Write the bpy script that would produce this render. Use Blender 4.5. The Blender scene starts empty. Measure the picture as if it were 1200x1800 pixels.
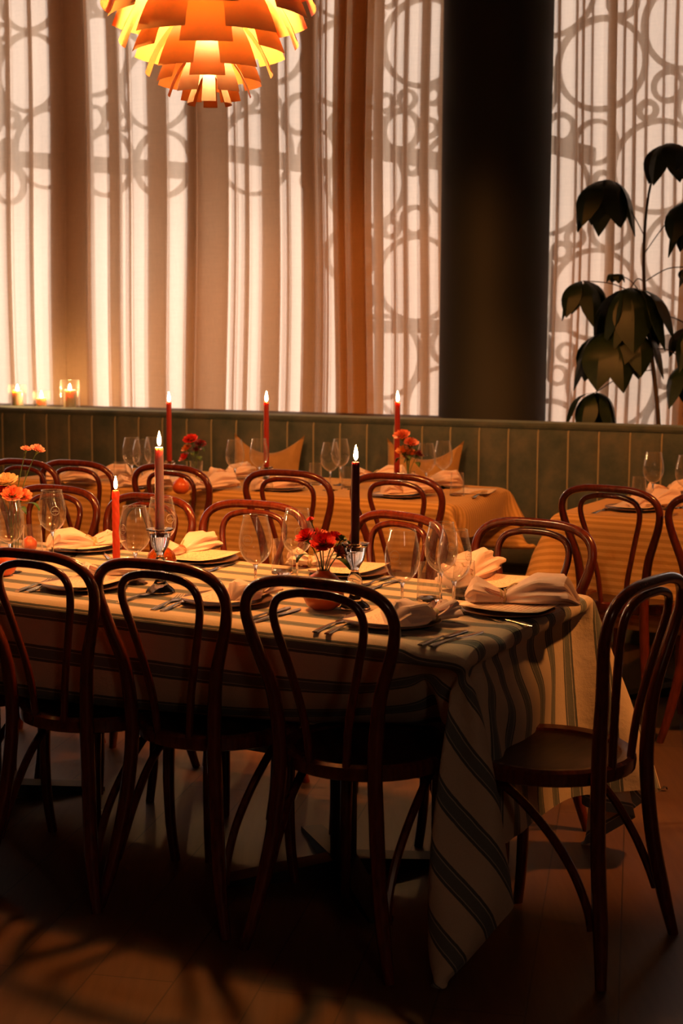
import bpy, bmesh, math, random
import numpy as np
from mathutils import Vector, Matrix
random.seed(7)
sc = bpy.context.scene
COL = sc.collection
PI = math.pi

# ---------------------------------------------------------------- camera, world, exposure
CAMH, PITCH, ROLL, FPX = 1.405, .123, .005, 2550.0
cc, ss = math.cos(PITCH), math.sin(PITCH)
right = Vector((1, 0, 0)); fwd = Vector((0, cc, -ss)); up = Vector((0, ss, cc))
er = right*math.cos(ROLL) + up*math.sin(ROLL)
eu = -right*math.sin(ROLL) + up*math.cos(ROLL)
camd = bpy.data.cameras.new('camera'); cam = bpy.data.objects.new('camera', camd); COL.objects.link(cam)
M4 = Matrix.Identity(4)
for i in range(3):
    M4[i][0] = er[i]; M4[i][1] = eu[i]; M4[i][2] = -fwd[i]
M4[0][3], M4[1][3], M4[2][3] = 0, 0, CAMH
cam.matrix_world = M4
camd.sensor_fit = 'VERTICAL'; camd.sensor_height = 36; camd.lens = FPX/1800*36
camd.dof.use_dof = True; camd.dof.focus_distance = 3.9; camd.dof.aperture_fstop = 5.0
camd.clip_start = .05
sc.camera = cam

sc.view_settings.view_transform = 'Standard'; sc.view_settings.look = 'None'
sc.view_settings.gamma = 1; sc.view_settings.use_curve_mapping = False
sc.view_settings.exposure = 0.0
cy = sc.cycles
cy.use_denoising = True; cy.max_bounces = 10; cy.diffuse_bounces = 4; cy.glossy_bounces = 4
cy.transmission_bounces = 8; cy.transparent_max_bounces = 40
cy.caustics_reflective = False; cy.caustics_refractive = False
cy.sample_clamp_indirect = 6; cy.use_light_tree = True
try: cy.denoiser = 'OPENIMAGEDENOISE'
except Exception: pass

WORLD_STRENGTH = 3.7
w = bpy.data.worlds.new('dusk_sky'); sc.world = w; w.use_nodes = True
nt = w.node_tree; nt.nodes.clear()
wo = nt.nodes.new('ShaderNodeOutputWorld'); wb = nt.nodes.new('ShaderNodeBackground')
tc = nt.nodes.new('ShaderNodeTexCoord'); sx = nt.nodes.new('ShaderNodeSeparateXYZ')
rmp = nt.nodes.new('ShaderNodeValToRGB'); mr = nt.nodes.new('ShaderNodeMapRange')
nt.links.new(tc.outputs['Generated'], sx.inputs[0]); nt.links.new(sx.outputs['Z'], mr.inputs[0])
mr.inputs[1].default_value = -.1; mr.inputs[2].default_value = .35
nt.links.new(mr.outputs[0], rmp.inputs[0]); nt.links.new(rmp.outputs[0], wb.inputs[0]); nt.links.new(wb.outputs[0], wo.inputs[0])
rmp.color_ramp.elements[0].color = (1.0, .74, .58, 1); rmp.color_ramp.elements[1].color = (1.0, .90, .84, 1)
wb.inputs[1].default_value = WORLD_STRENGTH

def lamp(name, kind, loc, power, color, radius=.05, rot=None, size=None, spot=None):
    l = bpy.data.lights.new(name, kind); l.energy = power; l.color = color
    if kind in ('POINT', 'SPOT'): l.shadow_soft_size = radius
    if kind == 'SPOT': l.spot_size = spot; l.spot_blend = .35
    if kind == 'AREA': l.shape = 'DISK'; l.size = size
    o = bpy.data.objects.new(name, l); o.location = loc
    if rot: o.rotation_euler = rot
    COL.objects.link(o); return o
WARM = (1.0, .32, .060)
LAMP_XY = (-.355, 3.95)
# ceiling spotlights of the dining room, out of the frame, aimed at the back tables and the banquette
def aimed(name, loc, target, power, deg):
    d = Vector(target)-Vector(loc); q = d.to_track_quat('-Z', 'Y')
    lamp(name, 'SPOT', loc, power, WARM, .10, rot=q.to_euler(), spot=math.radians(deg))
aimed('ceiling_spot_right', (2.2, 3.2, 3.5), (1.05, 5.3, .4), 400, 62)
aimed('ceiling_spot_left', (-1.5, 3.3, 3.5), (-.45, 6.1, .6), 400, 62)
lamp('fill_light_behind', 'POINT', (1.3, -2.0, 2.7), 24, (1, .60, .36), .3)  # added fill behind the camera, no real fixture; lifts the near chairs and cloth
BULB_STRENGTH = 440
FLAME = 700.0

# the pendant's own downward light, at its bottom opening
lamp('pendant_downlight', 'SPOT', (LAMP_XY[0], LAMP_XY[1], 1.99), 90, WARM, .05, rot=(0, 0, 0), spot=math.radians(78))
# ---------------------------------------------------------------- pixel helpers (photo frame 1200x1800, used only to find places on real planes)
def ray(x, y):
    X = x-600; Y = y-900
    x2 = X*math.cos(ROLL)+Y*math.sin(ROLL); y2 = -X*math.sin(ROLL)+Y*math.cos(ROLL)
    u = x2/FPX; v = -y2/FPX
    return Vector((u, cc+v*ss, -ss+v*cc))
def at(x, y, z):
    d = ray(x, y); t = (z-CAMH)/d.z; return Vector((d.x*t, d.y*t, z))
def atY(x, y, Y):
    d = ray(x, y); t = Y/d.y; return Vector((d.x*t, Y, CAMH+d.z*t))

# ---------------------------------------------------------------- mesh builder
class MB:
    def __init__(s): s.v = []; s.f = []; s.m = []; s.uv = {}
    def add(s, vs, fs, mi=0, M=None):
        b = len(s.v)
        s.v += [tuple(M @ Vector(p)) if M is not None else tuple(p) for p in vs]
        s.f += [tuple(b+i for i in f) for f in fs]; s.m += [mi]*len(fs); return s
    def box(s, x0, x1, y0, y1, z0, z1, mi=0, M=None):
        v = [(x, y, z) for z in (z0, z1) for y in (y0, y1) for x in (x0, x1)]
        return s.add(v, [(0, 2, 3, 1), (4, 5, 7, 6), (0, 1, 5, 4), (2, 6, 7, 3), (0, 4, 6, 2), (1, 3, 7, 5)], mi, M)
    def lathe(s, prof, n=24, mi=0, M=None, close=True, wob=None):
        vs = []; fs = []
        for k, (r, z) in enumerate(prof):
            for i in range(n):
                a = 2*PI*i/n; rr = r*(wob(a, z) if wob else 1)
                vs.append((rr*math.cos(a), rr*math.sin(a), z))
        for k in range(len(prof)-1):
            for i in range(n):
                j = (i+1) % n; fs.append((k*n+i, k*n+j, (k+1)*n+j, (k+1)*n+i))
        if close:
            if prof[0][0] > 1e-4: fs.append(tuple(range(n-1, -1, -1)))
            if prof[-1][0] > 1e-4: fs.append(tuple((len(prof)-1)*n+i for i in range(n)))
        return s.add(vs, fs, mi, M)
    def tube(s, pts, rad, n=10, mi=0, M=None, closed=False, flat=None):
        pts = [Vector(p) for p in pts]; N = len(pts)
        if not hasattr(rad, '__len__'): rad = [rad]*N
        T = []
        for i in range(N):
            a = pts[(i-1) % N] if (closed or i > 0) else pts[0]; b = pts[(i+1) % N] if (closed or i < N-1) else pts[-1]
            T.append((b-a).normalized())
        nrm = T[0].orthogonal().normalized()
        if flat is not None: nrm = (Vector(flat)-T[0]*T[0].dot(Vector(flat))).normalized()
        vs = []; fs = []
        for i in range(N):
            nrm = (nrm-T[i]*nrm.dot(T[i])).normalized(); bi = T[i].cross(nrm)
            r = rad[i]; ra, rb = (r if isinstance(r, tuple) else (r, r))
            for k in range(n):
                a = 2*PI*k/n; vs.append(pts[i]+nrm*math.cos(a)*ra+bi*math.sin(a)*rb)
        for i in range(N if closed else N-1):
            i2 = (i+1) % N
            for k in range(n):
                k2 = (k+1) % n; fs.append((i*n+k, i*n+k2, i2*n+k2, i2*n+k))
        if not closed:
            fs.append(tuple(range(n-1, -1, -1))); fs.append(tuple((N-1)*n+k for k in range(n)))
        return s.add(vs, fs, mi, M)
def link(name, me, mat, parent=None, smooth=True, mods=()):
    mats = mat if isinstance(mat, (list, tuple)) else [mat]
    for m in mats: me.materials.append(m)
    if smooth:
        for p in me.polygons: p.use_smooth = True
        try: me.set_sharp_from_angle(angle=math.radians(38))
        except Exception: pass
    o = bpy.data.objects.new(name, me); COL.objects.link(o)
    if parent is not None: o.parent = parent
    return o
def obj(name, mb, mat, parent=None, smooth=True, bevel=0):
    me = bpy.data.meshes.new(name); me.from_pydata(mb.v, [], mb.f); me.update()
    for p, mi in zip(me.polygons, mb.m): p.material_index = mi
    if bevel:
        bm = bmesh.new(); bm.from_mesh(me)
        bmesh.ops.bevel(bm, geom=[e for e in bm.edges if e.calc_face_angle(0) > .6], offset=bevel, segments=2, affect='EDGES', profile=.6)
        bm.to_mesh(me); bm.free()
    return link(name, me, mat, parent, smooth)
def tag(o, label=None, cat=None, group=None, kind=None):
    if label: o['label'] = label
    if cat: o['category'] = cat
    if group: o['group'] = group
    if kind: o['kind'] = kind
    return o
def thing(name, label, cat, loc=(0, 0, 0), rz=0, group=None):
    o = bpy.data.objects.new(name, None); COL.objects.link(o); o.empty_display_size = .05
    o.location = loc; o.rotation_euler = (0, 0, rz); return tag(o, label, cat, group)
def copy_thing(src, loc, rz=0, label=None, group=None, scale=None):
    r = src.copy(); COL.objects.link(r); r.location = loc; r.rotation_euler = (0, 0, rz)
    if scale: r.scale = scale
    if label: r['label'] = label
    if group: r['group'] = group
    for ch in list(src.children):
        c = ch.copy(); COL.objects.link(c); c.parent = r
        for g in list(ch.children):
            d = g.copy(); COL.objects.link(d); d.parent = c
    return r
def crom(P, n=6, closed=False):
    P = [Vector(p) for p in P]; out = []; N = len(P)
    for i in range(N if closed else N-1):
        p0 = P[(i-1) % N] if (closed or i > 0) else P[0]; p1 = P[i]; p2 = P[(i+1) % N]
        p3 = P[(i+2) % N] if (closed or i < N-2) else P[-1]
        for k in range(n):
            t = k/n
            out.append(.5*((2*p1)+(p2-p0)*t+(2*p0-5*p1+4*p2-p3)*t*t+(3*p1-p0-3*p2+p3)*t**3))
    if not closed: out.append(P[-1])
    return out

# ---------------------------------------------------------------- materials
class Mat:
    def __init__(s, name, color=(.8, .8, .8), rough=.6, metal=0, spec=.5, **kw):
        s.m = bpy.data.materials.new(name); s.m.use_nodes = True; s.nt = s.m.node_tree
        s.b = s.nt.nodes['Principled BSDF']; s.out = s.nt.nodes['Material Output']
        s.b.inputs['Base Color'].default_value = (*color, 1); s.b.inputs['Roughness'].default_value = rough
        s.b.inputs['Metallic'].default_value = metal; s.b.inputs['Specular IOR Level'].default_value = spec
        for k, v in kw.items():
            s.b.inputs[k.replace('_', ' ')].default_value = v
    def n(s, t, **props):
        x = s.nt.nodes.new(t)
        for k, v in props.items(): setattr(x, k, v)
        return x
    def l(s, a, b): s.nt.links.new(a, b)
    def coord(s, kind='Object', scale=(1, 1, 1), rot=(0, 0, 0)):
        t = s.n('ShaderNodeTexCoord'); m = s.n('ShaderNodeMapping'); m.inputs['Scale'].default_value = scale; m.inputs['Rotation'].default_value = rot
        s.l(t.outputs[kind], m.inputs[0]); return m.outputs[0]
    def ramp(s, fac, stops, interp='LINEAR'):
        r = s.n('ShaderNodeValToRGB'); r.color_ramp.interpolation = interp
        e = r.color_ramp.elements
        while len(e) < len(stops): e.new(.5)
        for k, (p, c) in enumerate(stops): e[k].position = p; e[k].color = (*c, 1)
        s.l(fac, r.inputs[0]); return r.outputs[0]
    def noise(s, vec, scale, detail=4, rough=.5):
        x = s.n('ShaderNodeTexNoise'); x.inputs['Scale'].default_value = scale; x.inputs['Detail'].default_value = detail; x.inputs['Roughness'].default_value = rough
        s.l(vec, x.inputs['Vector']); return x.outputs[0]
    def math(s, op, a, b=None, c=None):
        x = s.n('ShaderNodeMath', operation=op)
        for i, v in enumerate((a, b, c)):
            if v is None: continue
            if hasattr(v, 'links'): s.l(v, x.inputs[i])
            else: x.inputs[i].default_value = v
        return x.outputs[0]
    def bump(s, h, strength=.3, dist=.01):
        b = s.n('ShaderNodeBump'); b.inputs['Strength'].default_value = strength; b.inputs['Distance'].default_value = dist
        s.l(h, b.inputs['Height']); s.l(b.outputs[0], s.b.inputs['Normal'])
    def base(s, c): s.l(c, s.b.inputs['Base Color'])

M = {}
# bentwood: dark stained beech, glossy
m = Mat('bentwood', (.07, .02, .012), .24, spec=.5); M['wood'] = m.m
m.b.inputs['Coat Weight'].default_value = .5; m.b.inputs['Coat Roughness'].default_value = .16
nz = m.noise(m.coord('Object', (30, 30, 6)), 3, 4)
m.base(m.ramp(nz, [(.3, (.085, .013, .005)), (.7, (.16, .026, .009))]))
m = Mat('seat_veneer', (.12, .05, .03), .35); M['seat'] = m.m
nz = m.noise(m.coord('Object', (6, 40, 6)), 2, 4); m.base(m.ramp(nz, [(.3, (.045, .016, .009)), (.7, (.08, .028, .015))]))
# floor planks (planks run 11.5 degrees off the view axis)
m = Mat('oak_floor', (.25, .13, .06), .45); M['floor'] = m.m
co = m.coord('Object', (1, 1, 1), (0, 0, .2))
br = m.n('ShaderNodeTexBrick'); br.offset = .37; br.inputs['Scale'].default_value = 1
br.inputs['Brick Width'].default_value = 2.1; br.inputs['Row Height'].default_value = .19; br.inputs['Mortar Size'].default_value = .0022
br.inputs['Color1'].default_value = (.125, .062, .029, 1); br.inputs['Color2'].default_value = (.105, .052, .024, 1); br.inputs['Mortar'].default_value = (.05, .025, .012, 1)
mp = m.n('ShaderNodeMapping'); mp.inputs['Rotation'].default_value = (0, 0, PI/2); m.l(co, mp.inputs[0]); m.l(mp.outputs[0], br.inputs['Vector'])
nz = m.noise(m.coord('Object', (22, 1.6, 1), (0, 0, .2)), 2.5, 6, .6)
mx = m.n('ShaderNodeMix', data_type='RGBA', blend_type='MULTIPLY'); mx.inputs[0].default_value = .55
m.l(br.outputs['Color'], mx.inputs[6]); m.l(m.ramp(nz, [(.3, (.6, .55, .5)), (.7, (1.1, 1.1, 1.1))]), mx.inputs[7]); m.base(mx.outputs[2]); m.bump(br.outputs['Fac'], .3, -.002)
m = Mat('dark_wall', (.12, .07, .045), .8); M['wall'] = m.m
m = Mat('ceiling_paint', (.20, .13, .085), .9); M['ceil'] = m.m
m = Mat('sill_paint', (.055, .045, .038), .6); M['sill'] = m.m
# striped tablecloth, stripe position from the cloth's own depth coordinate (UV.y in metres)
def cloth_mat(name, stripes, base, fine=None):
    m = Mat(name, base, .85, spec=.2); M[name] = m.m
    m.b.inputs['Sheen Weight'].default_value = .15
    uv = m.n('ShaderNodeUVMap'); sp = m.n('ShaderNodeSeparateXYZ'); m.l(uv.outputs[0], sp.inputs[0])
    period, offs, st = stripes
    # a slightly hand-woven edge
    wv = m.noise(uv.outputs[0], 45, 2); j = m.math('MULTIPLY_ADD', wv, .0024, -.0012)
    q = m.math('ADD', sp.outputs['Y'], j)
    t = m.math('FRACT', m.math('DIVIDE', m.math('SUBTRACT', q, offs-10*period), period))
    col = m.ramp(t, st, 'CONSTANT')
    nz = m.noise(uv.outputs[0], 420, 2); mx = m.n('ShaderNodeMix', data_type='RGBA', blend_type='MULTIPLY'); mx.inputs[0].default_value = .35
    m.l(col, mx.inputs[6]); m.l(m.ramp(nz, [(.3, (.72, .72, .72)), (.7, (1, 1, 1))]), mx.inputs[7]); m.base(mx.outputs[2])
    wr = m.noise(uv.outputs[0], 16, 5, .6); hb = m.math('ADD', m.math('MULTIPLY', wr, .8), m.math('MULTIPLY', nz, .08)); m.bump(hb, .5, .012)
    # thin woven cotton lets a little light through
    tr = m.n('ShaderNodeBsdfTranslucent'); m.l(mx.outputs[2], tr.inputs[0]); ms = m.n('ShaderNodeMixShader'); ms.inputs[0].default_value = .16
    m.l(m.b.outputs[0], ms.inputs[1]); m.l(tr.outputs[0], ms.inputs[2]); m.l(ms.outputs[0], m.out.inputs[0])
cr = (.80, .66, .52); dk = (.135, .15, .155); dk2 = (.19, .215, .22); lt = (.66, .60, .52)
# one stripe: dark edge, pale hairline, wide grey-blue band, pale hairline, dark edge
cloth_mat('striped_cotton', (.107, .075-.021, [(0, dk), (.06, lt), (.078, dk2), (.30, lt), (.318, dk), (.385, cr)]), cr)
ya = (.84, .50, .19); yb = (.66, .36, .11)
cloth_mat('ochre_striped_cotton', (.026, 0, [(0, ya), (.5, yb)]), ya)
m = Mat('napkin_linen', (.86, .66, .62), .85, spec=.2); M['napkin'] = m.m
m.b.inputs['Sheen Weight'].default_value = .3
m = Mat('napkin_rim', (.45, .14, .12), .8); M['napkin_rim'] = m.m
m = Mat('ribbon', (.55, .42, .24), .5); M['ribbon'] = m.m
# velvet
m = Mat('teal_velvet', (.055, .095, .09), .75, spec=.25); M['velvet'] = m.m
m.b.inputs['Sheen Weight'].default_value = .45; m.b.inputs['Sheen Roughness'].default_value = .45; m.b.inputs['Sheen Tint'].default_value = (.65, .8, .75, 1)
nz = m.noise(m.coord('Object'), 3.2, 6, .65); m.base(m.ramp(nz, [(.35, (.038, .062, .068)), (.52, (.085, .10, .10)), (.68, (.15, .14, .12))]))
m.bump(m.noise(m.coord('Object'), 9, 4), .35, .02)
m = Mat('velvet_piping', (.34, .30, .22), .6); M['piping'] = m.m
m = Mat('cushion_velvet', (.42, .22, .06), .7); M['cushion'] = m.m; m.b.inputs['Sheen Weight'].default_value = .5
nz = m.noise(m.coord('Object'), 12, 4); m.base(m.ramp(nz, [(.3, (.36, .18, .05)), (.7, (.5, .27, .085))]))
# column
m = Mat('column_lacquer', (.012, .014, .015), .68); M['column'] = m.m
# glass: thin wall = transparent + fresnel gloss; solid crystal = real refraction
def thin_glass(name, tint, gl=1.0):
    m = Mat(name); M[name] = m.m; nt = m.nt; nt.nodes.remove(m.b)
    tr = m.n('ShaderNodeBsdfTransparent'); tr.inputs[0].default_value = (*tint, 1)
    g = m.n('ShaderNodeBsdfGlossy'); g.inputs['Roughness'].default_value = .05; g.inputs[0].default_value = (gl, gl, gl, 1)
    lw = m.n('ShaderNodeLayerWeight'); lw.inputs[0].default_value = .42
    f = m.math('MULTIPLY_ADD', m.math('POWER', lw.outputs['Facing'], 1.8), .85, .08)
    hz = m.n('ShaderNodeBsdfTranslucent'); hz.inputs[0].default_value = (1, .96, .9, 1); hd = m.n('ShaderNodeBsdfDiffuse'); hd.inputs[0].default_value = (1, .96, .9, 1)
    h1 = m.n('ShaderNodeMixShader'); m.l(hz.outputs[0], h1.inputs[1]); m.l(hd.outputs[0], h1.inputs[2]); h2 = m.n('ShaderNodeMixShader'); h2.inputs[0].default_value = .24; m.l(g.outputs[0], h2.inputs[1]); m.l(h1.outputs[0], h2.inputs[2])
    ms = m.n('ShaderNodeMixShader'); m.l(f, ms.inputs[0]); m.l(tr.outputs[0], ms.inputs[1]); m.l(h2.outputs[0], ms.inputs[2]); m.l(ms.outputs[0], m.out.inputs[0])
thin_glass('thin_glass', (.96, .95, .94)); thin_glass('amber_glass', (.90, .33, .12))
m = Mat('crystal', (1, .97, .94), .03); M['crystal'] = m.m
m.b.inputs['Transmission Weight'].default_value = 1; m.b.inputs['IOR'].default_value = 1.5
m = Mat('etched_mark', (.9, .8, .7), .5); M['etch'] = m.m; m.b.inputs['Alpha'].default_value = .55
m = Mat('orange_ceramic', (.75, .13, .03), .28); M['orange'] = m.m; m.b.inputs['Coat Weight'].default_value = .5
m = Mat('orange_glass', (1, .22, .03), .05); M['orange_glass'] = m.m; m.b.inputs['Transmission Weight'].default_value = .75; m.b.inputs['IOR'].default_value = 1.4
m = Mat('cutlery_steel', (.72, .66, .58), .2, 1.0); M['steel'] = m.m
m = Mat('stoneware', (.16, .085, .06), .35); M['plate'] = m.m
m = Mat('brass', (.75, .48, .2), .25, 1.0); M['brass'] = m.m
m = Mat('black_iron', (.012, .011, .011), .5); M['iron'] = m.m
# menu card: cream card printed with faint red writing lines
m = Mat('menu_card', (.9, .74, .6), .7); M['menu'] = m.m
co = m.coord('UV'); sp = m.n('ShaderNodeSeparateXYZ'); m.l(co, sp.inputs[0])
rows = m.math('FRACT', m.math('MULTIPLY', sp.outputs['Y'], 17)); ln = m.math('MULTIPLY', m.math('GREATER_THAN', rows, .62), m.math('GREATER_THAN', m.noise(m.coord('UV', (60, 17, 1)), 1, 3), .5))
edge = m.math('MULTIPLY', m.math('LESS_THAN', m.math('ABSOLUTE', m.math('SUBTRACT', sp.outputs['X'], .5)), .34), m.math('LESS_THAN', m.math('ABSOLUTE', m.math('SUBTRACT', sp.outputs['Y'], .5)), .40))
m.base(m.ramp(m.math('MULTIPLY', ln, edge), [(0, (.92, .74, .60)), (1, (.62, .22, .16))]))
# wax: each colour its own thing colour
def wax(name, c):
    m = Mat(name, c, .45, spec=.4); M[name] = m.m
    m.b.inputs['Subsurface Weight'].default_value = .6; m.b.inputs['Subsurface Radius'].default_value = (1, .35, .2); m.b.inputs['Subsurface Scale'].default_value = .035
wax('wax_pink', (1.0, .58, .62)); wax('wax_coral', (.85, .10, .045)); wax('wax_aubergine', (.075, .014, .03)); wax('wax_red', (.32, .025, .015)); wax('wax_cream', (.98, .88, .68))
m = Mat('wick', (.02, .015, .01), .9); M['wick'] = m.m
def emit(name, c, s):
    m = Mat(name); M[name] = m.m; m.nt.nodes.remove(m.b); e = m.n('ShaderNodeEmission'); e.inputs[0].default_value = (*c, 1); e.inputs[1].default_value = s; m.l(e.outputs[0], m.out.inputs[0])
emit('flame', (1, .52, .17), FLAME); emit('bulb', (1, .66, .28), BULB_STRENGTH)
def leafm(name, c1, c2, rough=.5):
    m = Mat(name, c1, rough); M[name] = m.m
    nz = m.noise(m.coord('Object'), 25, 3); m.base(m.ramp(nz, [(.3, c1), (.7, c2)]))
leafm('stem_green', (.05, .09, .02), (.10, .16, .04)); leafm('leaf_green', (.035, .085, .02), (.07, .15, .03))
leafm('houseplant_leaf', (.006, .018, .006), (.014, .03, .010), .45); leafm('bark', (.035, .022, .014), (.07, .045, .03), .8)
leafm('petal_red', (.62, .015, .01), (.85, .05, .03)); leafm('petal_coral', (.8, .16, .07), (.9, .30, .16)); leafm('petal_pink', (.85, .36, .30), (.9, .5, .42)); leafm('petal_cream', (.9, .62, .34), (.92, .72, .48)); leafm('petal_dark', (.20, .01, .02), (.34, .03, .04)); leafm('petal_orange', (.75, .22, .03), (.85, .35, .07))
# lamp leaves: enamelled copper outside, cream inside
m = Mat('lamp_copper', (.85, .26, .06), .45); M['copper'] = m.m
g = m.n('ShaderNodeNewGeometry'); mx = m.n('ShaderNodeMix', data_type='RGBA'); m.l(g.outputs['Backfacing'], mx.inputs[0])
mx.inputs[6].default_value = (.90, .33, .075, 1); mx.inputs[7].default_value = (.95, .72, .42, 1); m.base(mx.outputs[2])
# sheer curtain
def sheer(name, tint, tfrac):
    m = Mat(name); M[name] = m.m; m.nt.nodes.remove(m.b)
    tr = m.n('ShaderNodeBsdfTransparent'); tr.inputs[0].default_value = (.92, .84, .76, 1)
    tl = m.n('ShaderNodeBsdfTranslucent'); df = m.n('ShaderNodeBsdfDiffuse')
    wv = m.noise(m.coord('Object', (260, 260, 18)), 1.0, 2); wh = m.noise(m.coord('Object', (12, 12, 300)), 1.0, 2)
    c = m.ramp(m.math('MULTIPLY_ADD', wv, .5, m.math('MULTIPLY', wh, .5)), [(.3, tuple(x*.86 for x in tint)), (.7, tint)])
    m.l(c, tl.inputs[0]); m.l(c, df.inputs[0])
    a = m.n('ShaderNodeMixShader'); a.inputs[0].default_value = .42; m.l(tl.outputs[0], a.inputs[1]); m.l(df.outputs[0], a.inputs[2])
    b = m.n('ShaderNodeMixShader'); b.inputs[0].default_value = 1-tfrac; m.l(tr.outputs[0], b.inputs[1]); m.l(a.outputs[0], b.inputs[2]); m.l(b.outputs[0], m.out.inputs[0])
sheer('sheer_linen', (.88, .72, .58), .14); sheer('amber_drape', (.80, .50, .26), .06)
m = Mat('screen_metal', (.05, .045, .04), .6); M['screen'] = m.m
m = Mat('window_frame', (.06, .05, .045), .5); M['frame'] = m.m
thin_glass('window_glass', (.97, .98, .98), .6)
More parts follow.
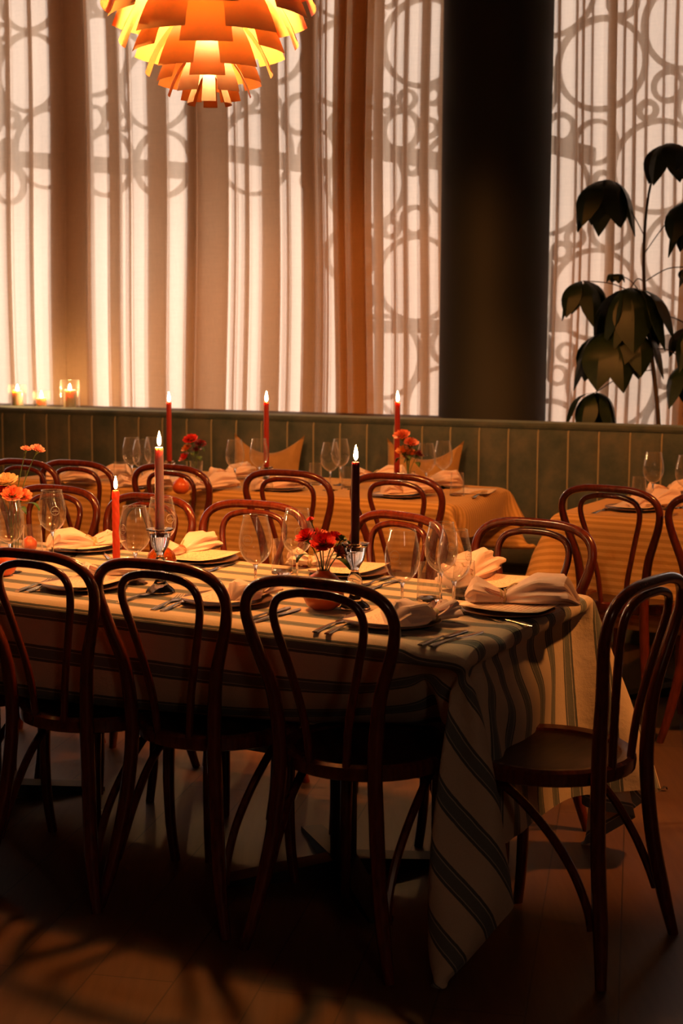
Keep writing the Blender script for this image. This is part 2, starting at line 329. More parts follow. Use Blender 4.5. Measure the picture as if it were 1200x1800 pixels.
# draped cloth shapes: rows, columns, sheet extent in metres, then each vertex as whole millimetres (row by row differences)
CLOTH = {}
CLOTH['a'] = (58, 95, -2.650, 0.530, -0.570, 1.370, [-2434,17,5,-8,-9,-2,21,34,34,34,33,34,34,33,33,33,33,32,32,32,31,30,30,29,29,28,28,27,26,27,22,32,34,34,33,34,33,34,33,34,33,34,33,34,33,34,33,34,33,34,33,34,33,34,33,33,34,33,34,34,33,31,32,32,33,33,33,33,33,32,27,31,31,31,12,26,11,14,18,20,15,13,11,10,9,10,10,1,5,8,12,15,24,-19,24,-24,27,32,31,31,33,25,1,-2,-1,-2,-3,-1,0,1,2,3,3,4,4,4,4,5,4,5,4,5,5,4,5,5,4,5,4,4,5,4,5,4,5,4,5,4,4,5,5,4,5,5,4,5,5,4,5,5,5,5,4,5,5,1,-2,-2,-2,-2,-2,-4,-6,-7,9,20,-8,-10,-11,31,-7,-24,-22,-19,-17,-22,-23,-24,-25,-26,-25,-25,-28,-27,-27,-26,-26,-24,-28,-23,126,11,11,9,9,10,8,3,2,3,2,2,3,5,6,7,9,9,11,12,13,14,16,16,17,19,19,20,20,21,25,9,0,0,0,0,0,0,0,0,0,0,-3,-1,2,2,0,0,0,0,0,-2,-4,0,3,3,0,0,0,0,-8,-13,-11,-10,-8,-7,-7,-4,-4,-5,-3,-9,-10,-9,-6,-21,-22,-21,-22,-21,-21,-21,-21,-20,-21,-20,-20,-20,-19,-18,-19,-15,-4,-3,5,
-9,3,2,2,0,0,0,0,-1,0,0,-1,0,0,1,1,0,1,1,0,1,1,0,1,0,1,-1,0,0,-2,3,1,-1,0,1,-1,1,-1,1,-1,1,-1,1,-1,1,-1,1,-1,1,-1,1,-1,1,-1,1,0,0,0,0,-1,0,2,1,1,0,0,-1,0,0,0,1,0,0,2,10,-11,0,4,4,-3,0,-1,0,0,1,-1,-14,1,1,3,-11,-4,-8,43,0,-8,-2,-1,1,1,-1,0,1,2,-3,-3,-5,-2,-3,-2,-2,-2,-1,-2,-1,0,0,-1,1,-1,1,-1,0,1,-1,0,0,0,0,1,-1,0,0,0,0,0,0,0,1,0,-1,1,-1,0,1,-1,0,1,-1,0,0,0,1,-1,0,4,7,7,6,6,6,8,6,1,-22,-2,-2,2,9,-8,-15,1,3,4,-3,0,-1,0,0,1,-1,-2,0,0,1,-2,-1,-2,5,41,32,0,0,0,1,-1,1,0,1,-2,-1,-2,-2,-2,-3,-2,-3,-2,-3,-2,-2,-1,-2,-1,0,-1,0,0,2,1,-3,-2,-1,0,0,0,0,0,0,0,0,0,3,1,-2,-1,-1,0,0,0,0,3,3,-1,-2,-1,-2,0,0,1,14,9,5,3,1,0,-1,-3,-1,5,0,-1,0,1,-6,-1,0,0,1,-1,0,1,0,-1,1,0,1,0,0,0,-1,-2,-10,1,-21,
-10,2,4,3,0,0,-1,-1,1,-1,0,0,-1,1,-1,0,1,0,0,1,1,1,2,0,1,0,1,0,1,0,-1,0,1,-1,0,1,-1,1,-1,1,-1,1,-1,1,-1,1,0,0,0,0,0,0,0,0,-1,1,-1,1,-1,1,0,1,0,-2,-1,1,0,1,-3,1,6,1,-2,-4,5,-4,9,4,-3,-1,-6,2,1,1,-1,-7,-4,1,3,-8,6,10,10,2,-41,-7,-2,-1,0,0,0,1,1,-4,-4,-1,1,-2,1,-4,-3,-2,-2,-1,-2,-1,-1,0,-1,0,0,1,-1,0,1,-1,1,-1,0,0,0,1,-1,1,-1,1,-1,1,-1,0,0,0,1,-1,0,1,-1,0,1,0,-1,0,0,1,0,0,0,-1,0,0,0,3,2,17,19,-13,7,-6,17,-33,-1,6,4,-3,-1,-3,1,1,0,-1,-1,0,0,0,-1,1,6,13,24,4,31,1,0,1,-1,1,0,0,-2,-1,0,-1,0,0,-2,-2,-3,-3,-2,-3,-2,-2,-2,-2,-2,-1,0,0,-1,-1,3,-1,-2,-1,0,0,0,0,0,0,0,0,0,0,0,-1,1,0,0,0,0,-1,1,1,0,-3,2,0,0,-1,-6,4,8,-5,-3,2,15,3,15,1,-1,0,1,-2,-5,-1,1,0,0,1,0,0,0,0,0,0,1,1,0,-2,1,1,-3,-20,-3,
-11,3,3,3,0,0,-1,1,-1,0,-1,1,0,-1,1,-1,0,0,1,1,0,1,0,2,1,1,0,1,-1,1,0,1,-1,1,-1,0,1,-1,1,-1,1,-1,1,0,0,0,-1,1,-1,1,-1,1,-1,1,0,0,0,0,0,0,0,0,0,2,-2,0,-1,-1,3,0,-1,2,4,2,-8,10,3,-3,0,-9,3,-7,4,4,-4,-5,-1,3,-6,4,16,5,0,-9,2,-5,-3,-2,0,0,0,1,-1,-4,1,-2,0,0,-5,1,-1,0,-4,-2,-2,-2,-1,-1,-1,0,-1,0,1,-1,0,1,-1,0,1,-1,1,-1,0,0,0,0,0,0,1,-1,1,-1,0,1,-1,0,1,-1,0,0,1,-1,0,0,0,0,0,1,1,-1,1,1,5,-5,1,2,9,20,-15,-8,6,4,-3,-1,-4,1,-3,2,2,-1,-1,0,1,-1,0,12,10,13,11,0,32,0,0,0,1,-1,0,1,-2,0,-1,1,0,-3,0,-1,1,-3,-3,-2,-4,-3,-3,-2,-2,-1,-2,0,-1,0,0,-1,0,0,-1,0,0,0,0,0,0,0,0,0,0,0,0,0,0,0,0,0,0,0,-1,1,0,0,0,0,0,0,0,8,-5,6,4,8,-7,0,5,9,4,-3,-4,2,0,0,0,0,0,-1,1,0,0,1,0,0,-1,1,0,-2,-5,-4,-2,
-11,2,3,4,1,0,-1,-1,0,0,0,0,0,0,-1,1,-1,1,-1,0,0,1,1,1,1,1,2,1,1,-2,2,-1,1,-1,1,0,-1,1,-1,1,-1,1,0,-1,1,-1,1,-1,1,-1,1,0,0,0,0,0,0,0,0,-1,1,-1,1,0,1,-2,2,0,0,0,1,-1,0,3,12,-1,-4,-2,-4,0,-9,4,1,2,-4,-6,3,-1,4,14,4,0,-4,-7,1,-5,-3,-2,0,0,0,0,-1,-1,-1,-1,0,-2,0,-2,1,-5,1,-2,0,-2,-4,-2,-1,-1,0,-1,0,1,-1,0,0,1,-1,0,0,0,1,-1,1,-1,1,-1,0,0,0,1,-1,0,1,-1,0,1,-1,0,0,1,0,-1,0,0,0,0,0,1,2,-2,0,0,0,-1,0,1,6,20,-1,-6,-2,-3,0,-3,2,-1,2,0,1,-1,0,1,10,9,11,9,5,0,32,0,0,1,-1,1,0,-1,0,-1,0,0,-2,0,0,0,-4,1,-1,0,-2,-5,-3,-3,-3,-3,-2,-2,0,2,-4,-2,1,0,1,0,0,0,0,0,0,0,0,0,0,0,0,0,0,0,0,0,0,0,0,0,0,0,0,0,0,0,-2,5,2,8,-6,-3,-4,-3,-1,1,8,13,8,0,0,0,0,0,0,0,0,2,0,1,-1,0,0,-1,-1,-3,-3,-1,-1,
-11,1,4,3,2,0,-2,1,0,-1,1,-1,-1,1,0,-1,0,0,0,0,1,-1,1,1,1,1,2,1,1,1,0,0,0,0,0,-1,1,-1,1,0,0,0,-1,1,-1,1,0,0,0,0,0,-1,1,-1,1,-1,1,-1,1,0,0,0,0,0,1,0,0,0,1,0,-1,0,0,0,0,10,-2,-2,-4,-4,2,4,4,-8,-7,-1,5,2,12,5,-2,-2,-4,-5,3,-5,-2,-2,-1,0,0,1,-2,-1,-1,0,-1,-1,0,1,-5,1,-1,-2,-2,-2,0,-2,-2,-2,-2,0,-1,0,1,-1,1,-1,0,1,-1,1,-1,0,0,0,0,1,-1,1,-1,0,1,-1,0,1,-1,0,1,-1,0,0,0,1,0,0,0,0,0,0,0,0,-1,1,-1,1,0,-1,0,8,12,-2,-1,-2,-2,1,1,5,-5,-1,1,0,0,8,16,8,7,3,3,0,32,0,0,0,1,-1,1,-1,0,0,-1,-1,1,0,-1,-2,1,-1,-1,-3,-1,0,-3,-3,-3,-4,-3,-4,-1,-1,0,-3,1,1,0,0,0,0,0,0,0,0,0,0,0,0,0,0,0,0,0,0,0,0,0,0,0,0,0,0,0,0,0,2,4,-1,-3,-5,1,2,1,1,-3,0,22,5,1,0,0,0,0,0,1,-1,1,0,0,0,0,-2,-2,-3,-1,0,-1,
-11,0,2,6,1,0,0,0,-1,1,-1,0,1,-1,0,0,0,0,0,0,-1,1,-1,0,1,1,1,2,2,3,-2,1,-1,1,-1,1,-1,1,-1,0,1,-1,1,-1,1,0,-1,1,-1,1,0,0,0,0,0,0,0,0,0,0,0,0,0,0,1,0,0,1,-1,0,0,0,0,-1,-2,3,4,-1,-1,-2,1,6,-3,-9,-5,3,6,11,4,-3,1,-3,-3,-4,4,-5,-1,-3,-1,0,0,0,-1,-1,0,0,-1,0,1,-3,1,-1,-1,0,-2,-2,-1,-3,-2,-2,-2,-2,-1,-1,0,1,-1,0,1,-1,0,0,0,1,-1,1,-1,0,0,0,1,-1,0,0,0,0,1,-1,0,1,0,-1,0,0,0,0,0,0,0,1,-1,1,0,-1,1,0,0,1,1,1,9,3,-2,0,0,0,6,-4,-2,2,-1,1,6,24,7,1,1,4,0,1,31,1,0,0,0,1,-1,0,0,-1,1,0,-1,1,-1,0,-1,0,-1,-1,-1,-1,-1,-3,-3,-4,-5,-3,-4,-3,2,-3,1,0,0,0,0,0,0,0,0,0,0,0,0,0,0,0,0,0,0,0,0,0,0,0,0,0,0,0,0,0,0,1,5,-2,-6,3,1,3,1,1,1,4,5,9,1,0,-1,1,0,1,-1,1,1,-1,0,-1,-3,-2,0,-1,0,0,-2,
-11,0,3,3,6,-2,-1,0,0,-1,1,-1,1,-1,0,0,1,-1,0,0,0,0,0,0,-1,1,1,1,3,1,2,-1,0,0,1,-1,1,-1,1,0,-1,1,-1,1,0,-1,1,-1,1,0,-1,1,-1,1,0,0,0,0,0,0,0,0,0,0,1,1,0,-1,0,0,0,0,-1,0,-1,-1,1,2,2,3,-1,5,-10,-9,0,8,12,1,-2,3,-1,-2,-6,-2,4,-5,-1,-2,-2,0,0,1,-3,1,-1,-1,1,2,-3,0,1,-1,-1,-1,-1,0,-2,0,-2,-3,-2,-4,-2,-2,-1,1,-1,1,-1,0,1,-1,1,-1,1,-1,1,-1,1,-1,0,1,-1,1,-1,0,0,1,-1,0,0,1,0,-1,0,0,0,0,1,0,0,-1,1,1,0,0,1,0,0,1,7,1,2,0,1,0,6,-6,1,0,-1,6,32,4,-3,0,3,2,2,-2,32,-1,1,1,0,0,0,-1,0,0,-1,1,1,-2,0,0,0,0,0,-1,0,-1,-1,-1,-2,-2,-4,-6,-7,-2,-2,-2,0,0,0,0,0,0,0,0,0,0,0,0,0,0,0,0,0,0,0,0,0,0,0,0,0,0,0,0,0,0,0,-4,4,-3,6,4,3,0,1,1,3,-1,1,10,1,0,1,-2,1,1,1,1,-1,0,-1,-5,-2,2,-1,0,-1,1,-1,
-11,0,1,3,5,0,0,-1,0,1,-1,1,-1,1,0,0,-1,0,0,0,0,-1,1,-1,1,0,-1,1,1,4,2,0,1,-1,0,1,-1,1,0,-1,1,-1,1,0,-1,1,0,0,0,-1,1,0,0,0,-1,1,0,0,0,0,0,0,0,0,0,0,0,0,0,-1,0,0,1,-1,4,-8,4,-10,6,-1,16,-3,-13,-6,8,14,1,0,2,0,-1,-5,-4,3,2,-6,1,-2,-3,0,0,0,-1,-1,0,1,1,-2,0,1,-1,0,-1,-1,0,-1,0,-1,-1,-1,-2,-1,-4,-4,-4,-1,1,-1,0,1,-1,0,0,0,0,0,0,0,0,1,-1,0,0,0,1,-1,0,0,1,-1,0,0,0,1,0,0,0,0,0,1,0,1,0,0,1,0,0,1,1,-3,7,2,-3,2,1,9,-4,-2,3,-2,5,34,1,-3,-1,2,5,1,-1,0,32,0,0,0,0,0,1,-1,-1,1,0,0,0,0,0,0,0,-1,0,0,0,-1,0,0,-1,-2,-1,-3,-6,-12,-2,0,-1,-1,-1,0,0,0,0,0,0,0,0,0,0,0,0,0,0,0,0,0,0,0,0,1,0,1,0,1,1,2,1,2,2,0,2,1,0,0,1,1,1,2,-9,14,1,-2,2,0,3,-1,1,0,1,-1,-6,-1,1,0,0,-2,0,0,-1,
-11,0,1,3,4,2,-1,0,0,-1,1,0,0,-1,0,0,0,1,0,-1,0,1,-1,1,-1,0,0,0,0,0,6,1,0,1,-1,0,1,-1,0,1,-1,1,0,-1,1,0,-1,1,-1,1,0,-1,1,-1,1,0,-1,1,-1,1,-1,0,0,0,-1,1,0,0,0,0,0,0,-1,1,-1,-2,0,-2,-8,27,1,-19,-8,6,16,2,-2,4,2,-1,-5,-8,1,3,3,-6,1,-1,-3,-1,0,0,-2,1,0,1,0,-1,0,0,-1,-1,0,1,0,0,0,-1,-1,0,-1,-2,-2,-2,-3,-9,0,1,0,-1,0,0,0,0,-1,1,-1,1,-1,0,1,-1,1,0,0,0,0,0,0,1,1,0,0,0,1,0,1,1,0,0,0,0,0,0,-1,1,1,0,0,2,1,0,0,-1,21,-2,-13,3,-3,5,36,1,-6,-3,2,7,3,1,-2,0,32,0,0,0,1,0,-1,0,0,0,1,0,-1,0,0,0,0,0,0,0,-1,1,-1,0,0,-1,-1,-1,-1,-3,-18,4,-1,0,0,-1,-1,-1,-1,-1,-1,0,0,0,0,0,0,1,0,1,1,1,1,1,2,0,2,0,2,1,1,0,1,0,1,0,-1,0,0,1,0,1,0,0,2,2,1,-1,-3,7,-1,2,0,0,-2,-6,0,2,1,-1,-2,0,0,-1,0,
-10,-1,0,2,5,2,0,-1,1,0,0,0,0,0,0,0,0,0,0,0,1,-1,1,-1,1,0,1,-1,0,1,0,0,-1,0,1,0,-1,1,0,0,1,-1,0,1,0,0,0,0,1,0,-1,1,0,1,-1,0,1,-1,1,-1,1,0,0,0,1,-1,0,0,0,1,0,-1,1,-1,-1,-2,1,1,10,1,-7,-13,1,19,3,-4,8,0,1,-4,-13,-1,-4,-12,-13,-6,1,-1,-2,-2,0,0,-1,0,1,2,-2,-1,1,-1,0,1,1,2,0,1,0,1,1,2,2,3,4,3,2,6,-2,-2,-1,-1,-1,-2,-2,-2,-1,-3,-1,-3,-2,-2,-3,-1,-2,-2,-1,-1,-1,-2,-1,0,-2,0,-1,0,-1,0,0,-1,0,0,0,0,-1,0,0,0,0,0,1,0,2,0,1,4,7,-5,0,1,1,37,2,-8,-1,-2,7,7,0,0,-1,-11,32,0,0,0,0,0,1,-1,1,0,0,-1,0,0,1,-1,0,0,1,0,1,-1,1,0,-1,1,0,0,-1,-1,-2,0,1,1,0,0,0,1,0,1,0,0,0,-1,0,0,0,-2,0,-1,-1,-1,0,-1,-1,-1,-1,0,0,-1,0,-1,0,1,-1,0,0,-1,-1,0,1,0,0,1,1,1,0,1,1,3,0,0,0,-1,-7,-1,3,0,1,-2,-2,0,0,-2,-3,
-11,0,0,1,5,4,-1,0,-1,2,0,-1,0,0,0,0,1,0,0,0,0,0,0,1,0,0,-1,1,0,0,0,-1,1,0,0,-1,1,0,0,0,-1,1,0,0,0,0,0,0,0,0,1,-1,0,0,1,0,-1,1,0,1,-1,1,0,0,0,0,1,0,0,0,0,0,-1,0,1,-3,0,5,7,0,-13,-7,17,6,-5,11,1,1,-6,-16,-3,-10,-13,-5,-2,-6,1,0,-1,-4,0,0,-1,0,3,-1,-1,1,0,-1,3,3,4,-1,-2,2,0,2,4,3,3,2,1,-1,3,-2,0,0,-1,-1,-1,1,-1,0,-1,-1,-1,-1,0,-2,0,-2,-1,-1,-3,-1,-2,-1,-1,-3,-1,-2,-1,-2,-1,-1,-2,0,-1,-1,-1,-1,0,-1,0,-1,1,0,0,0,1,1,0,7,2,-4,3,-2,39,3,-11,-6,-1,12,8,1,-2,-9,-10,-6,31,0,1,0,0,0,0,0,0,1,0,-1,0,1,-1,1,1,0,0,0,0,0,0,-1,1,-1,-1,-1,0,-2,2,0,0,0,0,1,0,0,1,-1,1,0,0,1,0,0,-1,1,0,0,0,0,-1,0,-1,1,-1,-1,-1,-1,-1,0,0,-2,0,-1,-1,-1,0,-1,0,0,1,0,0,1,1,-1,4,0,0,1,-1,-7,-1,4,0,1,-3,-2,0,-2,-3,-1,-1,
-9,-2,-1,1,3,9,-3,0,1,-1,0,0,0,0,1,1,0,-1,0,1,-1,1,0,0,0,-1,1,0,0,0,-1,1,0,0,-1,1,0,0,0,-1,1,0,0,0,0,-1,1,0,0,0,0,1,-1,0,0,0,1,0,-1,0,1,0,0,0,0,1,-1,1,0,1,0,0,-1,0,1,-2,-5,14,2,-5,-17,15,12,-7,13,1,-2,-8,-16,-6,-14,-7,-2,-1,1,23,-28,0,-1,-3,-2,1,-1,2,1,-2,0,1,-1,7,2,3,-3,-2,6,-2,4,5,1,1,0,0,-1,3,-4,3,-1,-1,0,-1,0,-2,0,-1,-1,0,-1,0,-1,0,-1,0,-1,-1,1,-1,-1,-1,-1,-1,-2,-1,-1,-1,-2,-1,-2,-2,-1,-2,-1,-1,-2,-1,-1,-1,0,3,-2,-1,1,-4,8,24,-21,3,-4,39,5,-19,-7,9,12,6,0,-7,-11,-6,-2,4,24,8,-1,1,0,1,0,-1,1,0,-1,1,0,-1,2,0,0,0,0,0,0,0,-1,0,-2,0,0,1,-1,2,-2,1,0,0,1,0,0,0,0,1,0,0,0,-1,0,0,1,0,0,0,0,0,0,0,0,-1,0,1,-1,0,-1,0,-2,0,-1,-1,-1,0,-2,0,-2,0,3,-2,-1,0,-3,6,5,-2,1,-1,-8,-1,4,0,0,-2,-2,-1,-3,-1,-1,-1,0,
-2,-9,-1,1,1,4,4,0,0,1,-1,1,-1,2,0,-1,0,0,1,-1,1,0,0,0,-1,1,0,0,0,-1,1,0,0,0,0,0,0,0,0,0,0,0,0,0,0,0,0,0,0,0,0,0,0,0,0,0,0,0,0,0,0,0,0,1,0,-1,1,0,1,-1,1,1,1,-3,2,7,10,-6,-1,-20,5,20,-9,15,0,-6,-10,-15,-9,-13,-1,-1,1,0,2,28,-6,-25,-2,-1,-3,-1,0,3,-1,-1,2,-2,9,1,2,-5,0,7,-3,7,2,-2,1,-1,0,0,2,-4,5,-3,0,-1,-1,0,-1,0,-1,0,0,-1,0,0,-1,0,0,-1,0,0,-1,-1,0,0,-1,0,-1,-1,-1,0,-1,-2,0,-2,-2,-1,-1,-2,-1,-2,-2,-1,-4,-1,6,-5,-2,27,-7,3,-12,-2,38,6,-26,-2,17,9,3,-2,-13,-7,1,2,1,3,20,4,8,-1,1,0,0,1,0,0,0,0,0,1,0,0,0,0,-1,1,-1,-1,0,0,1,0,0,-1,2,-2,1,0,0,0,0,0,1,0,0,0,0,-1,0,1,0,0,0,0,0,0,0,0,0,0,0,0,0,-1,0,1,0,-1,0,-1,0,-1,0,-2,0,-2,-1,-3,-2,7,-6,-4,9,3,1,-2,0,-8,-1,4,1,-1,-2,-3,-2,-2,-1,-1,1,0,1,
10,-10,-11,-1,2,1,7,0,1,-1,0,0,1,0,0,0,0,1,-1,1,0,0,0,-1,1,0,0,0,-1,1,0,0,0,-1,1,0,0,0,0,0,0,0,0,0,0,0,0,0,0,0,0,-1,1,0,0,0,0,0,0,0,0,0,0,0,0,1,0,-1,0,1,0,1,2,2,-5,10,-7,13,-1,-31,34,-10,15,-1,-11,-9,-16,-10,-5,4,1,1,-1,-3,0,28,0,-7,-25,-2,-1,-4,2,2,-1,1,-2,12,-1,1,-4,2,6,-5,7,-1,-1,1,-1,0,0,1,-3,5,-3,0,0,-1,0,0,-1,0,-1,0,-1,1,-1,-1,1,-1,0,0,-1,0,-1,1,-1,0,-1,0,0,0,-1,-1,-1,0,-1,0,-1,-1,-2,-1,-2,0,-2,-3,-2,-6,-2,10,-15,10,17,-16,10,29,8,-24,-4,23,6,-1,-5,-7,5,2,1,0,-6,1,15,5,5,7,0,0,1,-1,1,0,0,0,1,0,0,0,0,0,0,-1,0,1,-1,0,0,0,0,1,-2,1,0,0,1,0,0,0,0,0,0,-1,0,1,0,0,0,0,0,0,0,0,0,0,0,0,0,0,0,0,0,-1,1,0,0,0,-1,0,-1,0,0,-1,-1,-2,-6,-2,9,-26,22,4,-7,5,-6,-2,5,1,-2,-1,-4,-2,-2,0,0,0,0,1,0,
33,-4,-14,-23,-3,0,8,2,-1,0,0,1,1,0,-1,1,0,-1,1,0,0,0,-1,1,0,0,0,0,0,0,0,0,0,0,0,0,0,0,0,0,0,0,0,0,0,0,0,0,0,0,0,0,0,0,0,0,0,0,0,0,0,0,0,0,0,0,0,1,0,0,0,0,0,3,4,-6,8,0,-5,25,-12,-1,4,-17,-7,-16,-7,-1,-1,-2,0,-1,3,1,4,4,13,11,-3,-30,1,-11,8,-1,1,-2,13,-3,2,-5,3,6,-5,7,-2,-1,0,-1,1,-1,1,-2,3,-2,0,0,0,0,-1,0,0,-1,0,0,0,-1,0,0,0,0,-1,0,0,0,0,-1,0,-1,1,-1,0,-1,1,-1,0,-1,0,-1,-1,0,0,-2,0,-2,-1,0,-1,-3,-12,-7,18,-15,12,8,6,25,-38,11,32,1,-4,-6,-4,0,-3,-1,-8,9,4,5,-3,5,8,12,10,0,-2,4,-1,0,0,1,0,0,0,0,-1,1,-1,0,0,0,1,0,0,0,0,-1,1,0,0,0,0,0,0,0,-1,0,0,1,0,0,0,0,0,0,0,0,0,0,0,0,0,0,0,0,0,0,0,0,-1,0,0,0,0,1,0,0,-1,0,-1,0,-1,-10,-9,14,-16,12,6,-18,8,5,3,-4,-2,-4,-2,0,0,0,0,-1,2,0,1,
34,0,0,-5,-26,-10,3,1,1,1,1,0,-1,0,1,0,-1,1,0,0,0,0,0,0,0,0,0,0,0,0,0,0,0,0,0,0,0,0,0,0,0,0,0,0,0,0,0,0,0,0,0,0,0,0,0,0,0,0,0,0,0,0,0,0,0,0,0,0,0,0,0,0,0,0,-3,3,9,14,5,-13,-13,16,-23,-5,-14,-5,-1,-2,0,1,-1,7,-4,10,2,-4,3,5,14,13,-41,-11,2,5,6,12,-3,1,-2,5,1,-2,4,-2,0,-1,0,0,-1,1,-1,1,-1,0,1,0,-1,0,0,-1,0,0,0,-1,0,0,0,0,-1,0,0,0,0,-1,0,0,0,0,-1,0,0,0,-1,0,0,0,-1,0,1,-1,-1,0,0,-1,-1,-2,-1,-1,0,-9,-21,-2,-5,2,53,-37,40,15,1,-7,-8,-4,-3,-3,-7,2,20,-7,12,2,-2,0,1,3,11,20,-2,0,1,2,0,0,0,0,0,0,0,-1,1,0,0,0,0,0,0,0,0,0,0,0,0,0,0,0,0,0,1,0,0,0,0,-1,0,0,0,0,0,0,0,0,0,0,0,0,0,0,0,0,1,0,0,0,-1,0,0,-1,0,0,0,0,1,0,0,1,-1,-29,0,1,11,13,-15,12,-7,-1,-3,-2,0,-1,0,-2,0,6,-2,2,1,
15,1,3,4,4,-17,-14,2,0,0,1,0,1,0,0,0,0,0,0,0,0,0,0,0,0,0,0,-1,1,0,0,0,0,0,0,0,0,0,0,0,0,0,0,0,0,0,0,0,0,0,0,0,0,0,0,0,0,-1,1,0,0,0,0,0,0,0,0,0,0,0,0,0,0,0,5,-3,2,1,19,1,-16,-20,-10,-10,-1,2,0,0,-1,0,6,0,13,5,4,30,-1,-1,-4,-4,13,-10,0,0,1,0,0,0,1,0,1,0,0,0,0,1,0,0,0,0,0,0,0,0,-1,0,0,0,0,0,0,0,0,0,0,0,0,0,0,0,0,0,0,0,0,0,0,0,0,0,0,0,0,0,0,0,0,0,-1,0,0,0,-1,0,0,0,-1,0,1,1,-15,-5,-4,-13,-11,46,4,-5,-14,-10,-11,-1,2,3,13,11,1,10,2,0,0,0,0,-1,1,3,22,0,0,-2,1,0,0,0,-1,-1,0,0,0,0,0,0,0,0,0,0,0,0,0,0,0,0,0,0,0,0,0,0,0,0,0,1,0,0,0,0,0,0,0,0,0,0,0,0,0,0,0,0,-1,0,0,0,1,0,0,1,0,0,0,1,-1,0,1,0,-1,21,0,-1,-17,-9,9,-8,-2,-5,-2,-2,0,0,1,3,5,0,2,0,0,
5,-1,-3,0,-1,1,2,-2,0,-1,0,0,0,0,0,0,0,0,0,0,0,0,0,0,0,0,0,0,0,0,0,0,0,0,0,0,0,0,0,0,0,0,0,0,0,0,0,0,0,0,0,0,0,0,0,0,0,0,0,0,0,0,0,0,-1,0,0,0,0,0,0,0,1,0,0,8,-10,-11,3,12,-27,-6,10,-6,-4,1,4,9,12,23,-6,2,0,0,6,34,0,0,0,1,-1,4,-2,0,-1,-1,0,0,0,0,0,0,0,0,0,0,0,0,0,0,0,0,0,0,0,0,0,0,0,0,0,0,0,0,0,0,0,0,0,0,0,0,0,0,0,0,0,0,0,0,0,0,0,0,0,0,0,0,0,0,0,0,0,0,0,0,0,0,0,0,12,3,3,-6,-19,-19,-15,-17,5,10,17,9,7,6,-6,2,-1,1,-1,-2,2,0,-1,1,0,-1,-2,-3,-1,0,0,0,0,0,0,1,0,0,0,0,0,0,0,0,0,0,0,0,0,0,0,0,0,0,0,0,0,0,0,0,0,0,0,0,0,0,0,0,0,0,0,0,0,0,0,0,0,0,0,0,0,0,0,0,0,-1,0,0,0,-1,0,0,-1,0,0,4,4,1,19,-23,17,-8,-5,4,4,3,2,1,0,-1,3,-1,0,0,-1,
0,0,0,-1,-4,5,1,-1,0,0,0,0,0,0,0,-1,1,0,0,0,0,-1,1,0,0,0,0,0,0,0,0,0,0,0,0,0,0,0,0,0,0,0,0,0,0,0,0,0,0,0,-1,1,0,0,0,0,-1,1,0,0,0,0,-1,0,1,0,0,0,-1,0,0,0,-1,0,-2,0,0,2,0,2,2,20,-23,-9,2,1,10,11,8,-3,13,2,-2,-11,-1,34,0,0,0,-1,0,1,1,-1,0,0,0,0,0,0,0,0,0,0,0,0,0,0,0,0,0,0,0,0,0,0,0,0,0,0,0,0,0,0,0,0,0,0,0,0,0,0,0,0,0,0,0,0,0,0,0,0,0,0,0,0,0,0,0,0,0,0,0,0,0,0,0,0,0,0,1,0,-2,26,0,-28,-8,8,-4,1,1,1,-3,-6,3,-12,-11,-11,-14,-2,2,0,0,0,0,0,0,-2,-1,0,0,0,0,0,0,0,0,0,0,1,-1,0,0,0,1,-1,0,0,1,0,-1,0,1,-1,0,1,0,-1,0,0,0,0,0,0,0,0,1,0,-1,1,-1,0,0,0,0,0,0,0,0,0,0,0,0,0,0,0,0,1,0,-1,1,-1,0,0,0,-1,-1,2,2,-4,2,5,8,5,-1,1,-1,-1,-1,-1,-9,-6,-4,-4,0,
0,-1,1,-4,-4,11,-3,0,0,0,0,0,0,0,0,0,0,0,0,0,0,0,0,0,0,0,0,0,0,0,0,0,0,0,0,0,0,0,0,0,0,0,0,0,0,0,0,0,0,0,0,0,0,0,0,0,0,0,0,0,0,0,0,0,0,0,0,0,0,0,0,0,0,0,0,0,0,-5,-20,29,34,-58,12,23,11,7,-3,-10,-11,-9,0,3,5,12,3,34,0,0,0,-1,1,0,0,0,0,0,0,0,0,0,0,0,0,0,0,0,0,0,0,0,0,0,0,0,0,0,0,0,0,0,0,0,0,0,0,0,0,0,0,0,0,0,0,0,0,0,0,0,0,0,0,0,0,0,0,0,0,0,0,0,0,0,0,0,0,0,0,0,0,0,0,0,0,-15,-12,8,2,10,3,-8,-14,-24,-11,-4,-1,-1,1,1,5,3,2,-1,1,0,-1,-1,2,-2,0,0,0,0,1,0,-1,0,0,1,-1,-1,1,0,1,-1,-1,1,0,0,-1,0,1,0,-1,1,0,-1,0,2,-1,0,0,0,1,-1,0,1,-1,-1,1,-1,1,0,1,-1,0,0,0,0,0,0,0,0,0,0,0,0,0,0,0,0,0,0,1,-1,0,0,0,0,7,34,-40,20,-3,-9,-4,-5,-3,-3,-2,-2,0,1,-1,0,1,
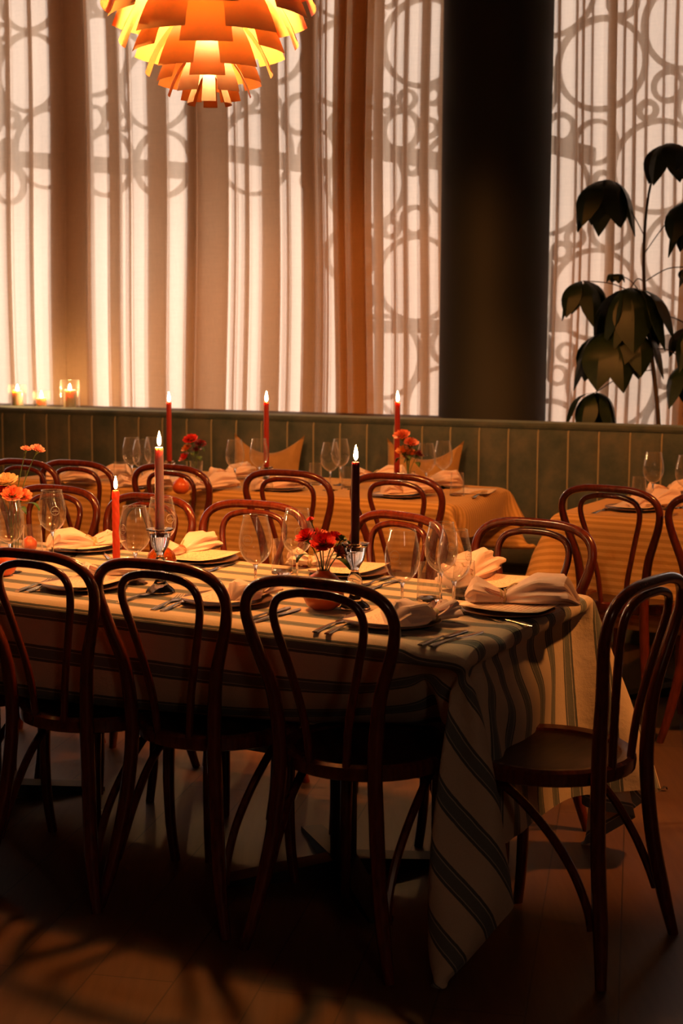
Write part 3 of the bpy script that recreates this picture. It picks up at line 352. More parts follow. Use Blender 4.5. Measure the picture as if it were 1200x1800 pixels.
-1,1,-3,-4,6,1,0,0,0,0,0,0,0,0,0,0,0,0,0,0,0,0,0,0,0,0,0,0,0,0,0,0,0,0,0,0,0,0,0,0,0,0,0,0,0,0,0,0,0,0,0,0,0,0,0,0,0,0,0,0,0,0,0,0,0,0,0,0,0,0,0,0,0,0,0,0,0,1,4,0,-2,-3,29,4,1,0,-1,0,-1,2,-2,-2,-3,0,-5,34,0,0,-1,1,0,0,0,0,0,0,0,0,0,0,0,0,0,0,0,0,0,0,0,0,0,0,0,0,0,0,0,0,0,0,0,0,0,0,0,0,0,0,0,0,0,0,0,0,0,0,0,0,0,0,0,0,0,0,0,0,0,0,0,0,0,0,0,0,0,0,0,0,0,0,0,0,1,-2,-2,4,-1,-15,-13,-8,0,9,2,3,-15,-8,-6,-4,2,-5,1,1,0,-1,0,1,-1,-1,0,0,0,0,-1,0,1,0,0,-1,1,0,0,0,-1,1,1,-1,0,0,0,0,0,0,0,0,0,0,0,-1,1,0,0,0,0,0,0,-1,0,1,1,-1,0,1,-2,1,0,0,0,0,0,0,1,-1,0,0,0,0,1,-2,0,1,-1,1,-1,1,0,0,1,-2,-2,-4,8,-2,3,-2,-1,0,-1,1,0,0,-2,-1,-1,0,-3,
-1,-1,-4,2,3,-1,3,-1,0,0,0,0,0,0,0,0,0,0,0,0,0,0,0,0,0,0,0,0,0,0,0,0,0,0,0,0,0,0,0,0,0,0,0,0,0,0,0,0,0,0,0,0,0,0,0,0,0,0,0,0,0,0,0,0,0,0,0,0,0,0,0,0,0,0,0,0,0,1,13,-6,-11,3,-14,18,-8,10,9,8,8,-1,1,2,1,-2,-8,34,0,0,0,0,-1,1,0,0,0,0,0,0,0,0,0,0,0,0,0,0,0,0,0,0,0,0,0,0,0,0,0,0,0,0,0,0,0,0,0,0,0,0,0,0,0,0,0,0,0,0,0,0,0,0,0,0,0,0,0,0,0,0,0,0,0,0,0,0,0,0,0,0,0,0,0,0,1,-2,-6,4,3,-4,3,1,-1,-2,-6,-11,3,-3,-6,-8,-13,-12,2,0,-1,1,0,0,-1,-1,0,1,-1,0,0,0,0,0,0,0,0,0,0,0,0,0,-1,2,-1,0,0,0,0,0,0,0,1,0,-1,0,0,0,0,0,-1,1,0,0,0,0,-1,1,0,-1,1,0,0,0,0,0,0,0,-1,1,0,0,1,-1,-1,1,1,-1,0,0,0,0,0,0,-1,0,-7,2,17,-17,-4,7,1,2,1,0,-1,0,0,-1,0,-1,-3,
-2,-1,0,2,2,-4,3,0,0,0,0,0,0,0,0,0,0,0,0,0,0,0,0,0,0,0,0,0,0,0,0,0,0,0,0,0,0,0,0,0,0,0,0,0,0,0,0,0,0,0,0,0,0,0,0,0,0,0,0,0,0,0,0,0,0,0,0,0,0,0,0,0,0,0,0,0,0,1,6,-13,-4,-2,6,-4,21,-21,-3,4,4,6,3,1,2,3,8,34,0,0,0,0,0,0,0,0,0,0,0,0,0,0,0,0,0,0,0,0,0,0,0,0,0,0,0,0,0,0,0,0,0,0,0,0,0,0,0,0,0,0,0,0,0,0,0,0,0,0,0,0,0,0,0,0,0,0,0,0,0,0,0,0,0,0,0,0,0,0,0,0,0,0,0,0,0,-8,16,-20,9,2,-1,0,0,-1,2,0,1,0,-1,0,-1,-3,2,0,0,0,0,1,-3,0,0,-1,1,0,0,0,0,0,0,0,0,0,0,0,0,0,0,-1,1,0,0,0,0,0,0,0,-1,0,1,0,0,0,0,0,1,-1,0,1,-1,1,-1,0,0,0,0,0,0,0,0,0,0,0,0,0,0,1,-2,1,0,0,0,1,0,-1,0,1,0,0,0,-1,-4,-16,16,0,1,-2,1,0,0,0,2,-1,1,0,1,-1,0,
-2,-1,1,1,1,-2,2,0,0,0,0,0,0,0,0,0,0,0,0,0,0,0,0,0,0,0,0,0,0,0,0,0,0,0,0,0,0,0,0,0,0,0,0,0,0,0,0,0,0,0,0,0,0,0,0,0,0,0,0,0,0,0,0,0,0,0,0,0,0,0,0,0,0,0,0,0,0,1,-1,-7,-20,18,10,-10,5,16,-17,-7,1,2,5,3,0,-1,-3,34,0,0,0,0,0,0,0,0,0,0,0,0,0,0,0,0,0,0,0,0,0,0,0,0,0,0,0,0,0,0,0,0,0,0,0,0,0,0,0,0,0,0,0,0,0,0,0,0,0,0,0,0,0,0,0,0,0,0,0,0,0,0,0,0,0,0,0,0,0,0,0,0,0,0,0,0,-1,9,-22,24,-12,2,-2,2,-3,3,-3,2,-1,1,1,0,0,0,2,0,0,0,0,0,-2,0,0,0,0,0,0,0,0,0,0,1,-1,0,0,0,0,0,0,0,1,-1,0,0,1,-1,1,-1,0,0,1,-1,0,0,1,-1,0,0,0,0,0,-1,1,0,0,0,0,1,-1,0,1,-1,0,0,0,1,-1,-1,1,0,0,0,0,-1,0,1,1,-2,0,1,0,1,1,-6,-8,4,5,-4,4,-1,1,-1,0,1,0,1,-1,0,1,
-1,-1,1,1,-1,-1,2,0,0,0,0,0,0,0,0,0,0,0,0,0,0,0,0,0,0,0,0,0,0,0,0,0,0,0,0,0,0,0,0,0,0,0,0,0,0,0,0,0,0,0,0,0,0,0,0,0,0,0,0,0,0,0,0,0,0,0,0,0,0,0,0,0,0,0,0,0,0,-1,2,-5,-2,6,-3,0,-6,11,10,-13,-9,0,1,4,3,1,-2,34,0,0,0,0,0,0,0,0,0,0,0,0,0,0,0,0,0,0,0,0,0,0,0,0,0,0,0,0,0,0,0,0,0,0,0,0,0,0,0,0,0,0,0,0,0,0,0,0,0,0,0,0,0,0,0,0,0,0,0,0,0,0,0,0,0,0,0,0,0,0,0,0,0,0,0,0,0,1,11,-10,-2,0,0,-2,2,-2,2,-2,1,0,1,0,0,0,2,0,0,0,1,-1,-2,0,0,0,0,0,1,-1,0,0,0,-1,1,1,0,-1,0,0,0,1,-2,1,0,0,-1,1,-1,1,0,0,-1,1,0,1,-2,2,-2,1,0,0,0,1,-1,0,0,0,0,0,0,1,-2,1,0,0,0,-1,1,0,0,0,1,-1,-1,1,0,0,-1,2,-1,-1,0,1,3,-8,9,-5,-2,0,-2,3,-2,2,-2,0,1,0,1,0,-1,
-2,0,1,1,-1,0,1,0,0,0,0,0,0,0,0,0,0,0,0,0,0,0,0,0,0,0,0,0,0,0,0,0,0,0,0,0,0,0,0,0,0,0,0,0,0,0,0,0,0,0,0,0,0,0,0,0,0,0,0,0,0,0,0,0,0,0,0,0,0,0,0,0,0,0,0,0,0,0,0,0,-2,1,-2,-1,1,0,6,5,-8,-10,1,-1,4,4,4,34,0,0,0,0,0,1,-1,0,0,0,0,0,0,0,0,0,0,0,0,0,0,0,0,0,0,0,0,0,0,0,0,0,0,0,0,0,0,0,0,0,0,0,0,0,0,0,0,0,0,0,0,0,0,0,0,0,0,0,0,0,0,0,0,0,0,0,0,0,0,0,0,0,0,0,0,0,-1,1,1,0,-1,0,0,0,0,-1,0,1,-2,0,0,1,1,-1,2,0,1,-1,0,1,-3,0,1,-1,0,1,-2,1,0,0,0,0,0,-1,0,1,1,-1,1,-2,1,0,0,1,-1,1,-1,0,0,0,0,0,0,-1,2,-2,1,1,0,-2,1,-1,1,0,1,-1,0,-1,1,0,1,-1,0,0,0,0,0,0,0,0,-1,1,0,0,0,0,0,-1,1,0,0,1,-2,1,0,-1,-1,0,-1,0,1,-2,1,-1,0,0,1,0,1,
-2,1,1,0,-1,-1,2,0,0,0,0,0,0,0,0,0,0,0,0,0,0,0,0,0,0,0,0,0,0,0,0,0,0,0,0,0,0,0,0,0,0,0,0,0,0,0,0,0,0,0,0,0,0,0,0,0,0,0,0,0,0,0,0,0,0,0,0,0,0,0,0,0,0,0,0,0,0,0,2,-3,-1,2,-3,1,-1,0,3,4,3,-6,-10,1,-1,3,1,34,0,0,0,0,0,0,0,0,0,0,0,0,0,0,0,0,0,0,0,0,0,0,0,0,0,0,0,0,0,0,0,0,0,0,0,0,0,0,0,0,0,0,0,0,0,0,0,0,0,0,0,0,0,0,0,0,0,0,0,0,0,0,0,0,0,0,0,0,0,0,0,0,0,0,0,0,0,0,2,-1,0,-2,1,0,0,1,-1,-1,1,-1,0,0,0,1,2,0,0,1,-1,0,-3,1,-1,1,0,-1,1,0,1,-1,1,-1,0,0,0,0,-1,1,-1,2,-1,0,0,-1,1,0,0,0,0,0,1,0,-1,0,-1,1,0,-1,1,0,1,-1,0,0,-1,1,0,1,-1,0,-1,1,0,0,0,0,1,-1,0,0,1,-1,0,0,0,0,0,1,-1,0,0,-1,-1,3,0,-2,-1,0,0,0,0,0,0,0,-1,0,-1,1,0,
-1,0,1,-1,0,0,1,0,0,0,0,0,0,0,0,0,0,0,0,0,0,0,0,0,0,0,0,0,0,0,0,0,0,0,0,0,0,0,0,0,0,0,0,0,0,0,0,0,0,0,0,0,0,0,0,0,0,0,0,0,0,0,0,0,0,0,0,0,0,0,0,0,0,0,0,0,0,0,-2,4,-2,1,-1,-2,2,-1,0,0,2,1,-2,-7,0,-2,4,34,0,0,0,0,0,0,0,0,0,0,0,0,0,0,0,0,0,0,0,0,0,0,0,0,0,0,0,0,0,0,0,0,0,0,0,0,0,0,0,0,0,0,0,0,0,0,0,0,0,0,0,0,0,0,0,0,0,0,0,0,0,0,0,0,0,0,0,0,0,0,0,0,0,0,0,0,0,-1,0,2,-1,0,0,0,0,0,0,0,0,0,-1,0,0,0,3,-1,0,0,1,-1,-2,0,0,0,0,0,0,0,0,0,-1,2,-1,1,-1,0,0,0,0,-1,1,0,0,0,0,-1,2,-1,0,0,0,0,0,0,0,1,0,-1,-1,1,-1,1,0,0,0,0,0,-1,1,-1,1,1,-1,0,0,0,0,0,0,0,-1,1,0,0,0,0,0,-1,1,0,0,0,1,-1,-1,0,-1,0,0,0,0,0,-1,1,-1,0,0,0,0,
-2,1,0,1,-1,0,0,1,0,0,0,0,0,0,0,0,0,0,0,0,0,0,0,0,0,0,0,0,0,0,0,0,0,0,0,0,0,0,0,0,0,0,0,0,0,0,0,0,0,0,0,0,0,0,0,0,0,0,0,0,0,0,0,0,0,0,0,0,0,0,0,0,0,0,0,0,0,0,1,0,-2,2,-4,2,1,-1,-1,1,1,0,2,-1,-6,0,0,34,0,0,0,0,0,0,1,-1,0,0,0,0,0,0,0,0,0,0,0,0,0,0,0,0,0,0,0,0,0,0,0,0,0,0,0,0,0,0,0,0,0,0,0,0,0,0,0,0,0,0,0,0,0,0,0,0,0,0,0,0,0,0,0,0,0,0,0,0,0,0,0,0,0,0,0,0,0,1,0,0,-1,0,0,0,0,0,0,0,0,0,0,-1,1,0,2,1,-1,0,0,0,-3,1,0,0,0,0,0,0,-1,1,0,-1,1,0,0,0,0,0,0,0,0,1,-1,0,0,0,-1,1,0,0,-1,0,1,0,0,-1,0,1,0,1,-1,0,0,0,0,0,0,0,0,0,0,-1,2,-1,0,1,-2,1,0,0,0,0,0,0,0,0,0,0,1,-1,0,1,0,0,-1,0,-2,0,1,0,-1,0,1,-1,0,0,-1,0,0,
-2,1,1,0,0,-1,1,0,0,0,0,0,0,0,0,0,0,0,0,0,0,0,0,0,0,0,0,0,0,0,0,0,0,0,0,0,0,0,0,0,0,0,0,0,0,0,0,0,0,0,0,0,0,0,0,0,0,0,0,0,0,0,0,0,0,0,0,0,0,0,0,0,0,0,0,0,0,0,-1,-1,2,2,-4,2,1,-2,-1,-1,0,3,3,-1,-3,-2,-1,34,0,0,0,0,0,0,0,0,0,0,0,0,0,0,0,0,0,0,0,0,0,0,0,0,0,0,0,0,0,0,0,0,0,0,0,0,0,0,0,0,0,0,0,0,0,0,0,0,0,0,0,0,0,0,0,0,0,0,0,0,0,0,0,0,0,0,0,0,0,0,0,0,0,0,0,0,0,0,1,-1,0,0,0,0,0,0,0,0,0,0,0,0,0,0,2,0,0,0,0,1,-4,1,0,0,0,0,0,1,-1,0,0,0,0,-1,1,0,0,0,0,0,0,-1,1,0,0,0,0,0,0,0,0,0,0,0,0,0,0,1,-1,-1,2,-1,0,1,-1,0,1,-1,1,-1,0,0,-1,1,0,-1,1,0,0,0,0,0,0,0,0,1,-1,0,0,0,0,0,0,-1,1,-1,-1,1,0,-1,1,0,-1,0,1,-1,0,0,-1,
-2,1,0,1,-1,1,0,0,0,0,0,0,0,0,0,0,0,0,0,0,0,0,0,0,0,0,0,0,0,0,0,0,0,0,0,0,0,0,0,0,0,0,0,0,0,0,0,0,0,0,0,0,0,0,0,0,0,0,0,0,0,0,0,0,0,0,0,0,0,0,0,0,0,0,0,0,0,0,0,0,0,2,-3,3,-1,-2,-3,1,0,4,-2,0,1,-2,0,34,0,0,0,0,0,0,0,0,0,0,0,0,0,0,0,0,0,0,0,0,0,0,0,0,0,0,0,0,0,0,0,0,0,0,0,0,0,0,0,0,0,0,0,0,0,0,0,0,0,0,0,0,0,0,0,0,0,0,0,0,0,0,0,0,0,0,0,0,0,0,0,0,0,0,0,0,1,-1,0,1,-1,0,0,0,0,-1,0,1,0,0,0,0,-1,1,2,0,1,-1,0,0,-4,2,0,0,1,-1,0,-1,1,1,0,-1,0,0,1,-1,0,1,-1,1,0,-1,0,0,0,0,0,1,-1,0,0,0,1,-1,0,1,0,-2,1,1,-2,1,0,-1,2,-1,-1,1,-1,1,1,-1,0,1,-1,1,-1,0,0,0,0,0,1,-1,0,-1,1,1,-2,1,1,-2,1,0,1,-1,-1,0,1,-1,-1,0,0,0,0,0,0,0,0,
-2,1,1,0,0,0,0,0,0,0,0,0,0,0,0,0,0,0,0,0,0,0,0,0,0,0,0,0,0,0,0,0,0,0,0,0,0,0,0,0,0,0,0,0,0,0,0,0,0,0,0,0,0,0,0,0,0,0,0,0,0,0,0,0,0,0,0,0,0,0,0,0,0,0,0,0,0,0,0,0,0,2,-1,2,-2,-3,-1,-1,2,0,0,-1,1,1,0,34,0,0,1,0,-1,0,0,0,0,0,0,0,0,0,0,0,0,0,0,0,0,0,0,0,0,0,0,0,0,0,0,0,0,0,0,0,0,0,0,0,0,0,0,0,0,0,0,0,0,0,0,0,0,0,0,0,0,0,0,0,0,0,0,0,0,0,0,0,0,0,0,0,0,0,0,0,0,1,-1,0,0,1,-1,0,0,0,0,-1,1,0,0,0,0,0,3,-1,0,1,-1,0,-3,1,1,-1,-1,1,0,0,0,-1,0,1,0,0,-1,1,0,-1,1,0,-1,1,0,0,0,0,0,-1,2,-1,0,0,-1,1,0,-1,0,1,0,-1,1,0,0,0,-1,1,0,0,0,1,-2,2,-1,0,0,-1,1,0,0,0,0,0,-1,1,1,-1,0,0,0,0,-1,1,1,0,-1,-1,1,1,-2,-1,0,0,0,0,0,0,0,0,1,
-2,0,1,1,0,0,0,0,0,0,0,0,0,0,0,0,0,0,0,0,0,0,0,0,0,0,0,0,0,0,0,0,0,0,0,0,0,0,0,0,0,0,0,0,0,0,0,0,0,0,0,0,0,0,0,0,0,0,0,0,0,0,0,0,0,0,0,0,0,0,0,0,0,0,0,0,0,0,0,0,0,0,3,-1,-3,-3,-1,1,1,0,-2,2,2,0,0,34,-1,1,0,0,1,0,-1,0,0,0,0,0,0,0,0,0,0,0,0,0,0,0,0,0,0,0,0,0,0,0,0,0,0,0,0,0,0,0,0,0,0,0,0,0,0,0,0,0,0,0,0,0,0,0,0,0,0,0,0,0,0,0,0,0,0,0,0,0,0,0,0,0,0,0,0,0,0,0,1,-1,0,0,0,0,0,0,0,0,0,0,0,0,0,0,2,0,0,0,0,0,-3,1,-1,1,1,-1,0,0,0,0,1,-1,0,1,-1,1,0,-1,0,0,1,0,-1,0,0,1,-1,0,-1,1,0,0,0,0,0,0,0,0,1,-1,1,-1,0,0,0,0,0,0,1,-2,1,-1,1,-1,1,1,-1,0,0,0,0,0,0,1,-1,0,0,0,0,0,0,0,-1,0,1,0,0,0,-1,-1,0,0,0,1,-1,0,0,0,0,
-2,-1,2,0,2,-1,0,0,0,0,0,0,0,0,0,0,0,0,0,0,0,0,0,0,0,0,0,0,0,0,0,0,0,0,0,0,0,0,0,0,0,0,0,0,0,0,0,0,0,0,0,0,0,0,0,0,0,0,0,0,0,0,0,0,0,0,0,0,0,0,0,0,0,0,0,0,0,0,0,0,0,2,2,-1,-7,-1,0,1,-1,0,2,1,1,0,-1,33,1,-1,1,0,0,0,0,0,0,0,0,0,0,0,0,0,0,0,0,0,0,0,0,0,0,0,0,0,0,0,0,0,0,0,0,0,0,0,0,0,0,0,0,0,0,0,0,0,0,0,0,0,0,0,0,0,0,0,0,0,0,0,0,0,0,0,0,0,0,0,0,0,0,0,0,0,0,0,-1,1,1,-2,1,0,-1,1,0,0,-1,1,0,0,0,0,2,1,-1,0,1,-1,-2,0,0,0,-1,1,0,0,0,0,0,0,0,-1,1,0,-1,2,-1,-1,0,0,1,0,0,-1,1,0,0,0,1,-1,0,0,0,0,1,-1,-1,1,-1,1,1,-1,1,-1,1,-1,-1,1,0,1,-1,0,0,0,1,0,-1,0,0,0,0,-1,0,1,0,-1,2,-1,0,0,0,0,0,1,-1,-1,-1,0,0,1,0,-1,0,0,1,-1,0,
-12,17,-9,3,1,1,-1,0,0,0,0,0,0,0,0,0,0,0,0,0,0,0,0,0,0,0,0,0,0,0,0,0,0,0,0,0,0,0,0,0,0,0,0,0,0,0,0,0,0,0,0,0,0,0,0,0,0,0,0,0,0,0,0,0,0,0,0,0,0,0,0,0,0,0,0,0,0,0,2,-2,0,3,1,-7,-1,-2,1,0,1,1,2,1,0,0,0,31,3,0,0,0,0,0,0,0,0,0,0,0,0,0,0,0,0,0,0,0,0,0,0,0,0,0,0,0,0,0,0,0,0,0,0,0,0,0,0,0,0,0,0,0,0,0,0,0,0,0,0,0,0,0,0,0,0,0,0,0,0,0,0,0,0,0,0,0,0,0,0,0,0,0,0,0,0,0,1,-1,0,0,0,0,0,-1,0,1,0,-1,1,0,0,0,8,-6,0,0,-1,1,-2,0,1,-1,1,-1,0,1,-1,0,-1,1,1,-1,0,-1,1,-1,1,0,0,1,-1,0,1,0,-1,0,0,0,-1,1,0,0,0,1,-2,1,0,0,0,0,-1,1,-1,1,-1,1,1,-1,0,0,0,0,0,-1,0,0,2,-1,0,0,0,0,0,0,0,0,-1,1,0,0,0,-1,1,-1,1,-1,-1,0,1,-1,0,0,0,1,-1,1,-1,
-14,2,23,-14,2,2,-1,0,0,0,0,0,0,0,0,0,0,0,0,0,0,0,0,0,0,0,0,0,0,0,0,0,0,0,0,0,0,0,0,0,0,0,0,0,0,0,0,0,0,0,0,0,0,0,0,0,0,0,0,0,0,0,0,0,0,0,0,0,0,0,0,0,0,0,0,0,0,0,-1,0,2,2,-4,-2,-1,0,1,1,1,1,1,1,0,0,-1,30,0,2,2,0,0,0,1,-1,0,0,0,0,0,0,0,0,0,0,0,0,0,0,0,0,0,0,0,0,0,0,0,0,0,0,0,0,0,0,0,0,0,0,0,0,0,0,0,0,0,0,0,0,0,0,0,0,0,0,0,0,0,0,0,0,0,0,0,0,0,0,0,0,0,0,0,0,1,0,-1,0,0,0,0,-1,1,0,0,0,0,0,0,0,0,0,10,-1,-6,-1,0,0,-2,1,-2,1,-1,1,0,-1,1,0,0,0,-1,1,1,0,0,-1,0,1,-1,0,0,0,-1,0,1,0,0,0,0,0,0,0,0,-1,1,1,-1,0,0,0,0,0,1,-1,0,1,-2,1,0,-1,1,0,0,0,0,0,-1,1,0,0,0,0,0,0,0,0,1,-1,0,0,0,0,0,0,-1,-1,1,0,-1,0,0,0,1,-1,1,-1,1,
-7,-11,4,29,-16,2,0,-1,0,0,0,0,0,0,0,0,0,0,0,0,0,0,0,0,0,0,0,0,0,0,0,0,0,0,0,0,0,0,0,0,0,0,0,0,0,0,0,0,0,0,0,0,0,0,0,0,0,0,0,0,0,0,0,0,0,0,0,0,0,0,0,0,0,0,0,0,0,1,-1,0,1,0,-2,-1,0,2,1,1,2,0,0,0,0,0,-1,32,-5,3,0,4,0,1,-1,0,0,0,0,0,0,0,0,0,0,0,0,0,0,0,0,0,0,0,0,0,0,0,0,0,0,0,0,0,0,0,0,0,0,0,0,0,0,0,0,0,0,0,0,0,0,0,0,0,0,0,0,0,0,0,0,0,0,0,0,0,0,0,0,0,0,0,0,0,-1,5,-4,0,0,0,0,0,0,0,0,0,0,0,0,0,0,0,7,5,-2,-6,-2,0,-2,0,0,0,0,0,0,0,1,-1,1,-1,0,0,-1,0,0,1,0,-1,1,-1,1,0,0,0,1,-1,1,-1,0,0,0,1,-1,0,0,-1,1,0,0,0,0,0,-1,1,0,-1,2,-1,0,0,1,-1,0,1,-1,0,0,0,0,0,0,0,0,0,0,1,-1,0,0,0,0,1,0,-2,0,0,-1,0,0,1,0,0,0,0,0,0,-1,
11,-9,-20,-4,38,-16,0,0,0,0,0,0,0,0,0,0,0,0,0,0,0,0,0,0,0,0,0,0,0,0,0,0,0,0,0,0,0,0,0,0,0,0,0,0,0,0,0,0,0,0,0,0,0,0,0,0,0,0,0,0,0,0,0,0,0,0,0,0,0,0,0,0,0,0,0,0,0,-1,0,2,0,1,1,2,2,1,1,1,0,1,-1,0,1,0,1,32,1,-7,-5,8,5,0,0,0,0,0,0,0,0,0,0,0,0,0,0,0,0,0,0,0,0,0,0,0,0,0,0,0,0,0,0,0,0,0,0,0,0,0,0,0,0,0,0,0,0,0,0,0,0,0,0,0,0,0,0,0,0,0,0,0,0,0,0,0,0,0,0,0,0,0,0,0,0,13,-5,-9,1,0,-1,0,0,0,0,-1,0,1,-1,0,0,-1,3,1,9,3,-11,-3,-1,-1,1,-1,0,0,0,0,-1,1,-1,1,0,1,0,-1,0,0,0,1,-1,0,0,0,0,0,-1,1,-1,1,1,-1,0,-1,2,-1,0,0,0,0,1,-1,0,1,0,-1,0,0,-1,1,0,1,-2,1,0,0,1,-1,0,0,0,0,0,0,0,0,0,-1,0,1,0,1,1,1,-5,0,0,1,0,0,1,-1,0,1,-1,1,-1,1,0,
23,8,2,-27,-19,33,-23,3,0,0,0,0,0,0,0,0,0,0,0,0,0,0,0,0,0,0,0,0,0,0,0,0,0,0,0,0,0,0,0,0,0,0,0,0,0,0,0,0,0,0,0,0,0,0,0,0,0,0,0,0,0,0,0,0,0,0,0,0,1,-1,0,0,0,0,1,0,0,-2,-4,9,6,5,1,0,0,1,1,1,1,1,2,1,0,1,1,-25,12,18,26,1,-24,30,-3,1,0,-1,0,0,0,0,0,0,0,0,0,0,0,0,0,0,0,0,0,0,0,0,0,0,0,0,0,0,0,0,0,0,0,0,0,0,0,0,0,0,0,0,0,0,0,0,0,0,0,0,0,0,0,0,0,0,0,0,0,0,0,0,0,0,0,0,-1,2,0,-18,5,8,-1,0,0,0,-1,0,-1,0,-1,-2,-1,0,-1,-1,0,-2,-3,-8,12,-20,25,-3,1,2,-1,0,0,0,0,1,-1,0,0,-1,0,2,-1,0,0,-1,1,1,0,0,0,-1,0,0,0,0,0,1,-1,0,-1,1,1,0,-1,0,-1,1,0,-1,0,1,0,0,1,-1,0,0,0,1,0,-2,0,1,0,0,0,0,0,0,0,0,0,0,0,1,0,-5,0,5,-5,2,-1,0,0,1,-1,1,0,0,1,-1,1,0,0,
28,-5,-2,1,-10,-19,-8,3,10,2,0,0,0,0,-1,1,0,0,0,0,0,0,1,-1,0,0,0,0,0,0,0,0,0,0,0,0,0,0,0,0,0,0,0,0,0,0,0,0,0,0,0,0,0,0,0,0,0,0,0,0,0,0,1,0,-1,0,0,0,0,0,0,0,0,0,0,0,0,9,-16,6,40,-11,-3,1,2,0,1,1,0,1,1,0,0,0,0,16,6,1,-1,-39,45,16,5,2,1,0,0,0,0,0,0,0,0,0,0,0,0,0,0,0,0,0,0,0,0,0,0,0,0,-1,0,1,0,0,0,0,0,0,-1,1,0,-1,0,1,0,0,0,-1,0,0,1,0,0,0,0,0,0,0,-1,0,0,1,0,0,0,0,-1,0,1,0,1,-2,0,-3,-33,-1,5,4,-1,-1,-3,-2,-1,-1,-1,-1,-1,0,0,0,-12,-1,-1,1,-14,11,0,17,0,-1,1,0,-1,1,-1,0,1,-1,0,0,1,-1,1,-2,1,0,1,-1,-1,1,-2,3,0,0,-1,1,-2,-1,3,0,0,0,-2,0,2,0,0,0,-1,0,0,0,-1,2,-2,1,0,-2,3,-1,-1,2,0,-1,1,0,0,0,0,0,-2,2,-1,0,0,0,-1,1,0,36,-34,-1,1,-1,1,0,1,0,1,0,0,0,0,0,0,
-11,-11,-10,1,23,24,-5,-11,1,0,-1,0,0,0,0,0,0,0,0,0,0,1,-2,1,0,0,0,0,0,0,0,0,0,0,0,0,0,0,-1,1,0,0,0,0,-1,1,0,0,0,0,0,0,0,0,0,0,0,0,0,0,0,0,0,0,0,0,0,0,0,1,-1,0,0,0,0,-1,0,0,2,-4,16,12,5,1,0,1,0,0,0,0,-1,-1,0,-1,-1,30,-8,-28,-10,50,-42,-3,13,-3,-1,0,1,0,-1,1,-1,1,-1,0,0,0,0,1,0,-1,0,1,0,0,-1,1,0,-1,1,1,0,-1,0,0,0,0,0,0,1,-1,0,1,0,-1,0,-1,1,1,0,0,-1,0,0,0,0,0,0,0,1,0,0,-1,0,-1,1,0,1,0,-1,0,0,-1,0,4,34,-5,-7,-8,-2,-3,1,-1,1,-1,1,1,2,0,2,2,-13,3,0,7,0,-22,-12,-11,0,-1,0,0,1,-1,1,-1,0,1,0,0,-1,0,0,4,-3,0,-1,0,1,-1,2,-2,0,0,1,-1,1,1,-2,0,0,0,1,1,-2,0,0,0,1,1,-1,0,2,-2,0,0,0,2,-3,0,1,-1,0,1,-1,0,0,0,0,0,2,-2,2,-1,0,0,1,0,0,46,9,-5,0,2,0,0,-1,0,0,0,-1,1,-1,0,0,
-32,0,0,16,12,-6,27,-1,-13,-3,1,-1,0,0,0,0,0,0,0,0,0,-1,1,0,0,0,0,0,0,0,0,0,0,0,0,0,0,0,1,-1,0,0,0,0,1,-1,0,0,0,0,0,0,0,0,0,0,0,0,0,0,0,0,-1,0,1,0,0,0,0,0,1,-1,0,0,0,0,0,-10,-4,14,-14,11,8,8,5,4,2,2,2,0,1,1,0,-1,0,-11,-2,22,17,-27,31,-71,-10,3,-3,3,-2,0,1,-1,1,-1,1,0,0,0,0,-1,0,1,0,-1,0,0,1,-1,0,1,-1,0,0,0,0,0,0,0,0,0,0,0,0,0,0,0,0,1,-1,0,0,0,0,0,0,0,1,0,-1,0,0,0,0,0,0,1,-1,0,0,1,0,0,0,1,3,5,31,37,5,0,-2,-2,-3,-1,-3,-2,-1,-1,-1,0,1,0,-4,0,1,-11,-20,22,1,10,0,1,0,0,0,0,0,0,0,0,1,-1,0,0,0,-3,2,1,0,0,0,0,0,1,-1,0,0,0,0,0,0,1,-1,0,0,-1,2,-1,0,0,0,-1,1,0,-1,0,1,0,0,-1,1,0,1,-1,0,1,0,-1,0,0,0,0,1,-1,-1,1,0,-1,0,1,0,-39,24,7,3,2,1,2,2,0,0,0,1,0,1,-1,0,
-30,-3,19,13,-1,-2,11,0,-5,-2,0,0,0,0,1,-1,0,0,0,0,0,0,0,0,0,0,0,0,0,0,0,0,-1,1,0,0,0,0,0,0,0,0,0,0,-1,1,0,0,0,-1,1,0,0,0,-1,0,1,0,0,0,0,-1,1,0,0,0,-1,0,0,0,0,0,0,0,-1,-1,-1,1,-6,7,11,-33,7,6,7,7,6,5,4,4,3,2,2,2,0,-17,18,19,-4,12,-40,29,-22,19,-13,-4,1,2,0,-1,0,0,0,0,0,0,0,0,0,0,0,0,0,0,0,0,0,0,1,0,-1,0,0,0,0,0,0,0,0,0,0,0,0,0,0,0,0,0,0,0,0,0,0,0,-1,0,1,0,0,0,0,0,1,-1,1,0,-1,0,-2,8,-8,7,-12,17,-20,0,27,9,4,4,0,-1,-1,-2,-3,-3,-3,-3,-3,0,1,-10,-15,-6,12,-13,6,-3,1,-2,0,0,0,0,0,0,0,0,-1,1,0,0,0,1,0,-1,0,0,0,0,0,0,0,0,0,0,0,0,0,-1,1,0,0,0,-1,1,0,0,0,0,0,0,0,0,0,0,0,0,0,0,-1,1,0,-1,0,1,0,0,0,0,-1,1,0,0,0,0,0,0,0,-3,1,11,4,3,4,2,2,3,2,1,1,1,0,0,1,
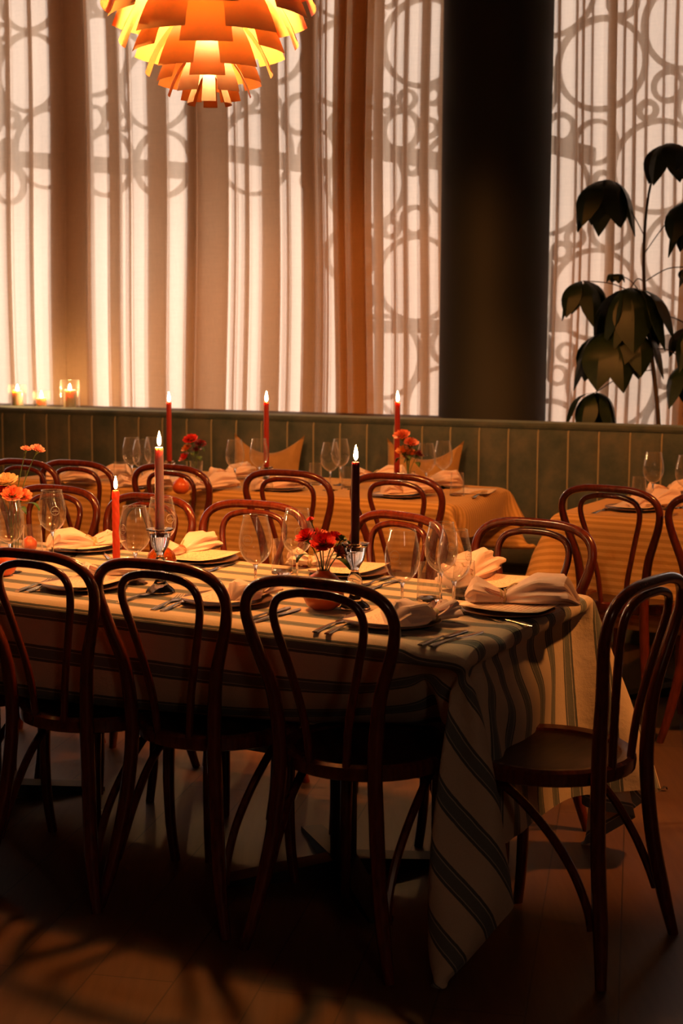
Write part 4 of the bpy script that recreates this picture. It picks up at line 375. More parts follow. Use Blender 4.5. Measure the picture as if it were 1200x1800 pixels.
-25,22,6,4,0,-1,0,2,-8,1,-1,1,-1,0,0,1,-1,0,0,0,0,1,-1,0,0,0,0,0,0,0,0,0,1,-1,0,0,0,0,-1,1,0,0,0,0,0,0,0,0,0,0,0,0,0,0,1,-1,0,0,0,0,-1,1,0,0,0,0,0,0,0,0,0,0,0,0,-1,1,1,1,-7,1,15,5,-42,2,3,4,6,5,5,5,5,6,5,5,5,12,5,-2,-4,-17,-1,-2,3,8,2,-6,-1,1,0,1,-1,1,-1,1,0,0,0,0,0,0,0,0,0,0,0,0,0,0,-1,0,1,0,0,0,0,0,0,0,0,0,0,0,0,0,0,0,0,0,0,0,0,0,-1,0,0,0,0,0,0,0,0,1,-1,1,-1,0,0,0,0,1,-1,-6,8,6,-10,-7,2,18,6,5,6,4,2,1,0,-1,-2,-3,-5,-6,-21,-8,-2,-1,-1,1,-1,0,-2,2,0,0,0,0,0,0,0,0,0,0,0,0,0,0,0,0,0,0,0,0,0,-1,1,0,0,0,0,0,0,0,0,0,0,0,0,0,0,0,0,0,0,0,0,0,0,0,0,0,0,0,0,0,0,0,0,0,0,0,0,0,0,0,0,0,0,0,0,-1,2,-1,3,1,8,1,2,3,3,1,2,3,2,2,2,3,1,
3,-1,1,7,-10,5,0,2,-8,2,0,-2,1,0,0,0,0,0,0,0,0,-1,1,0,0,0,-1,1,0,0,0,0,-1,1,0,0,0,-1,1,0,0,0,0,-1,1,0,0,0,0,0,0,0,0,0,-1,1,0,0,0,0,0,0,0,0,0,-1,1,0,0,0,-1,1,0,0,0,0,0,-1,0,-2,5,14,-3,-39,1,1,2,4,4,3,3,2,3,4,5,15,0,-1,-11,-14,4,-2,4,4,6,0,-8,-1,2,0,1,-1,1,0,-1,1,0,0,0,0,0,0,0,0,0,0,0,0,0,0,0,0,0,0,0,0,0,0,0,0,0,0,0,0,-1,0,0,0,0,0,0,0,0,0,0,0,0,0,0,0,0,0,-1,1,0,1,0,-3,3,-1,2,-4,7,0,-9,-6,3,-4,20,2,4,6,4,4,2,2,1,1,0,0,-30,0,-1,-1,0,-1,1,-1,-1,0,0,0,0,0,0,0,0,0,-1,1,0,0,0,0,0,0,0,0,0,0,0,-1,0,0,0,0,1,0,0,0,0,0,0,0,0,0,-1,0,0,1,0,0,0,0,0,0,0,0,0,0,0,0,0,0,0,0,0,0,0,0,0,0,0,0,0,0,0,1,-1,1,1,4,-1,8,0,1,1,3,2,1,1,1,1,2,2,
0,1,6,1,-2,0,-1,2,-5,1,-2,-1,0,0,0,-1,1,0,0,0,0,0,0,0,0,0,0,0,0,0,0,0,0,0,0,0,0,0,0,0,0,0,0,0,0,0,0,0,-1,1,0,0,0,0,0,0,0,0,0,-1,1,0,0,0,0,0,0,0,0,0,0,0,0,0,0,1,-1,0,-1,-2,2,10,11,-10,-35,0,0,0,3,3,3,4,1,-1,-2,16,0,-6,-15,-2,0,-5,8,1,12,-4,-4,-4,1,1,0,0,0,0,0,0,0,0,-1,1,0,0,0,0,0,0,0,0,0,0,0,0,0,0,0,0,0,-1,0,0,0,0,0,0,1,0,0,-1,0,0,0,0,0,0,0,0,0,0,0,0,0,0,0,0,1,-1,0,0,0,1,1,0,3,0,-7,-7,-2,11,-14,21,1,2,5,6,4,4,2,0,0,-2,-30,0,-1,-2,0,0,2,-2,-1,1,0,-1,0,0,0,0,-1,0,1,-1,0,0,1,0,0,0,0,0,0,-1,0,1,0,0,0,0,-1,0,1,0,0,0,0,-1,0,0,1,0,0,-1,0,0,1,0,0,0,0,0,0,0,0,0,0,0,0,0,0,0,0,0,0,0,0,0,0,0,0,0,0,0,2,1,4,-2,7,0,1,1,2,2,2,0,2,-2,0,
0,4,6,-4,-1,2,-1,1,-4,-2,0,0,-1,0,0,0,0,0,0,0,0,0,0,0,0,0,0,0,0,0,0,0,0,0,0,0,0,0,0,0,0,0,0,0,0,0,0,0,1,-1,0,0,0,0,0,0,0,0,0,1,-1,0,0,0,0,0,0,0,0,0,1,-1,0,0,1,-1,1,-1,1,-5,2,6,11,5,-13,-33,1,0,-1,2,2,3,4,5,1,16,-2,-10,-10,-1,1,-2,5,0,8,-2,-1,-2,-2,0,0,1,0,0,0,0,0,0,0,0,0,0,0,0,0,0,0,0,0,0,0,0,0,0,-1,0,0,1,0,0,0,0,-1,0,0,0,0,1,-1,0,0,0,0,0,0,0,0,0,0,0,0,0,0,0,0,0,0,0,2,-1,1,1,2,-1,-4,-6,-4,3,9,-18,22,0,1,2,6,5,5,5,2,1,-30,-1,-2,0,0,0,0,-1,0,1,-1,0,0,0,-1,0,1,0,0,0,0,0,-1,0,0,0,0,0,0,1,0,0,0,0,0,0,0,0,-1,0,0,0,0,1,0,0,0,0,0,0,0,0,-1,0,0,0,1,0,0,0,0,0,0,0,0,0,-1,1,-1,0,0,1,0,0,-1,1,0,0,0,0,1,2,2,2,-1,6,0,0,0,1,2,3,1,3,0,
-1,8,1,-3,0,1,1,-1,-2,-4,0,0,0,0,0,1,-1,0,0,0,0,0,0,0,0,0,1,-1,0,0,0,0,0,0,0,0,0,1,-1,0,0,0,0,0,0,0,0,0,0,0,0,0,0,0,1,-1,0,0,0,0,0,0,0,0,0,1,-1,0,0,0,0,0,0,0,0,0,0,0,0,-2,-1,5,9,9,-1,-15,-30,1,0,0,0,0,3,4,8,16,-5,-13,-6,1,2,-2,3,1,6,1,-1,-3,-1,-1,1,0,0,0,0,0,0,0,0,0,0,0,0,0,0,0,0,0,0,0,0,-1,0,0,1,0,-1,1,-1,0,0,0,1,0,-1,0,0,0,0,0,0,0,0,0,0,0,0,-1,1,0,0,0,0,1,-1,0,0,1,0,0,1,1,2,0,-4,-7,-4,0,9,0,-17,22,2,-2,0,4,5,6,7,6,-30,-2,-1,0,0,0,0,0,-1,-1,1,0,-1,0,1,0,0,0,0,0,0,0,0,0,0,0,0,0,0,0,0,0,0,0,0,0,0,0,0,0,0,0,0,0,0,0,0,0,0,0,0,0,0,0,0,0,-1,0,0,0,0,0,0,0,0,0,1,-1,1,0,0,0,0,0,0,0,0,0,0,0,1,1,2,2,1,-1,5,1,0,0,0,2,2,2,3,
2,7,-1,-4,2,1,-1,0,-1,-5,1,-1,0,0,0,-1,1,0,0,0,0,0,0,0,0,0,0,0,0,0,0,0,0,0,0,0,0,0,0,0,0,0,0,0,0,0,0,0,0,0,0,0,0,0,0,0,0,0,0,0,0,0,0,0,0,0,0,0,0,0,0,0,0,0,0,1,-1,-1,2,-3,-1,3,6,10,4,-1,-17,-27,0,-1,1,0,-1,1,1,16,-12,-9,-3,1,1,0,2,0,6,2,-1,-1,-3,0,0,-1,1,0,0,0,0,0,0,-1,1,-1,0,0,0,0,0,0,0,0,0,1,-1,0,0,0,0,-1,1,0,0,0,-1,0,1,0,0,-1,1,0,0,-1,1,-1,1,-1,0,1,-1,0,0,0,1,0,0,0,0,0,1,0,1,1,2,-1,-1,-8,-4,-2,4,12,-8,-15,20,5,-3,-3,2,3,5,7,-30,-2,0,-1,0,0,0,-1,1,-1,0,0,0,0,0,0,0,0,0,0,0,0,0,0,0,0,0,0,0,0,0,0,0,0,0,0,0,0,0,0,0,0,0,0,0,0,0,0,0,0,0,0,0,0,0,0,0,0,0,0,0,0,0,0,0,0,0,0,0,0,0,-1,0,0,1,-1,1,0,0,1,-1,1,2,2,1,0,1,4,0,0,0,0,0,2,2,
8,1,-3,-1,2,0,0,-2,1,-6,1,0,-1,0,0,0,0,0,0,0,0,0,0,0,0,0,-1,1,0,0,0,0,0,0,0,0,0,0,0,0,0,0,0,0,0,0,0,0,0,0,0,0,0,0,0,0,0,0,0,0,0,0,0,0,0,0,0,0,0,0,0,0,0,0,0,0,1,-1,1,-1,-3,2,4,8,9,0,-2,-20,-23,0,0,0,1,-1,0,10,-11,-5,-1,1,0,-1,4,0,5,1,1,-2,-1,-1,-1,1,-1,-1,1,-1,1,-1,1,0,-1,1,0,-1,0,0,0,0,0,0,0,-1,1,0,-1,0,1,0,0,0,-1,0,1,0,-1,0,0,1,-1,0,0,1,0,0,-1,1,0,0,0,0,0,0,0,0,0,0,0,1,1,-2,1,3,1,-1,-1,-6,-5,-2,1,8,8,-13,-12,19,7,-2,-5,-1,0,1,-32,-1,0,0,0,0,0,0,-1,0,0,0,0,0,0,0,0,0,0,0,0,0,0,0,0,0,0,0,0,0,0,0,0,0,0,0,0,0,0,0,0,0,0,0,0,0,0,0,0,0,0,0,0,0,0,0,0,0,0,0,0,0,0,0,0,0,0,0,0,0,0,0,0,0,0,0,0,0,0,-1,2,1,0,2,3,0,-1,0,5,1,0,-1,0,0,0,
9,-1,-3,0,2,0,-1,0,5,-11,0,1,-1,0,0,0,0,0,0,0,0,0,0,0,0,0,0,0,0,0,0,0,0,0,0,0,0,0,0,0,0,0,0,0,0,0,0,0,0,0,0,0,0,0,0,0,0,0,0,0,0,0,0,0,0,0,0,0,0,0,0,0,0,0,0,0,-1,0,2,2,-7,2,4,6,8,5,-1,-3,-21,-21,-1,1,-1,1,1,3,-7,-4,1,1,1,-1,2,0,4,3,1,-2,-1,-1,-1,0,0,0,0,0,-1,1,-1,0,0,0,0,0,0,0,0,0,0,-1,0,1,-1,0,1,-1,0,0,0,0,0,0,0,0,0,0,0,0,1,-1,0,0,0,0,0,0,0,0,0,0,1,-1,1,0,0,0,1,1,-1,0,1,2,1,-1,1,-7,-5,-2,-2,4,10,1,-13,-9,18,8,0,-5,-2,-1,-32,-1,0,1,-1,0,1,-2,2,-2,0,0,0,0,0,0,0,0,0,0,0,0,0,0,0,0,0,0,0,0,0,0,0,0,0,0,0,0,0,0,0,0,0,0,0,0,0,0,0,0,0,0,0,0,0,0,0,0,0,0,0,0,0,0,0,0,0,0,0,0,0,0,0,0,0,0,-1,1,0,1,-1,1,1,2,1,2,0,-1,1,3,2,-1,0,-1,1,
8,-1,-2,1,1,0,0,-2,-7,2,1,-1,1,-1,0,0,0,0,0,0,0,0,0,0,0,0,0,0,0,0,0,0,0,0,0,0,0,0,0,0,0,0,0,0,0,0,0,0,0,0,0,0,0,0,-1,1,0,0,0,0,0,0,0,0,0,0,0,0,0,0,0,0,0,0,0,0,0,0,1,4,-9,0,4,4,8,7,1,0,-4,-21,-19,-1,0,0,-1,0,-6,-1,0,2,-1,0,4,0,0,5,0,0,-2,-2,0,-1,0,0,0,0,-1,0,1,0,0,-1,0,1,-1,0,0,-1,0,1,-1,0,1,-1,0,0,0,0,0,0,1,-1,0,0,1,-1,0,0,0,1,0,-1,0,1,0,0,0,0,0,1,-1,1,0,-1,1,1,-1,1,1,-1,2,2,0,-2,4,-6,-6,-4,-1,1,7,9,-4,-14,-7,17,9,1,-2,-3,-33,0,0,0,0,0,0,0,-1,0,0,0,0,0,0,0,0,0,0,0,0,0,0,0,0,0,0,0,0,0,0,0,0,0,0,0,0,0,0,0,0,0,0,0,0,0,0,0,0,0,0,0,0,0,0,0,0,0,0,0,0,0,0,0,0,0,0,0,0,0,0,0,0,0,0,0,0,0,0,0,1,0,1,0,2,2,1,0,-1,1,3,2,0,0,-1,
9,-3,-1,2,0,0,0,-2,-5,0,-1,2,0,-1,0,0,0,0,0,0,-1,1,0,0,0,0,0,0,0,0,0,0,0,0,0,0,0,-1,1,0,0,0,0,0,0,0,0,0,0,0,0,0,0,0,1,-1,0,0,0,0,1,-1,0,0,0,0,0,0,0,0,0,0,0,0,0,0,-1,0,2,0,-5,0,2,4,7,8,3,0,0,-7,-20,-17,-1,0,0,-3,-3,-1,1,1,0,0,4,-1,0,4,1,1,-1,-2,-3,0,-1,0,0,-1,1,0,-1,0,0,0,0,-1,1,0,-1,1,-1,0,1,-1,0,0,0,0,0,0,0,-1,0,1,0,0,0,1,0,0,-1,1,-1,1,0,0,0,0,0,0,1,-1,0,1,0,0,1,0,1,1,-1,-1,4,2,-1,-2,0,-2,-6,-3,-2,0,4,9,5,-7,-14,-5,15,10,2,0,-33,0,0,0,1,-1,0,-1,0,0,0,0,0,0,0,0,0,0,0,0,0,0,0,0,0,0,0,0,0,0,0,0,0,0,0,0,0,0,0,1,0,0,0,0,0,0,0,0,0,0,0,0,0,0,0,0,0,0,0,0,0,0,0,-1,0,0,0,0,0,0,0,0,0,0,0,0,1,-1,0,0,0,1,0,1,2,1,1,1,0,0,0,3,2,0,0,
7,-2,0,2,1,-1,0,-3,-2,-2,0,0,0,1,-1,0,0,0,0,0,0,0,0,0,0,-1,1,0,0,0,0,-1,1,0,0,0,0,0,0,0,0,0,0,0,0,0,0,0,0,0,0,0,0,0,0,0,0,0,0,0,0,0,0,0,0,0,0,0,0,0,0,0,0,0,0,-1,1,0,1,-1,-3,-1,2,3,4,8,7,1,-1,0,-9,-20,-14,-2,0,-4,-3,0,2,1,-2,1,3,-1,0,4,2,0,0,-1,-1,-4,1,-2,0,0,0,-1,1,0,-1,0,0,0,0,-1,1,-1,1,-1,0,0,0,0,0,0,0,0,-1,1,0,0,0,0,0,0,0,0,1,-1,1,0,0,0,0,0,1,0,0,0,1,-1,1,1,-1,1,2,0,0,1,3,0,-1,-1,-1,-1,-5,-4,-2,-1,1,7,7,2,-7,-14,-3,14,9,3,-33,0,0,0,0,0,0,-1,0,0,0,0,1,-1,0,0,0,0,0,0,0,0,0,0,0,0,0,0,1,0,0,0,0,0,0,0,0,0,0,-1,0,0,0,0,0,0,0,0,0,0,0,0,0,0,0,0,0,0,0,0,0,0,0,1,0,0,0,0,-1,0,0,0,0,0,0,0,0,0,0,0,0,1,0,1,0,3,2,0,0,-1,0,2,2,2,0,
7,-2,2,1,-1,0,0,-3,-2,-2,0,0,0,0,1,0,-1,0,0,0,0,0,0,0,0,0,0,0,0,0,0,0,0,0,0,0,0,0,0,0,0,0,0,0,0,0,0,0,0,0,0,0,0,0,0,0,0,0,0,0,0,0,0,0,0,0,0,0,0,0,-1,1,0,-1,0,0,0,0,2,0,-2,-3,1,2,4,6,8,3,0,1,-1,-11,-20,-13,-1,-5,-2,1,2,-1,0,0,3,0,0,2,2,1,0,0,-1,-1,-3,0,-2,0,-1,1,-1,-1,0,1,-1,0,0,0,0,0,-1,1,-1,0,0,0,0,0,0,0,0,0,0,0,0,0,1,0,0,0,0,0,1,0,0,0,0,0,0,0,0,1,0,1,0,0,2,0,1,1,1,2,0,0,0,-3,0,0,-7,-2,-2,-2,0,4,8,5,-1,-8,-13,-2,12,9,-33,1,-1,0,0,1,-1,0,0,-1,0,0,0,0,0,0,0,0,0,0,0,1,0,0,0,0,0,0,-1,0,0,0,0,0,0,1,0,0,0,0,0,0,0,0,0,0,0,0,0,0,0,0,0,0,-1,0,0,0,0,0,0,0,0,0,0,0,0,0,0,0,0,0,0,0,0,1,-1,0,0,0,0,0,1,1,1,1,1,2,0,0,0,-1,1,2,2,
5,2,0,0,1,-1,1,-4,-1,-3,-1,1,1,0,-1,0,1,-1,0,0,0,0,0,0,0,0,0,0,0,0,0,0,0,0,0,0,-1,1,0,0,0,0,-1,1,0,0,0,0,0,0,0,0,0,0,0,0,0,0,0,0,0,0,0,0,0,0,0,0,0,0,0,0,-1,1,0,-1,0,1,1,-1,-1,-3,1,1,2,6,8,6,1,-1,0,-1,-12,-19,-10,-8,2,1,1,-1,0,1,2,-1,1,2,2,1,0,1,-1,-1,-1,-2,-1,-1,-1,-2,0,0,0,-1,0,0,0,0,-1,1,0,-1,0,0,-1,1,0,0,0,0,1,0,0,0,0,0,0,0,0,1,0,0,-1,0,0,0,1,1,-1,1,1,0,1,0,1,1,0,2,1,1,0,1,0,0,-1,-2,-1,0,-5,-2,-2,-2,-1,2,6,6,3,-2,-9,-12,0,10,-33,0,0,0,0,0,0,-1,0,0,0,0,0,0,0,0,0,0,0,0,1,-1,0,0,0,0,0,1,0,0,0,0,0,0,0,-1,1,0,0,0,0,0,0,0,0,0,0,0,-1,0,0,0,0,0,1,0,0,0,0,0,0,0,-1,0,0,0,0,0,0,0,0,0,0,0,1,-1,0,0,0,0,0,1,0,0,0,1,3,1,1,0,0,-1,1,1,2,
5,1,2,0,-1,0,0,-4,0,-3,0,0,0,0,1,0,-1,1,-1,0,0,0,0,0,-1,1,0,0,0,0,-1,1,0,0,0,0,0,0,0,0,0,0,0,0,0,0,0,0,0,0,0,0,0,0,0,0,0,0,0,0,0,0,0,0,0,0,0,0,0,-1,1,-1,1,-1,0,1,-1,0,2,0,-1,-5,1,2,2,3,7,8,2,1,0,0,-2,-17,-30,-8,2,2,-1,0,0,1,2,0,0,2,0,2,2,-1,1,0,-2,0,-2,-2,-2,-1,-1,-1,-1,0,0,0,-1,1,0,-1,0,0,0,0,0,0,-1,1,0,0,0,0,1,0,0,1,-1,1,0,0,0,0,0,0,1,0,0,0,1,1,-1,1,1,1,0,1,1,1,1,1,1,0,0,0,-1,-2,0,0,-5,-4,-1,-1,-2,0,5,6,4,2,-2,-10,-16,4,-33,0,1,-1,0,0,0,-1,0,0,0,0,0,1,-1,0,0,0,0,0,0,0,0,1,0,0,0,-1,1,0,0,0,0,0,0,1,-1,0,0,0,0,0,0,0,0,0,-1,0,1,0,0,0,0,0,0,0,0,0,-1,0,0,0,1,0,-1,0,0,0,0,0,0,0,0,0,0,0,0,0,0,0,0,0,1,0,1,1,1,2,1,0,0,0,-1,4,21])
CLOTH['b'] = (33, 50, -2.300, 0.170, -0.420, 1.160, [-2259,32,39,46,45,49,50,51,50,51,50,50,51,50,51,50,51,50,50,51,50,51,50,50,51,50,51,50,51,50,50,51,50,51,50,50,51,50,51,50,50,50,49,47,43,42,31,14,23,34,-65,40,31,-21,-23,-12,-4,-1,0,1,1,0,0,1,0,1,0,0,1,0,0,0,0,0,0,1,0,2,1,2,1,1,2,1,1,1,1,2,2,4,5,8,11,18,27,28,-39,-48,-44,-35,310,3,3,1,1,1,0,0,0,0,0,0,-1,0,0,0,0,0,0,0,0,0,0,0,0,0,0,0,0,0,-1,0,0,0,0,0,0,0,0,0,0,1,0,2,2,3,-8,-8,-8,-8,
-3,1,0,2,0,0,0,0,0,0,0,0,0,0,0,0,0,0,0,0,0,0,0,0,0,0,0,0,-1,1,0,0,0,0,0,0,0,0,0,0,0,0,0,1,0,1,0,1,4,4,-1,-2,0,6,0,1,1,2,1,0,0,0,0,-1,1,-1,0,1,-1,0,0,0,0,0,0,0,0,-1,0,0,0,0,-1,0,-1,0,-2,-2,-1,-2,0,-1,0,-2,0,-2,0,1,2,4,49,0,0,0,0,0,0,0,0,0,-1,0,1,0,0,0,0,0,0,0,0,0,0,0,0,0,0,0,0,0,0,0,0,0,0,0,0,0,0,0,1,-1,1,-1,0,0,0,0,0,-1,
-2,0,0,1,1,0,1,-1,0,0,0,0,0,0,0,0,0,0,0,0,0,0,0,0,0,0,0,0,0,0,0,0,0,0,0,0,0,0,0,0,0,0,1,0,0,1,0,2,5,5,-2,0,0,3,1,2,2,2,0,0,-1,0,0,0,-1,0,1,-1,0,1,0,0,0,0,0,-1,0,0,0,-1,1,-1,0,0,0,-1,0,-2,-2,-1,-2,0,-2,-1,-1,0,0,0,4,6,49,0,0,0,1,-1,0,0,-1,0,1,0,0,0,0,0,0,0,0,0,0,0,0,0,0,0,0,0,0,0,0,0,0,0,0,0,0,0,1,0,-1,0,0,0,0,-1,1,0,-1,-1,
-3,1,1,0,0,1,0,0,0,0,0,1,-1,0,0,0,0,0,0,0,0,0,0,0,0,0,0,0,0,0,0,0,0,-1,1,0,0,0,-1,1,0,0,0,1,1,0,0,4,5,3,-2,-1,1,4,1,2,3,0,0,-1,0,-1,0,0,1,0,-1,0,0,-1,0,1,0,0,0,0,0,0,0,0,-1,0,0,-1,0,0,0,0,-1,-2,-2,-2,-1,-1,-3,0,0,2,5,9,49,0,0,1,-1,0,0,-1,1,0,0,0,0,0,0,0,0,0,0,0,0,0,0,0,0,0,0,0,0,0,1,-1,0,0,0,0,1,0,-1,0,0,1,-1,0,0,0,0,0,-1,-1,
-3,2,-1,1,1,0,0,0,0,0,0,0,0,0,0,0,0,0,0,0,0,0,0,0,0,0,0,0,0,0,0,0,0,0,0,0,0,0,0,0,0,0,0,0,2,0,0,5,7,2,-1,-1,-1,4,2,3,2,-1,-1,-1,0,1,0,0,-1,0,1,0,0,0,0,-1,0,0,0,0,1,-1,0,0,-1,1,-1,0,0,-1,1,0,1,-2,-3,-2,-1,-3,-1,-1,0,3,10,11,50,0,0,-1,0,0,0,0,0,0,0,0,0,0,0,0,0,0,0,0,0,0,0,0,0,0,0,0,0,0,0,1,0,0,0,0,-1,0,0,0,1,-1,0,0,0,0,-1,0,0,-4,
-3,1,1,0,1,0,0,0,0,0,0,0,0,0,0,0,0,0,0,0,0,0,0,0,0,0,0,0,0,0,0,0,0,0,0,0,0,0,0,0,0,0,0,1,1,0,-3,14,2,-13,-1,-2,0,3,4,4,0,-3,0,0,0,0,0,0,0,1,-1,0,0,0,0,0,0,1,-1,1,-1,0,0,-1,1,-1,0,0,-1,1,-1,1,-1,1,-2,-3,-1,-2,-4,0,-2,13,8,27,49,0,0,0,0,0,0,0,0,0,0,0,0,0,0,0,0,0,0,0,0,0,0,0,0,0,0,0,0,0,0,0,0,0,0,0,0,0,0,1,-1,0,1,-1,-1,1,0,-1,-3,-13,
-5,3,1,0,1,0,0,0,0,0,0,0,0,0,0,0,0,0,0,0,0,0,0,0,0,0,0,0,0,0,0,0,0,0,0,0,0,0,0,0,0,0,1,-2,3,0,14,-2,-1,-39,1,-4,-1,5,4,4,-4,-1,1,-1,0,1,-1,1,0,-1,1,0,0,0,0,0,0,-1,1,-1,0,1,-1,0,-1,0,0,0,0,-1,1,0,0,1,1,-5,-3,3,-8,0,17,-3,23,5,49,0,0,1,0,-1,0,1,0,0,0,-1,0,0,0,0,0,0,0,0,0,0,0,0,0,0,0,0,0,0,0,0,0,0,0,0,0,0,1,-1,0,1,-1,0,0,-1,-3,2,-9,-14,
-9,9,-1,0,1,0,0,0,1,-1,0,0,0,0,0,0,0,0,0,0,0,0,0,0,0,0,0,0,0,0,0,0,0,0,0,0,0,0,0,0,0,0,0,0,-1,5,7,7,-46,-10,25,-29,1,2,11,-5,-2,1,-1,1,0,-1,1,0,0,1,-1,0,0,1,0,0,0,0,-1,1,0,-1,0,0,0,-1,0,-1,1,0,-1,0,0,0,2,3,-8,3,1,-16,15,13,19,-9,42,7,1,-1,-1,1,0,0,0,0,0,1,0,0,0,0,0,0,0,0,0,0,0,0,0,0,0,-1,0,0,0,0,0,1,0,0,0,0,-1,0,0,0,0,1,-1,-1,0,-5,-21,-3,
13,-21,7,1,0,0,0,0,0,0,0,0,0,0,0,0,0,0,0,0,0,0,0,0,0,0,0,0,0,0,0,0,0,0,0,0,0,0,0,0,0,0,0,2,1,2,1,-33,-2,-9,47,-16,-38,-4,1,1,3,1,0,1,0,1,0,-1,0,-1,0,0,0,-1,0,0,0,0,1,-1,0,0,0,0,0,1,0,1,0,1,1,0,2,1,1,1,5,-16,-12,-10,12,53,-1,-12,8,29,14,-1,0,0,0,0,0,0,0,0,0,0,0,0,0,0,-1,0,0,0,0,0,0,0,0,1,0,0,0,0,1,-1,0,0,0,0,0,0,0,-1,0,0,-1,-4,3,-25,0,1,
39,-12,-29,1,0,1,-1,1,-1,1,0,0,0,0,0,0,0,0,0,0,0,0,0,0,0,0,0,0,0,0,0,0,0,0,0,0,0,0,1,-1,0,1,-1,1,0,0,1,-25,-10,15,24,15,6,-2,0,0,-1,1,0,0,0,-1,0,0,0,0,0,0,0,0,0,0,0,0,0,0,0,0,0,0,0,0,0,0,0,0,0,1,0,0,-1,1,0,1,0,-1,-4,-3,-7,12,-19,9,31,2,1,0,1,0,0,0,0,0,1,0,0,0,0,0,1,0,0,0,0,0,0,0,0,0,0,0,0,0,-1,0,0,0,0,-1,0,0,-1,0,-1,-1,1,4,3,-6,-2,-2,
7,-16,9,0,1,-1,0,0,0,0,0,-1,1,0,0,0,0,0,0,0,0,0,0,0,0,0,0,0,0,0,0,0,0,0,0,0,0,0,0,0,0,0,0,0,0,-1,0,45,5,-3,48,1,1,0,-1,0,0,-1,0,0,0,0,0,0,0,0,0,0,0,0,0,0,0,0,0,0,0,0,0,0,0,0,0,0,0,0,0,0,0,0,1,0,0,0,1,1,2,-32,-19,-16,0,3,-7,-6,-2,0,0,-1,0,1,-1,0,0,-1,0,0,0,0,0,0,0,0,0,0,0,0,0,0,0,0,0,1,-1,0,0,0,1,1,-1,1,0,0,1,0,0,0,4,4,-5,-3,
-5,4,3,-2,0,0,0,0,0,0,0,0,0,0,0,0,0,0,0,0,0,0,0,0,0,0,0,0,0,0,0,0,0,0,0,0,0,0,0,0,0,0,0,0,0,0,0,-2,13,10,50,-1,1,-1,0,0,0,0,0,0,0,0,0,0,0,0,0,0,0,0,0,0,0,0,0,0,0,0,0,0,0,0,0,0,0,0,0,0,0,0,0,0,0,0,0,1,-1,1,-2,-4,0,-1,-1,2,0,0,-1,1,0,-1,1,0,0,0,0,0,0,0,1,-1,1,-1,0,0,0,0,0,1,-1,0,0,-1,1,0,0,0,-1,0,1,-1,1,0,0,0,0,1,-1,-2,0,-1,
-2,1,1,0,0,0,0,0,0,0,0,0,0,0,0,0,0,0,0,0,0,0,0,0,0,0,0,0,0,0,0,0,0,0,0,0,0,0,0,0,0,0,0,0,0,0,0,-2,-1,0,49,0,0,1,-1,0,0,0,0,0,0,0,0,0,0,0,0,0,0,0,0,0,0,0,0,0,0,0,0,0,0,0,0,0,0,0,0,0,0,0,0,0,0,0,0,0,1,-1,0,1,0,0,-1,0,2,-1,1,-1,0,1,-1,0,-1,1,0,0,0,0,-1,1,-1,1,0,0,0,0,0,-1,1,0,0,0,0,0,0,0,0,0,1,-1,0,0,0,0,0,0,-1,0,-1,0,
-1,1,0,0,0,0,0,0,0,0,0,0,0,0,0,0,0,0,0,0,0,0,0,0,0,0,0,0,0,0,0,0,0,0,0,0,0,0,0,0,0,0,0,0,0,0,-1,0,-2,-1,49,1,-1,0,1,0,0,0,0,0,0,0,0,0,0,0,0,0,0,0,0,0,0,0,0,0,0,0,0,0,0,0,0,0,0,0,0,0,0,0,0,0,0,0,0,0,-1,0,1,-1,-1,1,0,1,-2,2,-2,1,1,-2,1,0,1,-1,0,0,0,0,0,0,0,0,0,1,-1,0,0,0,0,0,0,0,1,-1,0,0,0,1,-2,1,0,0,0,0,0,1,-2,-1,1,-1,
0,0,0,0,0,0,0,0,0,0,0,0,0,0,0,0,0,0,0,0,0,0,0,0,0,0,0,0,0,0,0,0,0,0,0,0,0,0,0,0,0,0,0,0,0,0,0,-2,0,-1,50,-1,0,0,0,0,0,0,0,0,0,0,0,0,0,0,0,0,0,0,0,0,0,0,0,0,0,0,0,0,0,0,0,0,0,0,0,0,0,0,0,0,0,0,0,0,0,1,-1,0,0,-1,0,1,1,-2,1,0,-1,1,0,0,-1,2,-1,1,0,-1,0,0,0,0,0,-1,1,0,0,0,0,0,0,0,-1,1,1,-1,0,-1,1,0,0,0,0,0,1,0,-2,-1,0,0,
-1,1,0,0,0,0,0,0,0,0,0,0,0,0,0,0,0,0,0,0,0,0,0,0,0,0,0,0,0,0,0,0,0,0,0,0,0,0,0,0,0,0,0,0,0,0,0,-2,-1,0,49,1,0,0,0,0,0,0,0,0,0,0,0,0,0,0,0,0,0,0,0,0,0,0,0,0,0,0,0,0,0,0,0,0,0,0,0,0,0,0,0,0,0,0,0,-1,1,-1,0,0,0,0,0,0,-1,1,0,0,1,-1,0,1,-1,-1,1,0,-1,1,0,1,-1,0,0,0,1,-1,0,0,0,1,-1,0,0,0,-1,1,0,0,0,0,0,0,0,0,-1,2,-2,-1,0,1,
0,1,-1,0,0,0,0,0,0,0,0,0,0,0,0,0,0,0,0,0,0,0,0,0,0,0,0,0,0,0,0,0,0,0,0,0,0,0,0,0,0,0,0,0,0,0,-1,-1,-1,-1,50,-1,0,0,0,0,0,0,0,0,0,0,0,0,0,0,0,0,0,0,0,0,0,0,0,0,0,0,0,0,0,0,0,0,0,0,0,0,0,0,0,0,0,0,0,1,-1,0,1,0,-1,0,1,0,0,1,-1,0,-1,1,0,-1,1,0,1,-1,0,0,1,-2,1,1,-1,0,-1,1,0,0,0,-1,1,0,1,-1,0,1,0,-1,0,0,1,-1,0,0,1,0,-1,-1,-1,0,
